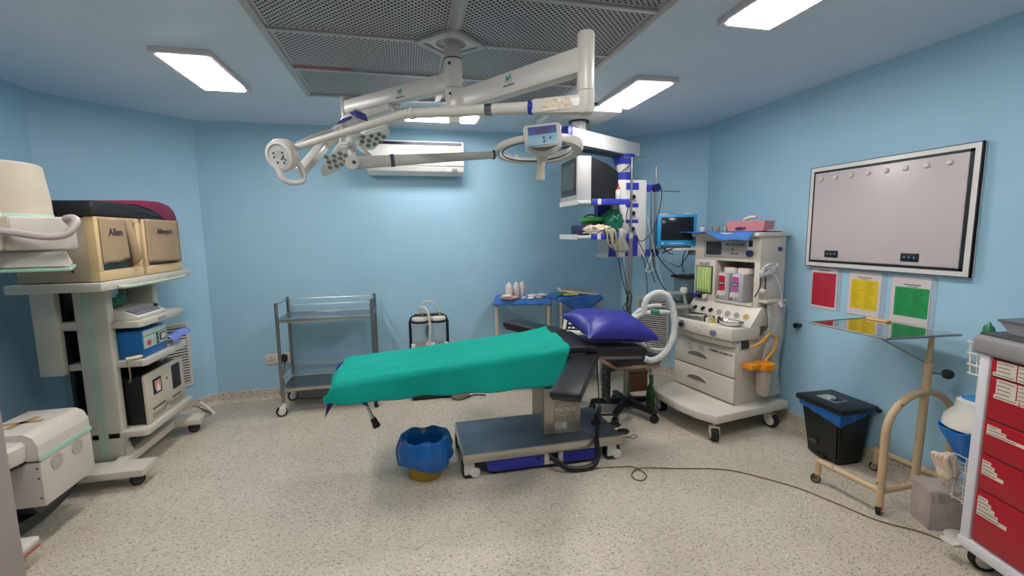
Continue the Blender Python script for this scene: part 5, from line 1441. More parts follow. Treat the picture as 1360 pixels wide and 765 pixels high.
# two monitor boxes with loose paper covers on the top shelf
M_BEIGE = mat('beige_monitor_plastic', (214, 184, 138), rough=0.5, var=0.07, scale=4)
M_BEIG2 = mat('beige_side', (176, 160, 138), rough=0.55, var=0.06, scale=4)
M_PAPER = mat('brown_paper', (162, 138, 108), rough=0.8, var=0.10, scale=7, bump=0.25, bscale=22)
M_CRT = mat('dark_crt', (46, 52, 58), rough=0.15, var=0.05)
def monitor_box(y0, y1, label, word, torn):
    t = athing('monitor', label, 'monitor', (-1.85, (y0 + y1) / 2, 1.258), 'monitors on the left trolley')
    z0, z1 = 1.262, 1.625
    e = 0.04
    xf = -1.672
    f = B()
    f.box(xf - 0.05, xf, y0, y1, z0, z0 + 0.058, 0.004).box(xf - 0.05, xf, y0, y1, z1 - 0.03, z1, 0.004)
    f.box(xf - 0.05, xf, y0, y0 + e, z0 + 0.05, z1 - 0.025, 0.004).box(xf - 0.05, xf, y1 - e, y1, z0 + 0.05, z1 - 0.025, 0.004)
    f.obj('front_frame', M_BEIGE, t)
    B().box(-2.06, xf - 0.045, y0 + 0.004, y1 - 0.004, z0, z1 - 0.004, 0.006).obj('case', M_BEIG2, t)
    B().box(xf - 0.046, xf - 0.035, y0 + e, y1 - e, z0 + 0.05, z1 - 0.03).obj('screen', M_CRT, t)
    for xx, zz in ((-1.80, z0 + 0.06), (-1.79, z0 + 0.19), (-1.80, z1 - 0.08)):
        B().cyl((xx, y0 + 0.004, zz), (xx, y0 - 0.001, zz), 0.006, seg=8).obj('screw', M_INK, t)
    # paper sheet hanging over the screen
    pw_ = (y1 - y0) - 2 * e + 0.01
    if torn:
        fn = lambda u, v: (xf + 0.004 + 0.006 * sin(u * 3), y0 + e - 0.008 + (pw_ * 0.66) * u + 0.03 * u * (1 - v) * 0.6, z1 - 0.004 - (0.265 - 0.02 * u) * (1 - v) + 0.004 * sin(u * 9))
        B().grid(14, 14, fn).obj('paper_cover', M_PAPER, t, ang=70, solid=0.002)
        fn2 = lambda u, v: (xf + 0.006 + 0.045 * sin(min(1, u * 1.2) * pi) * (1 - v * 0.9), y0 + e + pw_ * 0.62 + 0.085 * u + 0.05 * (1 - v) * (1 - u), z1 - 0.004 - 0.29 * (1 - v) * (1 - 0.45 * u))
        B().grid(8, 14, fn2).obj('torn_flap', M_PAPER, t, ang=70, solid=0.002)
        text('Allen', 0.062, M_INK, t, (0, 0, 0), (pi / 2, 0, pi / 2), ax='LEFT').location = Vector((xf + 0.0125, y0 + e + 0.055, z1 - 0.088)) - t.location
    else:
        fn = lambda u, v: (xf + 0.004 + 0.012 * (1 - v) * sin(u * pi), y0 + e - 0.016 + (pw_ + 0.034) * u, z1 + 0.002 - (0.285 + 0.012 * u) * (1 - v))
        B().grid(12, 14, fn).obj('paper_cover', M_PAPER, t, ang=70, solid=0.002)
        text('Allengers', 0.053, M_INK, t, (0, 0, 0), (pi / 2, 0, pi / 2), ax='CENTER', shear=0.1).location = Vector((xf + 0.014, (y0 + y1) / 2 + 0.005, z1 - 0.078)) - t.location
    return t
t1 = monitor_box(2.955, 3.385, 'beige monitor with a torn brown paper cover, nearer on the left trolley', 'Allen', True)
monitor_box(3.42, 3.90, 'beige monitor with a whole brown paper cover, farther on the left trolley', 'Allengers', False)
B().grid(10, 12, lambda u, v: (-1.99 + 0.17 * u + 0.02 * (1 - v) * u, 2.948 - 0.01 * sin(u * pi), 1.60 - 0.27 * (1 - v))).obj('side_paper', M_PAPER, t1, ang=70, solid=0.002)

# folded black and crimson lead aprons on top of the monitors
ap = B().prism([(2.93, 1.628), (3.70, 1.628), (3.69, 1.645), (3.56, 1.685), (3.38, 1.712), (2.96, 1.712), (2.93, 1.70)], 'x', -2.08, -1.665, bev=0.012)
tag(ap.obj('black_apron', mat('black_leatherette', (20, 20, 24), rough=0.5, var=0.2, bump=0.3, bscale=9)), 'folded black apron lying on top of the beige monitors', 'apron')
cr = B().prism([(3.36, 1.716), (3.56, 1.689), (3.705, 1.642), (3.71, 1.628), (3.90, 1.628), (3.905, 1.645), (3.87, 1.70), (3.80, 1.736), (3.68, 1.754), (3.46, 1.748)], 'x', -2.06, -1.675, bev=0.012)
tag(cr.obj('crimson_apron', mat('crimson_leatherette', (128, 18, 60), rough=0.45, var=0.12)), 'crimson folded apron behind the black one on the monitors', 'apron')

# keyboard unit and green bag on the second shelf
kb = thing('control_keyboard', 'cream sloped control keyboard on the second shelf of the left trolley', 'keyboard', (-1.80, 3.43, 0.986))
B().prism([(0.125, 0.0), (0.13, 0.022), (0.04, 0.062), (-0.125, 0.07), (-0.125, 0.0)], 'y', -0.17, 0.17, bev=0.004).obj('case', M_WHITE, kb)
Mk = Matrix.Translation((0.085, 0, 0.0435)) @ Matrix.Rotation(radians(24), 4, 'Y')
B().box(-0.036, 0.036, -0.15, 0.125, 0.0, 0.004, M=Mk).obj('key_panel', mat('key_panel_blue_grey', (120, 124, 142), rough=0.5, var=0.15, scale=30), kb)
b2 = B()
for j in range(3):
    for k in range(14):
        b2.box(-0.03 + j * 0.022, -0.014 + j * 0.022, -0.143 + k * 0.019, -0.129 + k * 0.019, 0.003, 0.008, M=Mk)
b2.obj('keys', mat('key_caps', (150, 150, 160), rough=0.5), kb)
B().cyl(Mk @ Vector((-0.01, 0.145, 0)), Mk @ Vector((-0.01, 0.145, 0.016)), 0.014, seg=12).obj('knob', M_BLACK, kb)
gbg = B().blob((-1.88, 3.38, 1.115), 0.075, 0.10, 0.062, 0.22, 8, 4, 3.3)
tag(gbg.obj('green_bag', mat('green_polythene', (12, 104, 82), rough=0.28, var=0.2, scale=12, bump=0.4, bscale=16), ang=80), 'green plastic bundle behind the control keyboard', 'bundle')
tag(B().box(-1.83, -1.825, 3.28, 3.38, 1.13, 1.206).obj('blue_note', mat('pale_blue_card', (160, 190, 206), rough=0.7)), 'pale blue card tucked under the top shelf of the left trolley', 'card')

# blue electronic unit on the third shelf
bu = athing('blue_unit', 'blue and mint electronic unit on the third shelf of the left trolley', 'electronic unit', (-1.83, 3.37, 0.736))
z0 = 0.737
B().box(-1.98, -1.67, 3.275, 3.565, z0, z0 + 0.175, 0.006).obj('case', mat('strong_blue', (22, 104, 170), rough=0.4, var=0.05), bu)
fp = B().box(-1.672, -1.664, 3.28, 3.56, z0 + 0.055, z0 + 0.172, 0.002).obj('front_panel', mat('mint_panel', (170, 196, 186), rough=0.45, var=0.03), bu)
B().box(-1.6735, -1.663, 3.28, 3.56, z0 + 0.135, z0 + 0.139).obj('panel_line', M_INK, fp)
B().box(-1.665, -1.660, 3.465, 3.54, z0 + 0.075, z0 + 0.125, 0.002).obj('meter', M_INK, fp)
B().box(-1.661, -1.659, 3.477, 3.528, z0 + 0.083, z0 + 0.117).obj('meter_face', mat('meter_face', (196, 206, 200), rough=0.4), fp)
for k in range(3):
    B().box(-1.665, -1.660, 3.425, 3.443, z0 + 0.06 + k * 0.026, z0 + 0.08 + k * 0.026).obj('switch', M_INK, fp)
B().ball((-1.664, 3.335, z0 + 0.088), 0.022, 0.12, 1.2, 0.8).obj('red_badge', mat('red_badge', (196, 60, 52), rough=0.5), fp)
tag(B().grid(14, 10, lambda u, v: (-1.72 + 0.09 * u + 0.01 * sin(v * 9), 3.575 + 0.26 * v, 0.765 + 0.05 * sin(pi * u) * (1 - 0.6 * v) + 0.035 * v + 0.012 * noise.noise(Vector((u * 4, v * 6, 1))))).obj('violet_bag', mat('periwinkle_polythene', (106, 124, 198), rough=0.3, var=0.25, scale=6, bump=0.3, bscale=18), ang=80, solid=0.003), 'periwinkle blue plastic bag sticking out past the third shelf', 'bag')
hp_ = B()
hp_.tube([(-1.74, 3.215, 0.748), (-1.70, 3.24, 0.752), (-1.685, 3.30, 0.75), (-1.68, 3.45, 0.746), (-1.675, 3.60, 0.747)], [0.013, 0.012, 0.01, 0.007, 0.006], 8, 6)
tag(hp_.obj('probe', mat('ivory_probe', (222, 210, 176), rough=0.4)), 'ivory probe with its lead on the third shelf edge', 'probe')
cable('thin tan lead hanging from the third shelf of the left trolley', [(-1.73, 3.21, 0.745), (-1.715, 3.19, 0.70), (-1.72, 3.2, 0.63), (-1.735, 3.21, 0.60)], 0.004, mat('tan_lead', (150, 134, 110), rough=0.5))

# voltage stabiliser on the bottom shelf
vs_ = athing('voltage_stabiliser', 'black box with a cream front and two meters on the bottom trolley shelf', 'stabiliser', (-1.83, 3.53, 0.286))
z0 = 0.286
B().box(-2.04, -1.705, 3.295, 3.785, z0 + 0.006, z0 + 0.315, 0.006).obj('case', M_BLACK, vs_)
fp = B().box(-1.708, -1.69, 3.28, 3.80, z0, z0 + 0.33, 0.012).obj('front_panel', mat('stabiliser_cream', (204, 194, 174), rough=0.45, var=0.03), vs_)
m1 = B().box(-1.692, -1.686, 3.37, 3.475, z0 + 0.17, z0 + 0.275, 0.004).obj('meter', M_INK, fp)
B().box(-1.687, -1.684, 3.388, 3.457, z0 + 0.20, z0 + 0.26).obj('meter_face', mat('pink_meter', (226, 150, 130), rough=0.4), m1)
B().prism([(3.40, z0 + 0.185), (3.45, z0 + 0.185), (3.42, z0 + 0.24)], 'x', -1.685, -1.682).obj('pointer_mask', M_WINK, m1)
m2 = B().box(-1.692, -1.686, 3.62, 3.735, z0 + 0.125, z0 + 0.30, 0.004).obj('breaker', M_INK, fp)
B().box(-1.687, -1.682, 3.65, 3.70, z0 + 0.15, z0 + 0.20).obj('breaker_toggle', M_BLACK, m2)
B().cyl((-1.691, 3.545, z0 + 0.235), (-1.684, 3.545, z0 + 0.235), 0.009, seg=12).obj('indicator', M_DSTEEL, fp)
pr = B()
for k in range(3):
    pr.tube([(-1.6895, 3.33, z0 + 0.05 - 0.012 * k), (-1.6895, 3.48, z0 + 0.05 - 0.012 * k), (-1.6895, 3.53, z0 + 0.08 - 0.012 * k), (-1.6895, 3.57, z0 + 0.05 - 0.012 * k), (-1.6895, 3.74, z0 + 0.05 - 0.012 * k)], 0.0014, 5)
for k in range(9):
    pr.box(-1.6905, -1.689, 3.345 + k * 0.018, 3.357 + k * 0.018, z0 + 0.075, z0 + 0.09)
for k in range(7):
    pr.box(-1.6905, -1.689, 3.60 + k * 0.018, 3.612 + k * 0.018, z0 + 0.068, z0 + 0.08)
pr.obj('printed_lines', M_INK, fp)
# metal rack and stick on the rear foot
tag(B().tube([(-1.66, 3.94, 0.19), (-1.60, 3.90, 0.16), (-1.52, 3.82, 0.126)], 0.009, 8).obj('white_rod', mat('white_red_rod', (226, 214, 210), rough=0.4)), 'white rod lying across the rear foot of the left trolley', 'rod')
wr_ = B()
for k in range(3):
    wr_.tube([(-1.70 + 0.02 * k, 3.93, 0.17 - 0.015 * k), (-1.56 + 0.012 * k, 3.86 - 0.03 * k, 0.13)], 0.003, 6)
wr_.tube([(-1.72, 3.93, 0.17), (-1.62, 3.95, 0.15), (-1.53, 3.85, 0.128), (-1.55, 3.78, 0.126)], 0.003, 6)
tag(wr_.obj('wire_rack', M_DSTEEL), 'thin wire rack on the rear foot of the left trolley', 'rack')

# ================================================================== C-ARM X-RAY UNIT
xr = athing('c_arm_unit', 'cream mobile x-ray arm unit at the left edge with drum and tube housing', 'x-ray unit', (-1.9, 2.0, 0))
M_XR = mat('x_ray_cream', (214, 204, 194), rough=0.4, var=0.03, scale=4)
M_XR2 = mat('x_ray_drum', (196, 182, 166), rough=0.5, var=0.06, scale=4)
M_MINT = mat('mint_plastic', (166, 208, 186), rough=0.45, var=0.05)
cx, cy = -1.855, 2.54
# image intensifier drum
B().lathe([(0.0, 1.60), (0.225, 1.60), (0.222, 1.70), (0.208, 1.838), (0.20, 1.846), (0.0, 1.848)], (cx, cy, 0), seg=40, caps=False).obj('intensifier_drum', M_XR2, xr)
B().lathe([(0.226, 1.592), (0.229, 1.604), (0.226, 1.616), (0.2, 1.616), (0.2, 1.592)], (cx, cy, 0), seg=40, caps=False).obj('mint_ring', M_MINT, xr)
blk = B()
blk.prism([(-2.05, 2.36), (-1.64, 2.36), (-1.55, 2.41), (-1.49, 2.43), (-1.47, 2.46), (-1.50, 2.52), (-1.62, 2.70), (-2.05, 2.70)], 'z', 1.455, 1.60, bev=0.012)
blk.obj('intensifier_housing', M_XR, xr)
B().box(-1.66, -1.64, 2.352, 2.362, 1.46, 1.60).obj('housing_seam', M_XR2, xr)
B().box(-2.2, -1.66, 2.29, 2.37, 1.455, 1.635, 0.02).obj('drive_box', M_XR, xr)
B().cyl((-1.70, 2.285, 1.50), (-1.86, 2.22, 1.45), 0.02, seg=14).obj('brake_handle', M_MINT, xr)
hd_ = B()
bm = hd_.bm
q0 = [bm.verts.new(p) for p in ((-2.16, 2.38, 1.37), (-1.47, 2.40, 1.37), (-1.67, 2.76, 1.37), (-2.16, 2.76, 1.37))]
q1 = [bm.verts.new(p) for p in ((-2.14, 2.41, 1.458), (-1.495, 2.425, 1.458), (-1.69, 2.74, 1.458), (-2.14, 2.74, 1.458))]
fs = [bm.faces.new(q0[::-1]), bm.faces.new(q1)] + [bm.faces.new((q0[i], q0[(i + 1) % 4], q1[(i + 1) % 4], q1[i])) for i in range(4)]
bmesh.ops.bevel(bm, geom=list({e_ for f_ in fs for e_ in f_.edges}), offset=0.012, segments=2, affect='EDGES')
hd_.obj('intensifier_hood', M_XR, xr)
B().prism([(-2.165, 2.375), (-1.463, 2.395), (-1.665, 2.765), (-2.165, 2.765)], 'z', 1.36, 1.374, bev=0.004).obj('mint_rim', M_MINT, xr)
B().tube([(-1.69, 2.355, 1.55), (-1.67, 2.32, 1.545), (-1.59, 2.33, 1.528), (-1.50, 2.345, 1.512), (-1.445, 2.37, 1.525), (-1.425, 2.40, 1.57), (-1.445, 2.42, 1.595), (-1.485, 2.44, 1.592)], 0.0155, 12, 6).obj('grab_handle', mat('mauve_grey_tube', (188, 172, 166), rough=0.4), xr)
# the C itself, lying in a plane along the wall
arc = B()
R0_, R1_2 = 0.80, 0.74
C0 = Vector((-1.93, 2.62, 0.87))
def arcp(a, r): return (C0.y + r * cos(a), C0.z + r * sin(a))
angs = [radians(a) for a in range(76, 293, 6)]
bm = arc.bm
sec = []
for a in angs:
    (yo, zo), (yi, zi) = arcp(a, R0_), arcp(a, R1_2)
    sec.append([bm.verts.new(p) for p in ((-1.985, yo, zo), (-1.875, yo, zo), (-1.875, yi, zi), (-1.985, yi, zi))])
for a, c in zip(sec[:-1], sec[1:]):
    for k in range(4):
        bm.faces.new((a[k], a[(k + 1) % 4], c[(k + 1) % 4], c[k]))
bm.faces.new(sec[0]); bm.faces.new(sec[-1])
arc.obj('c_arc', mat('arc_black', (28, 28, 30), rough=0.45, var=0.1), xr)
# tube housing with rounded top
th = B().prism([(-2.07, 0.215), (-1.755, 0.215), (-1.755, 0.52), (-1.775, 0.565), (-1.81, 0.585), (-2.02, 0.585), (-2.06, 0.565), (-2.07, 0.52)], 'y', 2.50, 2.86, bev=0.006).obj('tube_housing', M_XR, xr)
B().box(-1.757, -1.751, 2.495, 2.863, 0.448, 0.468).obj('mint_line', M_MINT, th)
B().box(-2.075, -1.75, 2.496, 2.502, 0.444, 0.448).obj('lid_gap', M_INK, th)
for yy, zz in ((2.60, 0.40), (2.745, 0.405)):
    B().cyl((-1.757, yy, zz), (-1.7515, yy, zz), 0.038, seg=24).obj('speaker_grille', mat('grille_grey', (176, 170, 160), rough=0.6, var=0.15, scale=90), th)
for zz in (0.26, 0.36, 0.41):
    B().cyl((-1.768, 2.503, zz), (-1.768, 2.497, zz), 0.004, seg=8).obj('screw', M_INK, th)
for a in (0.6, -0.6):
    B().box(-0.075, 0.075, -0.016, 0.016, 0.0, 0.002, M=Matrix.Translation((-1.92, 2.67, 0.585)) @ Matrix.Rotation(a + 0.8, 4, 'Z')).obj('tape_cross', mat('brown_tape', (170, 140, 104), rough=0.6, var=0.1), th)
fb = B().lathe([(0.0, 0.46), (0.12, 0.46), (0.125, 0.475), (0.125, 0.535), (0.11, 0.552), (0.0, 0.556)], (-1.92, 2.47, 0), seg=30, caps=False).obj('round_nose', M_XR, th)
B().lathe([(0.0, 0.442), (0.113, 0.442), (0.113, 0.462), (0.0, 0.462)], (-1.92, 2.475, 0), seg=30, caps=False).obj('nose_gap', M_INK, fb)
B().prism([(2.52, 0.22), (2.86, 0.22), (2.80, 0.14), (2.58, 0.14)], 'x', -2.02, -1.84).obj('collimator', M_DGREY, th)
# main cabinet (cut by the left edge of the picture) and a forward castor leg
B().box(-2.0, -1.385, 1.20, 1.86, 0.10, 1.32, 0.02).obj('cabinet', mat('mauve_grey_cabinet', (166, 152, 150), rough=0.5, var=0.03), xr)
cbp = B().box(-1.97, -1.45, 1.24, 1.62, 1.318, 1.345, 0.008).obj('control_panel', M_GREYM, xr)
B().box(-1.92, -1.72, 1.30, 1.54, 1.344, 1.349).obj('display', M_BLACK, cbp)
for kx in range(3):
    for ky in range(4):
        B().cyl((-1.66 + kx * 0.065, 1.31 + ky * 0.07, 1.344), (-1.66 + kx * 0.065, 1.31 + ky * 0.07, 1.352), 0.018, seg=14).obj('key', M_CREAM, cbp)
B().tube([(-1.40, 1.22, 1.24), (-1.34, 1.18, 1.26), (-1.34, 1.13, 1.26), (-1.6, 1.12, 1.26), (-1.98, 1.12, 1.26), (-2.0, 1.2, 1.24)], 0.016, 10).obj('push_handle', M_DSTEEL, xr)
B().box(-1.387, -1.383, 1.25, 1.80, 0.78, 0.784).obj('panel_seam', M_DGREY, xr)
B().box(-1.387, -1.381, 1.30, 1.42, 0.90, 1.0, 0.002).obj('rating_plate', M_STEEL, xr)
B().box(-1.85, -1.74, 1.8, 2.34, 0.075, 0.125, 0.008).obj('forward_leg', M_XR, xr)
B().box(-1.832, -1.727, 2.26, 2.405, 0.098, 0.13, 0.012).obj('leg_cap', M_WHITE, xr)
B().box(-1.733, -1.729, 2.28, 2.40, 0.08, 0.088).obj('red_line', mat('red_line', (190, 70, 66), rough=0.5), xr)
caster(xr, -1.78, 2.33, 0.036, radians(100), mat('tan_caster', (180, 160, 124), rough=0.5), mat('tan_tyre', (196, 178, 146), rough=0.6), M_WHEEL, 0.08, 0.03)
for x in (-1.9, -1.48):
    caster(xr, x, 1.3, 0.04, 0.3, M_BLACK, M_RUB, M_WHEEL, 0.102, 0.03)
    caster(xr, x, 1.78, 0.04, 0.3, M_BLACK, M_RUB, M_WHEEL, 0.102, 0.03)
B().box(-2.03, -1.83, 1.72, 1.90, 0.7, 1.05, 0.02).obj('arc_cradle', M_XR2, xr)
# ================================================================== STEEL TROLLEY AT THE BACK WALL
st = athing('steel_trolley', 'two shelf stainless steel trolley on white castors at the back wall', 'trolley', (-0.69, 4.15, 0))
x0, x1, y0, y1 = -1.062, -0.315, 3.965, 4.345
for x in (x0, x1):
    for y in (y0, y1):
        B().cyl((x, y, 0.115), (x, y, 0.96), 0.0135, seg=14).obj('post', M_DSTEEL, st)
        caster(st, x, y, 0.044, radians(200) if x < -0.6 else radians(80), M_WHITE, M_RUB, M_WHEEL, 0.118, 0.03)
M_SHEET = mat('shelf_steel', (156, 158, 160), rough=0.3, metal=0.95, var=0.06, scale=5)
for z in (0.818, 0.235):
    s = B().box(x0, x1, y0, y1, z - 0.004, z).obj('shelf', M_SHEET, st)
    e = B()
    e.box(x0, x1, y0 - 0.003, y0 + 0.012, z - 0.026, z + 0.006, 0.003).box(x0, x1, y1 - 0.012, y1 + 0.003, z - 0.026, z + 0.006, 0.003)
    e.box(x0 - 0.003, x0 + 0.012, y0, y1, z - 0.026, z + 0.006, 0.003).box(x1 - 0.012, x1 + 0.003, y0, y1, z - 0.026, z + 0.006, 0.003)
    e.obj('shelf_edge', M_STEEL, s)
def rail(a, c, r=0.006):
    B().cyl(a, c, r, seg=10).obj('rail', M_STEEL, st)
for z in (0.942,):
    rail((x0, y1, z), (x1, y1, z)); rail((x0, y0, z), (x0, y1, z)); rail((x1, y0, z), (x1, y1, z))
rail((x0, y1, 0.885), (x1, y1, 0.885), 0.004)
for z in (0.342,):
    rail((x0, y0, z), (x1, y0, z)); rail((x0, y1, z), (x1, y1, z)); rail((x0, y0, z), (x0, y1, z)); rail((x1, y0, z), (x1, y1, z))
# ================================================================== SUCTION UNIT
su = athing('suction_machine', 'suction machine with two clear jars in a black frame at the back wall', 'suction machine', (0.17, 4.13, 0))
f = B()
f.tube([(0.0, 4.17, 0.05), (0.0, 4.17, 0.70), (0.015, 4.17, 0.74), (0.05, 4.17, 0.762), (0.29, 4.17, 0.762), (0.325, 4.17, 0.74), (0.34, 4.17, 0.70), (0.34, 4.17, 0.05)], 0.0135, 10)
f.obj('handle_frame', M_BLACK, su)
bs = B().box(-0.005, 0.345, 4.03, 4.27, 0.035, 0.36, 0.012).obj('pump_case', M_CREAM, su)
B().box(0.02, 0.32, 4.024, 4.032, 0.05, 0.13, 0.004).obj('front_plate', M_BLACK, bs)
B().box(0.03, 0.12, 4.021, 4.026, 0.08, 0.115).obj('label_plate', M_WHITE, bs)
B().box(0.15, 0.20, 4.021, 4.026, 0.09, 0.115).obj('label_plate', M_WHITE, bs)
B().box(-0.01, 0.35, 4.02, 4.28, 0.012, 0.05, 0.008).obj('base', M_BLACK, su)
for x in (0.03, 0.31):
    for y in (4.05, 4.25):
        B().cyl((x, y, 0.0), (x, y, 0.015), 0.018, seg=12).obj('foot', M_RUB, su)
B().box(0.0, 0.34, 4.06, 4.24, 0.355, 0.455, 0.006).obj('jar_shelf', M_CREAM, su)
for k, x in enumerate((0.09, 0.25)):
    B().lathe([(0.0, 0.456), (0.066, 0.456), (0.07, 0.47), (0.07, 0.705), (0.062, 0.715)], (x, 4.14, 0), seg=26, caps=False).obj('jar', mat('jar_clear', (190, 206, 210), rough=0.1, var=0, alpha=0.35), su)
    B().lathe([(0.0, 0.712), (0.074, 0.712), (0.076, 0.722), (0.072, 0.745), (0.03, 0.752), (0.0, 0.752)], (x, 4.14, 0), seg=26, caps=False).obj('jar_lid', M_WHITE, su)
    B().lathe([(0.078, 0.70), (0.08, 0.715), (0.076, 0.722), (0.07, 0.715)], (x, 4.14, 0), seg=26, caps=False).obj('jar_seal', M_BLACK, su)
    B().cyl((x, 4.14, 0.46), (x, 4.14, 0.52), 0.04, seg=18).obj('jar_float', mat('float_pink', (196, 184, 178), rough=0.4, alpha=0.7), su)
    B().cyl((x + 0.02, 4.13, 0.75), (x + 0.02, 4.13, 0.79), 0.009, seg=10).obj('port', mat('brass_port', (150, 140, 110), rough=0.4), su)
B().tube([(0.085, 4.13, 0.785), (0.09, 4.12, 0.84), (0.13, 4.11, 0.885), (0.18, 4.11, 0.892), (0.235, 4.12, 0.86), (0.265, 4.13, 0.79)], 0.009, 8, 6).obj('hose', mat('yellowed_hose', (196, 196, 176), rough=0.35), su)
B().tube([(0.075, 4.12, 0.785), (0.10, 4.10, 0.83), (0.135, 4.085, 0.84), (0.165, 4.07, 0.78), (0.175, 4.055, 0.66), (0.165, 4.05, 0.54), (0.16, 4.05, 0.42)], 0.011, 8, 6).obj('hose', mat('pale_cream_hose', (206, 202, 188), rough=0.35), su)
B().tube([(0.16, 4.17, 0.66), (0.15, 4.16, 0.6), (0.17, 4.15, 0.54)], 0.016, 8, 4).obj('valve', mat('dark_blue_valve', (40, 52, 90), rough=0.4), su)
B().box(0.135, 0.215, 4.05, 4.065, 0.455, 0.525, 0.004).obj('gauge_plate', M_WHITE, su)
for xx in (0.155, 0.19):
    B().cyl((xx, 4.05, 0.485), (xx, 4.04, 0.485), 0.012, seg=12).obj('switch', mat('switch_red', (206, 74, 48), rough=0.4), su)
for xx in (0.02, 0.32):
    B().box(xx - 0.016, xx + 0.016, 4.05, 4.07, 0.455, 0.52, 0.003).obj('jar_clip', M_WHITE, su)
# small bench legs and tubing beside the suction unit
ft = athing('foot_stand', 'low tan metal foot stand beside the suction machine', 'stand', (0.43, 4.0, 0))
M_TAN = mat('tan_paint', (176, 150, 118), rough=0.5, var=0.08)
for (x, y) in ((0.36, 3.96), (0.50, 4.0), (0.36, 4.2), (0.50, 4.22)):
    B().cyl((x, y, 0), (x, y, 0.13), 0.012, seg=10).obj('leg', M_TAN, ft)
B().box(0.345, 0.515, 3.95, 4.24, 0.128, 0.15, 0.005).obj('top', M_TAN, ft)
for (a, c) in (((0.36, 3.96, 0.03), (0.50, 4.0, 0.03)), ((0.36, 4.2, 0.03), (0.50, 4.22, 0.03))):
    B().cyl(a, c, 0.006, seg=8).obj('stretcher', M_TAN, ft)
cable('dark lead lying on the floor beside the suction machine', [(0.30, 4.0, 0.05), (0.38, 3.93, 0.012), (0.46, 3.95, 0.008), (0.56, 4.02, 0.008), (0.66, 3.98, 0.008)], 0.006)

# ================================================================== BLUE-DRAPED INSTRUMENT TABLES
def draped_table(o, rz, w, d, label, h=0.885, legs=None, drape=None):
    t = thing('instrument_table', label, 'table', o, rz, 'blue covered instrument tables')
    M_LEG = mat('table_leg_cream', (202, 194, 178), rough=0.45, var=0.06)
    for x, y in ((0.015, 0.015), (w - 0.015, 0.015), (0.015, d - 0.015), (w - 0.015, d - 0.015)):
        B().cyl((x, y, 0.0), (x, y, h - 0.025), 0.014, seg=12).obj('leg', M_LEG, t)
    B().box(0, w, 0, d, h - 0.03, h - 0.006, 0.004).obj('top', M_DSTEEL, t)
    B().box(0.012, w - 0.012, 0.012, d - 0.012, 0.22, 0.235, 0.003).obj('lower_shelf', M_DSTEEL, t)
    return t
def drape(t, w, d, label, hang=0.04, corner=None, h=0.885):
    M_DR = mat('blue_drape_cloth', (52, 108, 184), rough=0.7, var=0.08, scale=6)
    def fn(u, v):
        a, b_ = u * (1 + 0.24) - 0.12, v * (1 + 0.24) - 0.12
        x, y = min(max(a, 0), 1) * w, min(max(b_, 0), 1) * d
        ox = (a - min(max(a, 0), 1)) / 0.12; oy = (b_ - min(max(b_, 0), 1)) / 0.12
        dz = max(abs(ox), abs(oy))
        z = h - 0.003 + 0.003 * noise.noise(Vector((x * 14, y * 14, 0)))
        z -= dz * (hang + 0.012 * noise.noise(Vector((x * 20, y * 20, 2))))
        if corner and b_ < 0 and a > 0:
            z -= dz * corner * max(0, 1 - abs(a - 0.5) / 0.5)
        return (x + ox * 0.012 + 0.006 * ox * sin(y * 40), y + oy * 0.012 + 0.006 * oy * sin(x * 40), z)
    s = B().grid(36, 30, fn).obj('blue_cover', M_DR, ang=60, solid=0.003)
    s.location = t.location; s.rotation_euler = t.rotation_euler
    return tag(s, label, 'cover')
O1 = Vector((0.77, 4.05, 0)); rz1 = radians(-14)
ta = draped_table(O1, rz1, 0.52, 0.36, 'slim legged instrument table with a blue cover, carrying three bottles')
drape(ta, 0.52, 0.36, 'blue cloth cover on the instrument table with the bottles', 0.045)
def t1(x, y, z=0.885):
    return O1 + Vector((cos(rz1) * x - sin(rz1) * y, sin(rz1) * x + cos(rz1) * y, z))
O2 = Vector((1.41, 4.04, 0)); rz2 = radians(2)
tb2 = draped_table(O2, rz2, 0.44, 0.33, 'second blue covered instrument table with papers, behind the pillow')
drape(tb2, 0.44, 0.33, 'blue cloth cover hanging down from the table behind the pillow', 0.035, 0.15)
M_BOT = mat('pale_pink_bottle', (228, 210, 206), rough=0.35, var=0.04)
for k, (x, y) in enumerate(((0.135, 0.15), (0.205, 0.19), (0.262, 0.22))):
    b = thing('bottle', ('pale bottle with a pointed white cap, nearest of the three on the blue table', 'middle pale bottle with a pointed white cap on the blue table', 'pale bottle with a pointed white cap, rightmost of the three on the blue table')[k], 'bottle', t1(x, y, 0.886), 0, 'pointed bottles on the blue table')
    B().lathe([(0, 0), (0.03, 0), (0.032, 0.004), (0.032, 0.10), (0.027, 0.115), (0, 0.115)] if k != 0 else [(0, 0), (0.034, 0), (0.036, 0.004), (0.036, 0.085), (0.033, 0.095), (0.036, 0.105), (0.03, 0.12), (0, 0.12)], seg=20, caps=False).obj('body', M_BOT, b)
    B().lathe([(0, 0.113), (0.024, 0.113), (0.024, 0.128), (0.012, 0.136), (0.005, 0.158), (0, 0.159)], seg=16, caps=False).obj('cap', M_WHITE, b)
sd = thing('tan_dish', 'shallow tan dish with gauze at the left end of the blue table', 'dish', t1(0.135, 0.06, 0.887))
B().lathe([(0, 0), (0.075, 0), (0.09, 0.01), (0.092, 0.02), (0.085, 0.02), (0.07, 0.008), (0, 0.008)], seg=28, caps=False).obj('dish', mat('tan_plastic', (196, 158, 130), rough=0.45), sd)
tag(B().blob(t1(0.12, 0.07, 0.915), 0.05, 0.03, 0.014, 0.3, 10, 3, 6.0).obj('gauze_pad', M_WHITE), 'white gauze pad in the tan dish', 'gauze')
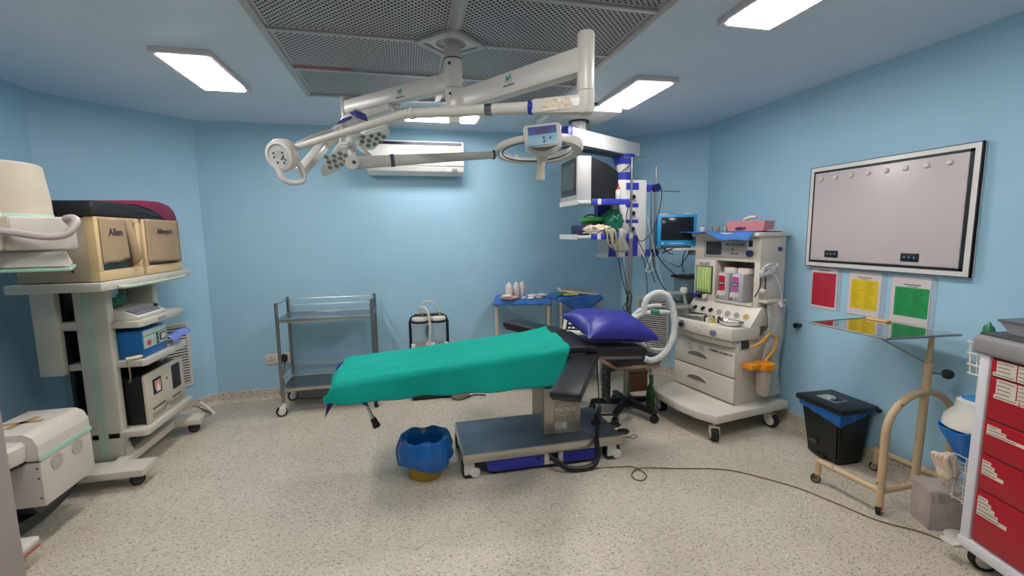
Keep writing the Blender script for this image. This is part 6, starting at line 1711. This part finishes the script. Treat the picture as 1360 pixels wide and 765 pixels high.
for k, (x, y, sx, c, lab) in enumerate(((0.27, 0.035, 0.02, (214, 212, 214), 'small white round packet at the front of the blue table'), (0.34, 0.025, 0.035, (206, 214, 214), 'flat white packet near the front edge of the blue table'), (0.37, 0.14, 0.06, (206, 196, 190), 'patterned packet in the pile on the blue table'), (0.45, 0.17, 0.055, (222, 214, 206), 'cream packet at the right of the pile on the blue table'), (0.42, 0.05, 0.03, (196, 170, 150), 'tan packet at the right front of the blue table'))):
    o = B().blob((0, 0, 0.010 + 0.005 * (k in (2, 3))), sx, sx * 0.7, 0.012 + 0.006 * (k in (2, 3)), 0.25, 12, 3, k * 1.3).obj('packet', mat('packet_%d' % k, c, rough=0.5, var=0.3, scale=50), ang=80)
    o.location = t1(x, y, 0.889)
    tag(o, lab, 'packet', 'packets on the blue table')
cable('thin blue tube coiled among the packets on the blue table', [t1(0.28, 0.14, 0.89), t1(0.30, 0.17, 0.905), t1(0.34, 0.15, 0.91), t1(0.33, 0.10, 0.895), t1(0.29, 0.11, 0.893), t1(0.3, 0.15, 0.9)], 0.005, mat('pale_blue_tube', (150, 180, 206), rough=0.3), 'coiled_tube', 'tube')
def t2(x, y, z=0.887): return O2 + Vector((x, y, z))
for k, (x, y, c, lab) in enumerate(((0.03, 0.08, (66, 140, 76), 'green packet at the left of the second blue table'), (0.10, 0.06, (196, 184, 70), 'yellow packet beside the green one on the second blue table'), (0.16, 0.08, (212, 196, 110), 'pale yellow packet next to the magazine'))):
    o = B().box(-0.05, 0.05, -0.035, 0.035, 0, 0.02, 0.006).obj('packet', mat('tpacket_%d' % k, c, rough=0.4, var=0.3, scale=30))
    o.location = t2(x, y, 0.889); o.rotation_euler = (0, 0, 0.5 - 0.4 * k)
    tag(o, lab, 'packet', 'packets on the second blue table')
mg = thing('magazine', 'open glossy magazine lying on the second blue table', 'magazine', t2(0.25, 0.20, 0.9), radians(-12))
B().box(-0.19, 0.19, -0.11, 0.13, 0.0, 0.018, M=Matrix.Rotation(radians(6), 4, 'Y')).obj('pages', mat('page_white', (222, 218, 212), rough=0.5), mg)
B().box(-0.17, 0.17, -0.095, 0.115, 0.018, 0.0195, M=Matrix.Rotation(radians(6), 4, 'Y')).obj('printed_page', mat('print_mottle', (150, 140, 118), rough=0.4, var=0.5, scale=22), mg)
# grey machine below the second table with a dark key panel
gm = thing('grey_desk_unit', 'pale grey unit with a black key panel on a thin post beside the pillow', 'unit', (1.40, 3.52, 0.0), radians(-25))
B().prism([(-0.10, 0.62), (-0.10, 0.675), (0.10, 0.745), (0.12, 0.745), (0.12, 0.62)], 'x', -0.14, 0.14, bev=0.006).obj('case', mat('pale_grey_case', (190, 188, 182), rough=0.45), gm)
B().cyl((0, 0, 0.02), (0, 0, 0.625), 0.014, seg=12).obj('post', M_GREYM, gm)
B().cyl((0, 0, 0.0), (0, 0, 0.022), 0.09, seg=24).obj('foot', M_GREYM, gm)
Mg = Matrix.Translation((0.0, 0.0, 0.7115)) @ Matrix.Rotation(radians(19.3), 4, 'X')
kp = B().box(-0.11, 0.11, -0.07, 0.06, 0, 0.004, M=Mg).obj('key_panel', M_BLACK, gm)
for k in range(6):
    B().box(-0.09 + k * 0.032, -0.072 + k * 0.032, -0.055, -0.035, 0.004, 0.008, M=Mg).obj('key', M_WINK, kp)
B().box(-0.09, -0.055, 0.015, 0.04, 0.004, 0.007, M=Mg).obj('key', M_WINK, kp)
# brown carton behind the stool
bc = athing('brown_carton', 'brown cardboard carton on the floor behind the swivel stool', 'carton', (2.08, 3.78, 0))
B().box(1.99, 2.17, 3.72, 3.86, 0.0, 0.19, 0.004).obj('carton_body', mat('brown_cardboard', (96, 62, 44), rough=0.8, var=0.12), bc)
B().box(1.985, 2.175, 3.715, 3.79, 0.188, 0.196).obj('carton_flap', MATS['brown_cardboard'], bc)
# ================================================================== RIGHT WALL: FILM VIEWER AND NOTICES
vw = athing('film_viewer', 'large white wall mounted film viewing panel with a black inner border', 'viewing panel', (XR, 2.19, 1.24))
ya, yb, za, zb = 1.70, 2.68, 1.24, 1.925
M_VF = mat('viewer_frame', (232, 226, 222), rough=0.35, var=0.02)
B().box(XR - 0.035, XR, ya, yb, za, zb, 0.003).obj('frame', M_VF, vw)
e = 0.030
f = B()
xf = XR - 0.0355
for a, c, d, g in ((ya + e, yb - e, za + e, za + e + 0.015), (ya + e, yb - e, zb - e - 0.015, zb - e), (ya + e, ya + e + 0.018, za + e, zb - e), (yb - e - 0.012, yb - e, za + e, zb - e)):
    f.box(xf - 0.001, xf + 0.003, a, c, d, g)
f.obj('black_border', M_BLACK, vw)
fe = B()
for a, c, d, g in ((ya, yb, za, za + 0.004), (ya, yb, zb - 0.004, zb), (ya, ya + 0.004, za, zb), (yb - 0.004, yb, za, zb)):
    fe.box(xf - 0.0005, xf + 0.02, a, c, d, g)
fe.obj('dark_edge', M_INK, vw)
B().box(xf - 0.0035, xf + 0.002, ya + e + 0.02, yb - e - 0.014, za + e + 0.018, zb - e - 0.018, 0.001).obj('film_panel', mat('viewer_panel', (206, 194, 194), rough=0.3, var=0.015, scale=2), vw)
for k in range(8):
    y = yb - 0.092 - k * 0.108
    B().lathe([(0, 0), (0.014, 0), (0.016, 0.006), (0.012, 0.012), (0, 0.013)], (xf - 0.003, y, zb - 0.085), (-1, 0, 0), seg=16, caps=False).obj('film_clip', mat('clip_white', (224, 216, 210), rough=0.35), vw)
for y, w in ((2.475, 0.048), (1.985, 0.048)):
    s = B().box(xf - 0.008, xf, y - w, y + w, za + 0.068, za + 0.115, 0.002).obj('switch_plate', M_BLACK, vw)
    for k in (-1, 0, 1):
        B().cyl((xf - 0.008, y + k * 0.026, za + 0.092), (xf - 0.0105, y + k * 0.026, za + 0.092), 0.0065, seg=10).obj('touch_key', mat('touch_key', (96, 128, 150), rough=0.3), s)
# three colour notices in clear sleeves below the viewer
def notice(y0, y1, z0, z1, cy0, cy1, cz0, cz1, col, nm, label, lines):
    t = athing('notice', label, 'notice', (XR, (y0 + y1) / 2, z0), 'notices below the viewer')
    B().box(XR - 0.003, XR - 0.001, y0 - 0.028, y1 + 0.004, z0 - 0.004, z1).obj('sleeve', mat('clear_sleeve', (196, 214, 228), rough=0.15, var=0, alpha=0.5), t)
    B().box(XR - 0.0045, XR - 0.003, y0, y1, z0, z1).obj('sheet', mat('notice_paper', (214, 204, 204), rough=0.5, var=0.02), t)
    B().box(XR - 0.0056, XR - 0.0045, cy0, cy1, cz0, cz1).obj('colour_block', mat(nm, col, rough=0.5, var=0.05, scale=12), t)
    b_ = B()
    ym = (cy0 + cy1) / 2
    b_.box(XR - 0.0052, XR - 0.0044, ym - 0.045, ym + 0.045, cz1 + 0.014, cz1 + 0.019)
    if lines:
        b_.box(XR - 0.0052, XR - 0.0044, ym - 0.03, ym + 0.03, cz1 + 0.004, cz1 + 0.007)
    random.seed(int(y0 * 1000))
    for c0, c1 in ((cy1 - 0.012, ym + 0.012), (ym - 0.008, cy0 + 0.012)):
        for k in range(13):
            z = cz1 - 0.014 - k * (cz1 - cz0 - 0.02) / 13
            l = random.uniform(0.35, 0.95) * (c0 - c1)
            b_.box(XR - 0.0062, XR - 0.0054, c0 - l, c0, z - 0.0022, z)
    b_.obj('print_lines', mat('print_' + nm, tuple(int(v * 0.55) for v in col), rough=0.6, var=0), t)
notice(2.445, 2.645, 0.945, 1.232, 2.455, 2.635, 0.962, 1.195, (186, 38, 62), 'notice_red', 'paper notice with a red block, below the film viewer', False)
notice(2.155, 2.365, 0.945, 1.225, 2.172, 2.345, 0.985, 1.172, (224, 192, 26), 'notice_yellow', 'paper notice with a yellow block, between the red and green ones', True)
notice(1.885, 2.095, 0.925, 1.222, 1.890, 2.072, 0.985, 1.156, (30, 148, 80), 'notice_green', 'paper notice with a green block, below the film viewer', True)

# ================================================================== BLACK PEDAL BIN
bn = athing('pedal_bin', 'black pedal bin with a blue liner against the right wall', 'bin', (2.70, 2.27, 0))
M_BIN = mat('bin_black', (16, 16, 18), rough=0.4, var=0.1)
b_ = B()
bm = b_.bm
lo_ = [bm.verts.new(p) for p in ((2.605, 2.15, 0), (2.80, 2.15, 0), (2.80, 2.385, 0), (2.605, 2.385, 0))]
hi_ = [bm.verts.new(p) for p in ((2.555, 2.12, 0.36), (2.815, 2.12, 0.36), (2.815, 2.415, 0.36), (2.555, 2.415, 0.36))]
fs = [bm.faces.new(lo_[::-1]), bm.faces.new(hi_)] + [bm.faces.new((lo_[i], lo_[(i + 1) % 4], hi_[(i + 1) % 4], hi_[i])) for i in range(4)]
bmesh.ops.bevel(bm, geom=list({e_ for f_ in fs for e_ in f_.edges}), offset=0.02, segments=3, affect='EDGES')
b_.obj('bin_body', M_BIN, bn)
ln = B()
def liner(u, v):
    P = [(2.549, 2.114), (2.819, 2.114), (2.819, 2.421), (2.549, 2.421)]
    k = u * 4
    i = int(min(k, 3.999)); t = k - i
    a, c = P[i], P[(i + 1) % 4]
    hang = {0: 0.06 - 0.04 * t if t > 0 else 0.06, 1: 0.02, 2: 0.02, 3: 0.03 + 0.03 * t}[i]
    hang = (0.075 * (1 - t) + 0.012 if i == 0 else 0.015 if i in (1, 2) else 0.03 + 0.055 * t)
    w = 0.004 * sin(u * 90) * v
    x, y = a[0] + (c[0] - a[0]) * t, a[1] + (c[1] - a[1]) * t
    ctr = Vector((2.685, 2.268))
    d = (Vector((x, y)) - ctr).normalized()
    return (x + d.x * w, y + d.y * w, 0.368 - hang * v)
ln.grid(90, 6, liner)
ln.obj('bin_liner', M_BAG, bn, ang=60, solid=0.002)
ld = B().prism([(2.535, 2.09), (2.825, 2.09), (2.828, 2.425), (2.535, 2.435)], 'z', 0.362, 0.40, bev=0.012).obj('lid', M_BIN, bn)
B().cyl((2.822, 2.085, 0.372), (2.822, 2.43, 0.372), 0.014, seg=12).obj('lid_hinge', M_BIN, ld)
bd = B().box(-0.068, 0.068, -0.05, 0.05, 0, 0.003, 0.001, M=Matrix.Translation((2.66, 2.275, 0.4)) @ Matrix.Rotation(radians(92), 4, 'Z')).obj('badge', mat('badge_silver', (190, 188, 186), rough=0.35, metal=0.4, var=0.03), ld)
Mb = Matrix.Translation((2.66, 2.275, 0.4)) @ Matrix.Rotation(radians(92), 4, 'Z')
B().prism([(-0.06, -0.042), (0.055, -0.042), (0.02, -0.02), (-0.01, 0.005), (-0.02, 0.042), (-0.06, 0.042)], 'z', 0.003, 0.0045, M=Mb).obj('badge_print', mat('badge_navy', (26, 24, 78), rough=0.5, var=0), bd)
B().tube([Mb @ Vector((0.012 + 0.03 * cos(a), 0.0 + 0.026 * sin(a), 0.0045)) for a in [radians(q) for q in range(100, 330, 15)]], 0.004, 6).obj('badge_swirl', M_WINK, bd)
B().box(2.59, 2.612, 2.24, 2.31, 0.012, 0.032, 0.004).obj('pedal', M_BLACK, bn)
B().box(2.573, 2.60, 2.29, 2.34, 0.09, 0.115, 0.004).obj('pedal_recess', M_DGREY, bn)

# ================================================================== MAYO STAND
ms = athing('mayo_stand', 'chipped beige instrument stand with a steel tray at the right wall', 'instrument stand', (2.58, 1.88, 0))
M_MAYO = mat('chipped_beige_paint', (206, 176, 138), rough=0.45, var=0.06, scale=6, spots=((112, 66, 40), 0.345, 26))
M_MAY2 = mat('beige_paint', (204, 176, 140), rough=0.45, var=0.06, scale=6, spots=((130, 84, 56), 0.30, 22))
ar = []
for p in ((2.36, 1.71, 0.055), (2.36, 1.71, 0.45)):
    ar.append(p)
for k in range(1, 12):
    a = pi - pi * k / 12
    ar.append((2.59 + 0.23 * cos(a), 1.71, 0.45 + 0.20 * sin(a)))
ar += [(2.82, 1.71, 0.45), (2.82, 1.71, 0.12)]
B().tube(ar, 0.0185, 14).obj('arch', M_MAYO, ms)
B().cyl((2.36, 1.71, 0.135), (2.325, 2.04, 0.135), 0.0165, seg=12).obj('base_bar', M_MAYO, ms)
B().cyl((2.325, 2.04, 0.14), (2.325, 2.04, 0.055), 0.0165, seg=12).obj('base_leg', M_MAYO, ms)
B().cyl((2.36, 1.71, 0.135), (2.82, 1.71, 0.135), 0.0165, seg=12).obj('cross_bar', M_MAYO, ms)
B().cyl((2.82, 1.71, 0.135), (2.79, 2.06, 0.135), 0.0165, seg=12).obj('base_bar', M_MAYO, ms)
B().cyl((2.79, 2.06, 0.16), (2.79, 2.06, 0.05), 0.02, seg=12).obj('base_leg', M_MAYO, ms)
M_CH = mat('rusty_caster_metal', (150, 128, 104), rough=0.4, metal=0.6, var=0.2, spots=((96, 60, 40), 0.4, 40))
for x, y, r in ((2.36, 1.71, 0.4), (2.325, 2.04, 2.4), (2.79, 2.06, 2.0), (2.80, 1.71, 3.6)):
    caster(ms, x, y, 0.026, r, M_CH, M_RUB, mat('worn_hub', (150, 146, 140), rough=0.5), 0.06, 0.02)
B().cyl((2.59, 1.71, 0.12), (2.605, 1.71, 0.80), 0.019, seg=16).obj('outer_post', M_MAY2, ms)
B().cyl((2.605, 1.71, 0.79), (2.61, 1.71, 0.955), 0.012, seg=14).obj('inner_post', M_MAY2, ms)
B().cyl((2.605, 1.71, 0.775), (2.606, 1.71, 0.805), 0.0225, seg=16).obj('collar', M_MAY2, ms)
kb = B().cyl((2.61, 1.70, 0.755), (2.65, 1.67, 0.755), 0.007, seg=8).obj('clamp_screw', M_DSTEEL, ms)
B().ball((2.665, 1.66, 0.755), 0.026).obj('clamp_knob', M_RUB, kb)
B().cyl((2.605, 1.72, 0.80), (2.36, 1.80, 0.945), 0.004, seg=8).obj('tray_brace', M_DSTEEL, ms)
fr_ = B()
T = [(2.29, 1.69), (2.72, 1.655), (2.735, 2.135), (2.285, 2.125)]
for i in range(4):
    a, c = T[i], T[(i + 1) % 4]
    fr_.cyl((a[0], a[1], 0.957), (c[0], c[1], 0.957), 0.006, seg=8)
fr_.obj('tray_frame', M_DSTEEL, ms)
B().prism([(2.295, 1.697), (2.713, 1.664), (2.727, 2.128), (2.292, 2.118)], 'z', 0.956, 0.9595).obj('tray', mat('mirror_steel_tray', (196, 194, 190), rough=0.09, metal=1.0, var=0.03, scale=6), ms)
tag(B().box(2.665, 2.705, 1.98, 2.10, 0.96, 0.972, 0.003).obj('wood_strip', mat('pale_wood', (214, 180, 120), rough=0.6)), 'short pale wooden strip at the back of the steel tray', 'strip')

# ================================================================== RED CRASH CART
CO = Vector((2.371, 1.363, 0))
CTH = atan2(0.968, 0.249)           # local +x runs along the red front, away from the camera; +y points into the cart side away from view
# local frame: x along front (0 = far corner, negative towards the camera), y = left of x
ca = thing('crash_cart', 'red drawer crash cart with white posts and grey top at the right edge', 'cart', CO, CTH)
M_RED = mat('cart_red', (172, 14, 34), rough=0.42, var=0.05, scale=5)
M_CW = mat('cart_white', (222, 218, 222), rough=0.4, var=0.02)
# the cart body lies on local -y
B().box(-0.62, -0.012, -0.39, -0.012, 0.13, 0.965, 0.004).obj('body', M_CW, ca)
B().box(-0.04, 0.004, -0.045, 0.006, 0.10, 0.97, 0.008).obj('corner_post', M_CW, ca)
B().box(-0.04, 0.004, -0.41, -0.36, 0.10, 0.97, 0.008).obj('corner_post', M_CW, ca)
B().box(-0.64, 0.008, -0.41, 0.012, 0.085, 0.135, 0.01).obj('base', M_CW, ca)
top = B().box(-0.66, 0.03, -0.425, 0.022, 0.962, 1.045, 0.02, seg=3).obj('top', mat('cart_grey_top', (146, 142, 142), rough=0.45, var=0.03), ca)
B().box(-0.64, 0.02, -0.415, 0.0, 1.04, 1.055, 0.006).obj('top_mat', mat('cart_dark_mat', (70, 70, 74), rough=0.5), top)
ZD = ((0.90, 0.945), (0.725, 0.893), (0.555, 0.718), (0.385, 0.548), (0.145, 0.378))
ZD = ((0.885, 0.955), (0.70, 0.88), (0.545, 0.695), (0.385, 0.54), (0.145, 0.38))
M_LABEL = mat('label_paper', (220, 206, 190), rough=0.6, var=0.04)
def labels(d, rows, z1, x0, lh=0.0165, gap=0.003):
    """rows of taped paper labels, width per row; x runs towards the camera from x0"""
    for r, spans in enumerate(rows):
        zt = z1 - r * (lh + gap)
        for a, c in spans:
            l = B().box(x0 - c, x0 - a, 0.0035, 0.0055, zt - lh, zt).obj('paper_label', M_LABEL, d)
            q = B()
            random.seed(int(a * 999 + r * 7 + z1 * 100))
            L2 = (c - a) * random.uniform(0.6, 0.9)
            q.box(x0 - a - 0.004 - L2, x0 - a - 0.004, 0.0054, 0.0062, zt - lh * 0.62, zt - lh * 0.4)
            q.obj('writing', mat('label_writing', (120, 100, 100), rough=0.7, var=0), l)
for k, (z0, z1) in enumerate(ZD):
    d = B().box(-0.60, -0.046, -0.02, 0.004, z0, z1, 0.005).obj('drawer', M_RED, ca)
    B().box(-0.60, -0.046, -0.021, -0.001, z1 - 0.001, z1 + 0.005).obj('drawer_gap', M_INK, d)
    if k == 0:
        labels(d, [[(0, 0.075), (0.08, 0.15), (0.155, 0.22)], [(0, 0.075), (0.08, 0.15), (0.155, 0.22)], [(0.0, 0.075), (0.08, 0.15)], [(-0.012, 0.075), (0.08, 0.15)]], z1 - 0.003, -0.07, 0.0155, 0.001)
    elif k == 1:
        labels(d, [[(0.006, 0.082), (0.087, 0.165), (0.17, 0.22)]] * 4 + [[(0.0, 0.095), (0.1, 0.16)]], z1 - 0.004, -0.07, 0.0155, 0.001)
    elif k == 2:
        labels(d, [[(0.0, 0.055)], [(0.0, 0.075), ], [(0.0, 0.145)]], z1 - 0.02, -0.06, 0.013, 0.001)
    elif k == 3:
        labels(d, [[(0, 0.035)], [(0, 0.05)], [(0, 0.062)], [(0, 0.088)]], z1 - 0.022, -0.058, 0.015, 0.001)
    else:
        labels(d, [[(0, 0.04)], [(0, 0.055)], [(0, 0.07)], [(0, 0.085)], [(0, 0.12)]], z1 - 0.025, -0.058, 0.016, 0.001)
for x, y in ((-0.045, -0.04), (-0.045, -0.36), (-0.59, -0.04), (-0.59, -0.36)):
    caster(ca, x, y, 0.05, radians(250), M_CREAM, M_RUB, mat('pale_green_hub', (190, 196, 180), rough=0.45), 0.095, 0.034)
B().box(-0.02, 0.045, 0.0, 0.05, 0.078, 0.094, 0.004).obj('brake_pedal', M_CREAM, ca)
# steel box on top of the cart
sbx = thing('instrument_case', 'flat grey instrument case lying on top of the crash cart', 'case', CO + Vector((0.10, -0.16, 1.056)), CTH + radians(8))
bb = B()
bm = bb.bm
lo_ = [bm.verts.new(p) for p in ((-0.19, -0.10, 0), (0.10, -0.10, 0), (0.10, 0.06, 0), (-0.19, 0.06, 0))]
hi_ = [bm.verts.new(p) for p in ((-0.21, -0.12, 0.05), (0.125, -0.12, 0.05), (0.125, 0.08, 0.05), (-0.21, 0.08, 0.05))]
bm.faces.new(lo_[::-1]); bm.faces.new(hi_)
for i in range(4):
    bm.faces.new((lo_[i], lo_[(i + 1) % 4], hi_[(i + 1) % 4], hi_[i]))
bb.obj('case_body', mat('case_silver', (176, 174, 176), rough=0.4, var=0.04), sbx)
B().box(-0.216, 0.131, -0.126, 0.086, 0.05, 0.06, 0.003).obj('case_lid', mat('case_lid_grey', (98, 100, 108), rough=0.4), sbx)
# wire basket on the far end of the cart, with packs
def cart(x, y, z): 
    return CO + Vector((cos(CTH) * x - sin(CTH) * y, sin(CTH) * x + cos(CTH) * y, z))
wk = thing('wire_basket', 'small white wire basket hung on the far side of the crash cart', 'basket', CO, CTH)
wbk = B()
for z, s in ((0.86, 0.85), (0.90, 0.9), (0.95, 0.95), (1.0, 1.0)):
    wbk.tube([(0.008, -0.01, z), (0.075 * s, -0.01, z), (0.085 * s, -0.03, z), (0.085 * s, -0.19, z), (0.075 * s, -0.21, z), (0.008, -0.21, z)], 0.0035, 6)
for y in (-0.03, -0.08, -0.13, -0.18):
    wbk.tube([(0.085, y, 1.0), (0.072, y, 0.855), (0.01, y, 0.85)], 0.003, 6)
for x in (0.03, 0.06):
    wbk.tube([(x, -0.01, 1.0), (x * 0.9, -0.015, 0.85), (x * 0.9, -0.2, 0.85), (x, -0.21, 1.0)], 0.003, 6)
wbk.obj('wires', M_WHITE, wk)
tag(B().blob(cart(0.047, -0.11, 0.935), 0.03, 0.05, 0.07, 0.25, 9, 3, 5.0).obj('clear_pack', mat('clear_pack', (190, 192, 190), rough=0.2, var=0.1, alpha=0.6)), 'clear crumpled packs inside the white wire basket', 'pack')
tag(B().blob(cart(0.045, -0.065, 1.03), 0.018, 0.022, 0.055, 0.2, 7, 3, 2.0).obj('green_pack', mat('green_pack', (44, 120, 80), rough=0.3, var=0.1)), 'green pack sticking up out of the white wire basket', 'pack')
# sharps container with blue liner and bag, hooked low on the far side
sc = thing('sharps_bin', 'white waste holder with a bright blue bag beside the crash cart', 'waste holder', cart(0.125, -0.14, 0.0), CTH)
B().lathe([(0.0, 0.71), (0.055, 0.712), (0.075, 0.70), (0.08, 0.66), (0.115, 0.615), (0.12, 0.575), (0.112, 0.57), (0.0, 0.57)], seg=28, caps=False).obj('funnel', M_WHITE, sc)
B().lathe([(0.0, 0.7135), (0.058, 0.7135), (0.06, 0.706)], seg=24, caps=False).obj('blue_insert', mat('sky_blue_plastic', (40, 130, 206), rough=0.35), sc)
B().grid(60, 14, lambda u, v: ((0.122 - 0.075 * v + 0.016 * sin(u * 2 * pi * 7) * (1 - v) + 0.008 * noise.noise(Vector((cos(u * 2 * pi) * 4, sin(u * 2 * pi) * 4, v * 3)))) * cos(u * 2 * pi), (0.122 - 0.075 * v + 0.016 * sin(u * 2 * pi * 7) * (1 - v)) * sin(u * 2 * pi), 0.575 + 0.012 * sin(u * 2 * pi * 3) * (1 - v) - 0.165 * v)).obj('blue_bag', mat('bright_blue_bag', (16, 120, 206), rough=0.3, var=0.12, bump=0.3, bscale=24), sc, ang=60, solid=0.002)
B().cyl((0, 0, 0.0), (0, 0, 0.56), 0.012, seg=10).obj('stand_post', M_WHITE, sc)
B().cyl((0, 0, 0.0), (0, 0, 0.02), 0.07, seg=20).obj('stand_base', M_WHITE, sc)
rk = thing('wire_rack', 'white wire rack low beside the crash cart holding gloves', 'rack', cart(0.10, -0.08, 0.0), CTH)
rb_ = B()
for z in (0.23, 0.30, 0.37, 0.44):
    rb_.tube([(-0.08, 0.0, z), (0.05, 0.0, z), (0.06, -0.02, z), (0.06, -0.15, z)], 0.0035, 6)
for x in (-0.06, -0.01, 0.04):
    rb_.tube([(x, 0.0, 0.44), (x, 0.0, 0.22), (x, -0.14, 0.22)], 0.003, 6)
rb_.obj('wires', M_WHITE, rk)
tag(B().blob(cart(0.14, -0.05, 0.37), 0.035, 0.04, 0.075, 0.3, 8, 3, 8.0).obj('glove', mat('cream_glove', (222, 200, 180), rough=0.6)), 'cream latex glove stuffed in the rack beside the cart', 'glove')
gl = B()
for k in range(4):
    gl.tube([cart(0.11 + 0.02 * k, -0.03, 0.36), cart(0.115 + 0.022 * k, -0.01, 0.42), cart(0.10 + 0.016 * k, -0.015, 0.46 - 0.01 * k)], [0.012, 0.011, 0.008], 8, 4)
tag(gl.obj('glove', mat('cream_glove', (222, 200, 180))), 'upper cream latex glove with fingers upwards beside the blue bag', 'glove')
# translucent box on the floor beside the cart
cbx = thing('clear_box', 'translucent plastic box with a carry handle beside the crash cart', 'box', (2.64, 1.56, 0), radians(-25))
M_CLB = mat('milky_plastic', (222, 206, 200), rough=0.3, var=0.04, alpha=0.34)
q = B()
W, D, Hh = 0.145, 0.07, 0.20
q.box(-W, W, -D, D, 0.0, 0.005)
q.box(-W, W, -D, -D + 0.004, 0, Hh).box(-W, W, D - 0.004, D, 0, Hh).box(-W, -W + 0.004, -D, D, 0, Hh).box(W - 0.004, W, -D, D, 0, Hh)
q.obj('box_shell', M_CLB, cbx)
B().box(-W - 0.008, W + 0.008, -D - 0.008, D + 0.008, Hh - 0.006, Hh + 0.01, 0.004).obj('lid', M_CLB, cbx)
B().tube([(-0.07, 0, Hh + 0.008), (-0.06, 0, Hh + 0.07), (-0.03, 0, Hh + 0.09), (0.03, 0, Hh + 0.09), (0.06, 0, Hh + 0.07), (0.07, 0, Hh + 0.008)], 0.012, 8, 4).obj('carry_handle', M_CLB, cbx)
B().box(W - 0.03, W + 0.02, -D - 0.03, -D - 0.005, 0.03, 0.085, 0.006).obj('latch', M_BLACK, cbx)
# ------------------------------------------------------------------ thin tan flex across the floor
FX = [(1.066, 2.508), (1.16, 2.512), (1.257, 2.496), (1.354, 2.461), (1.387, 2.369), (1.343, 2.318), (1.299, 2.33), (1.297, 2.383), (1.355, 2.432), (1.433, 2.431), (1.616, 2.383), (1.875, 2.306), (2.013, 2.197), (2.162, 2.015), (2.237, 1.843), (2.31, 1.67), (2.42, 1.55), (2.47, 1.44)]
tag(B().tube([(x, y, 0.004 + (0.006 if k in (3, 8, 9) else 0)) for k, (x, y) in enumerate(FX)], 0.0038, 6, 8).obj('floor_flex', mat('tan_flex', (112, 92, 60), rough=0.5)), 'thin tan flex snaking across the floor to the crash cart', 'flex')
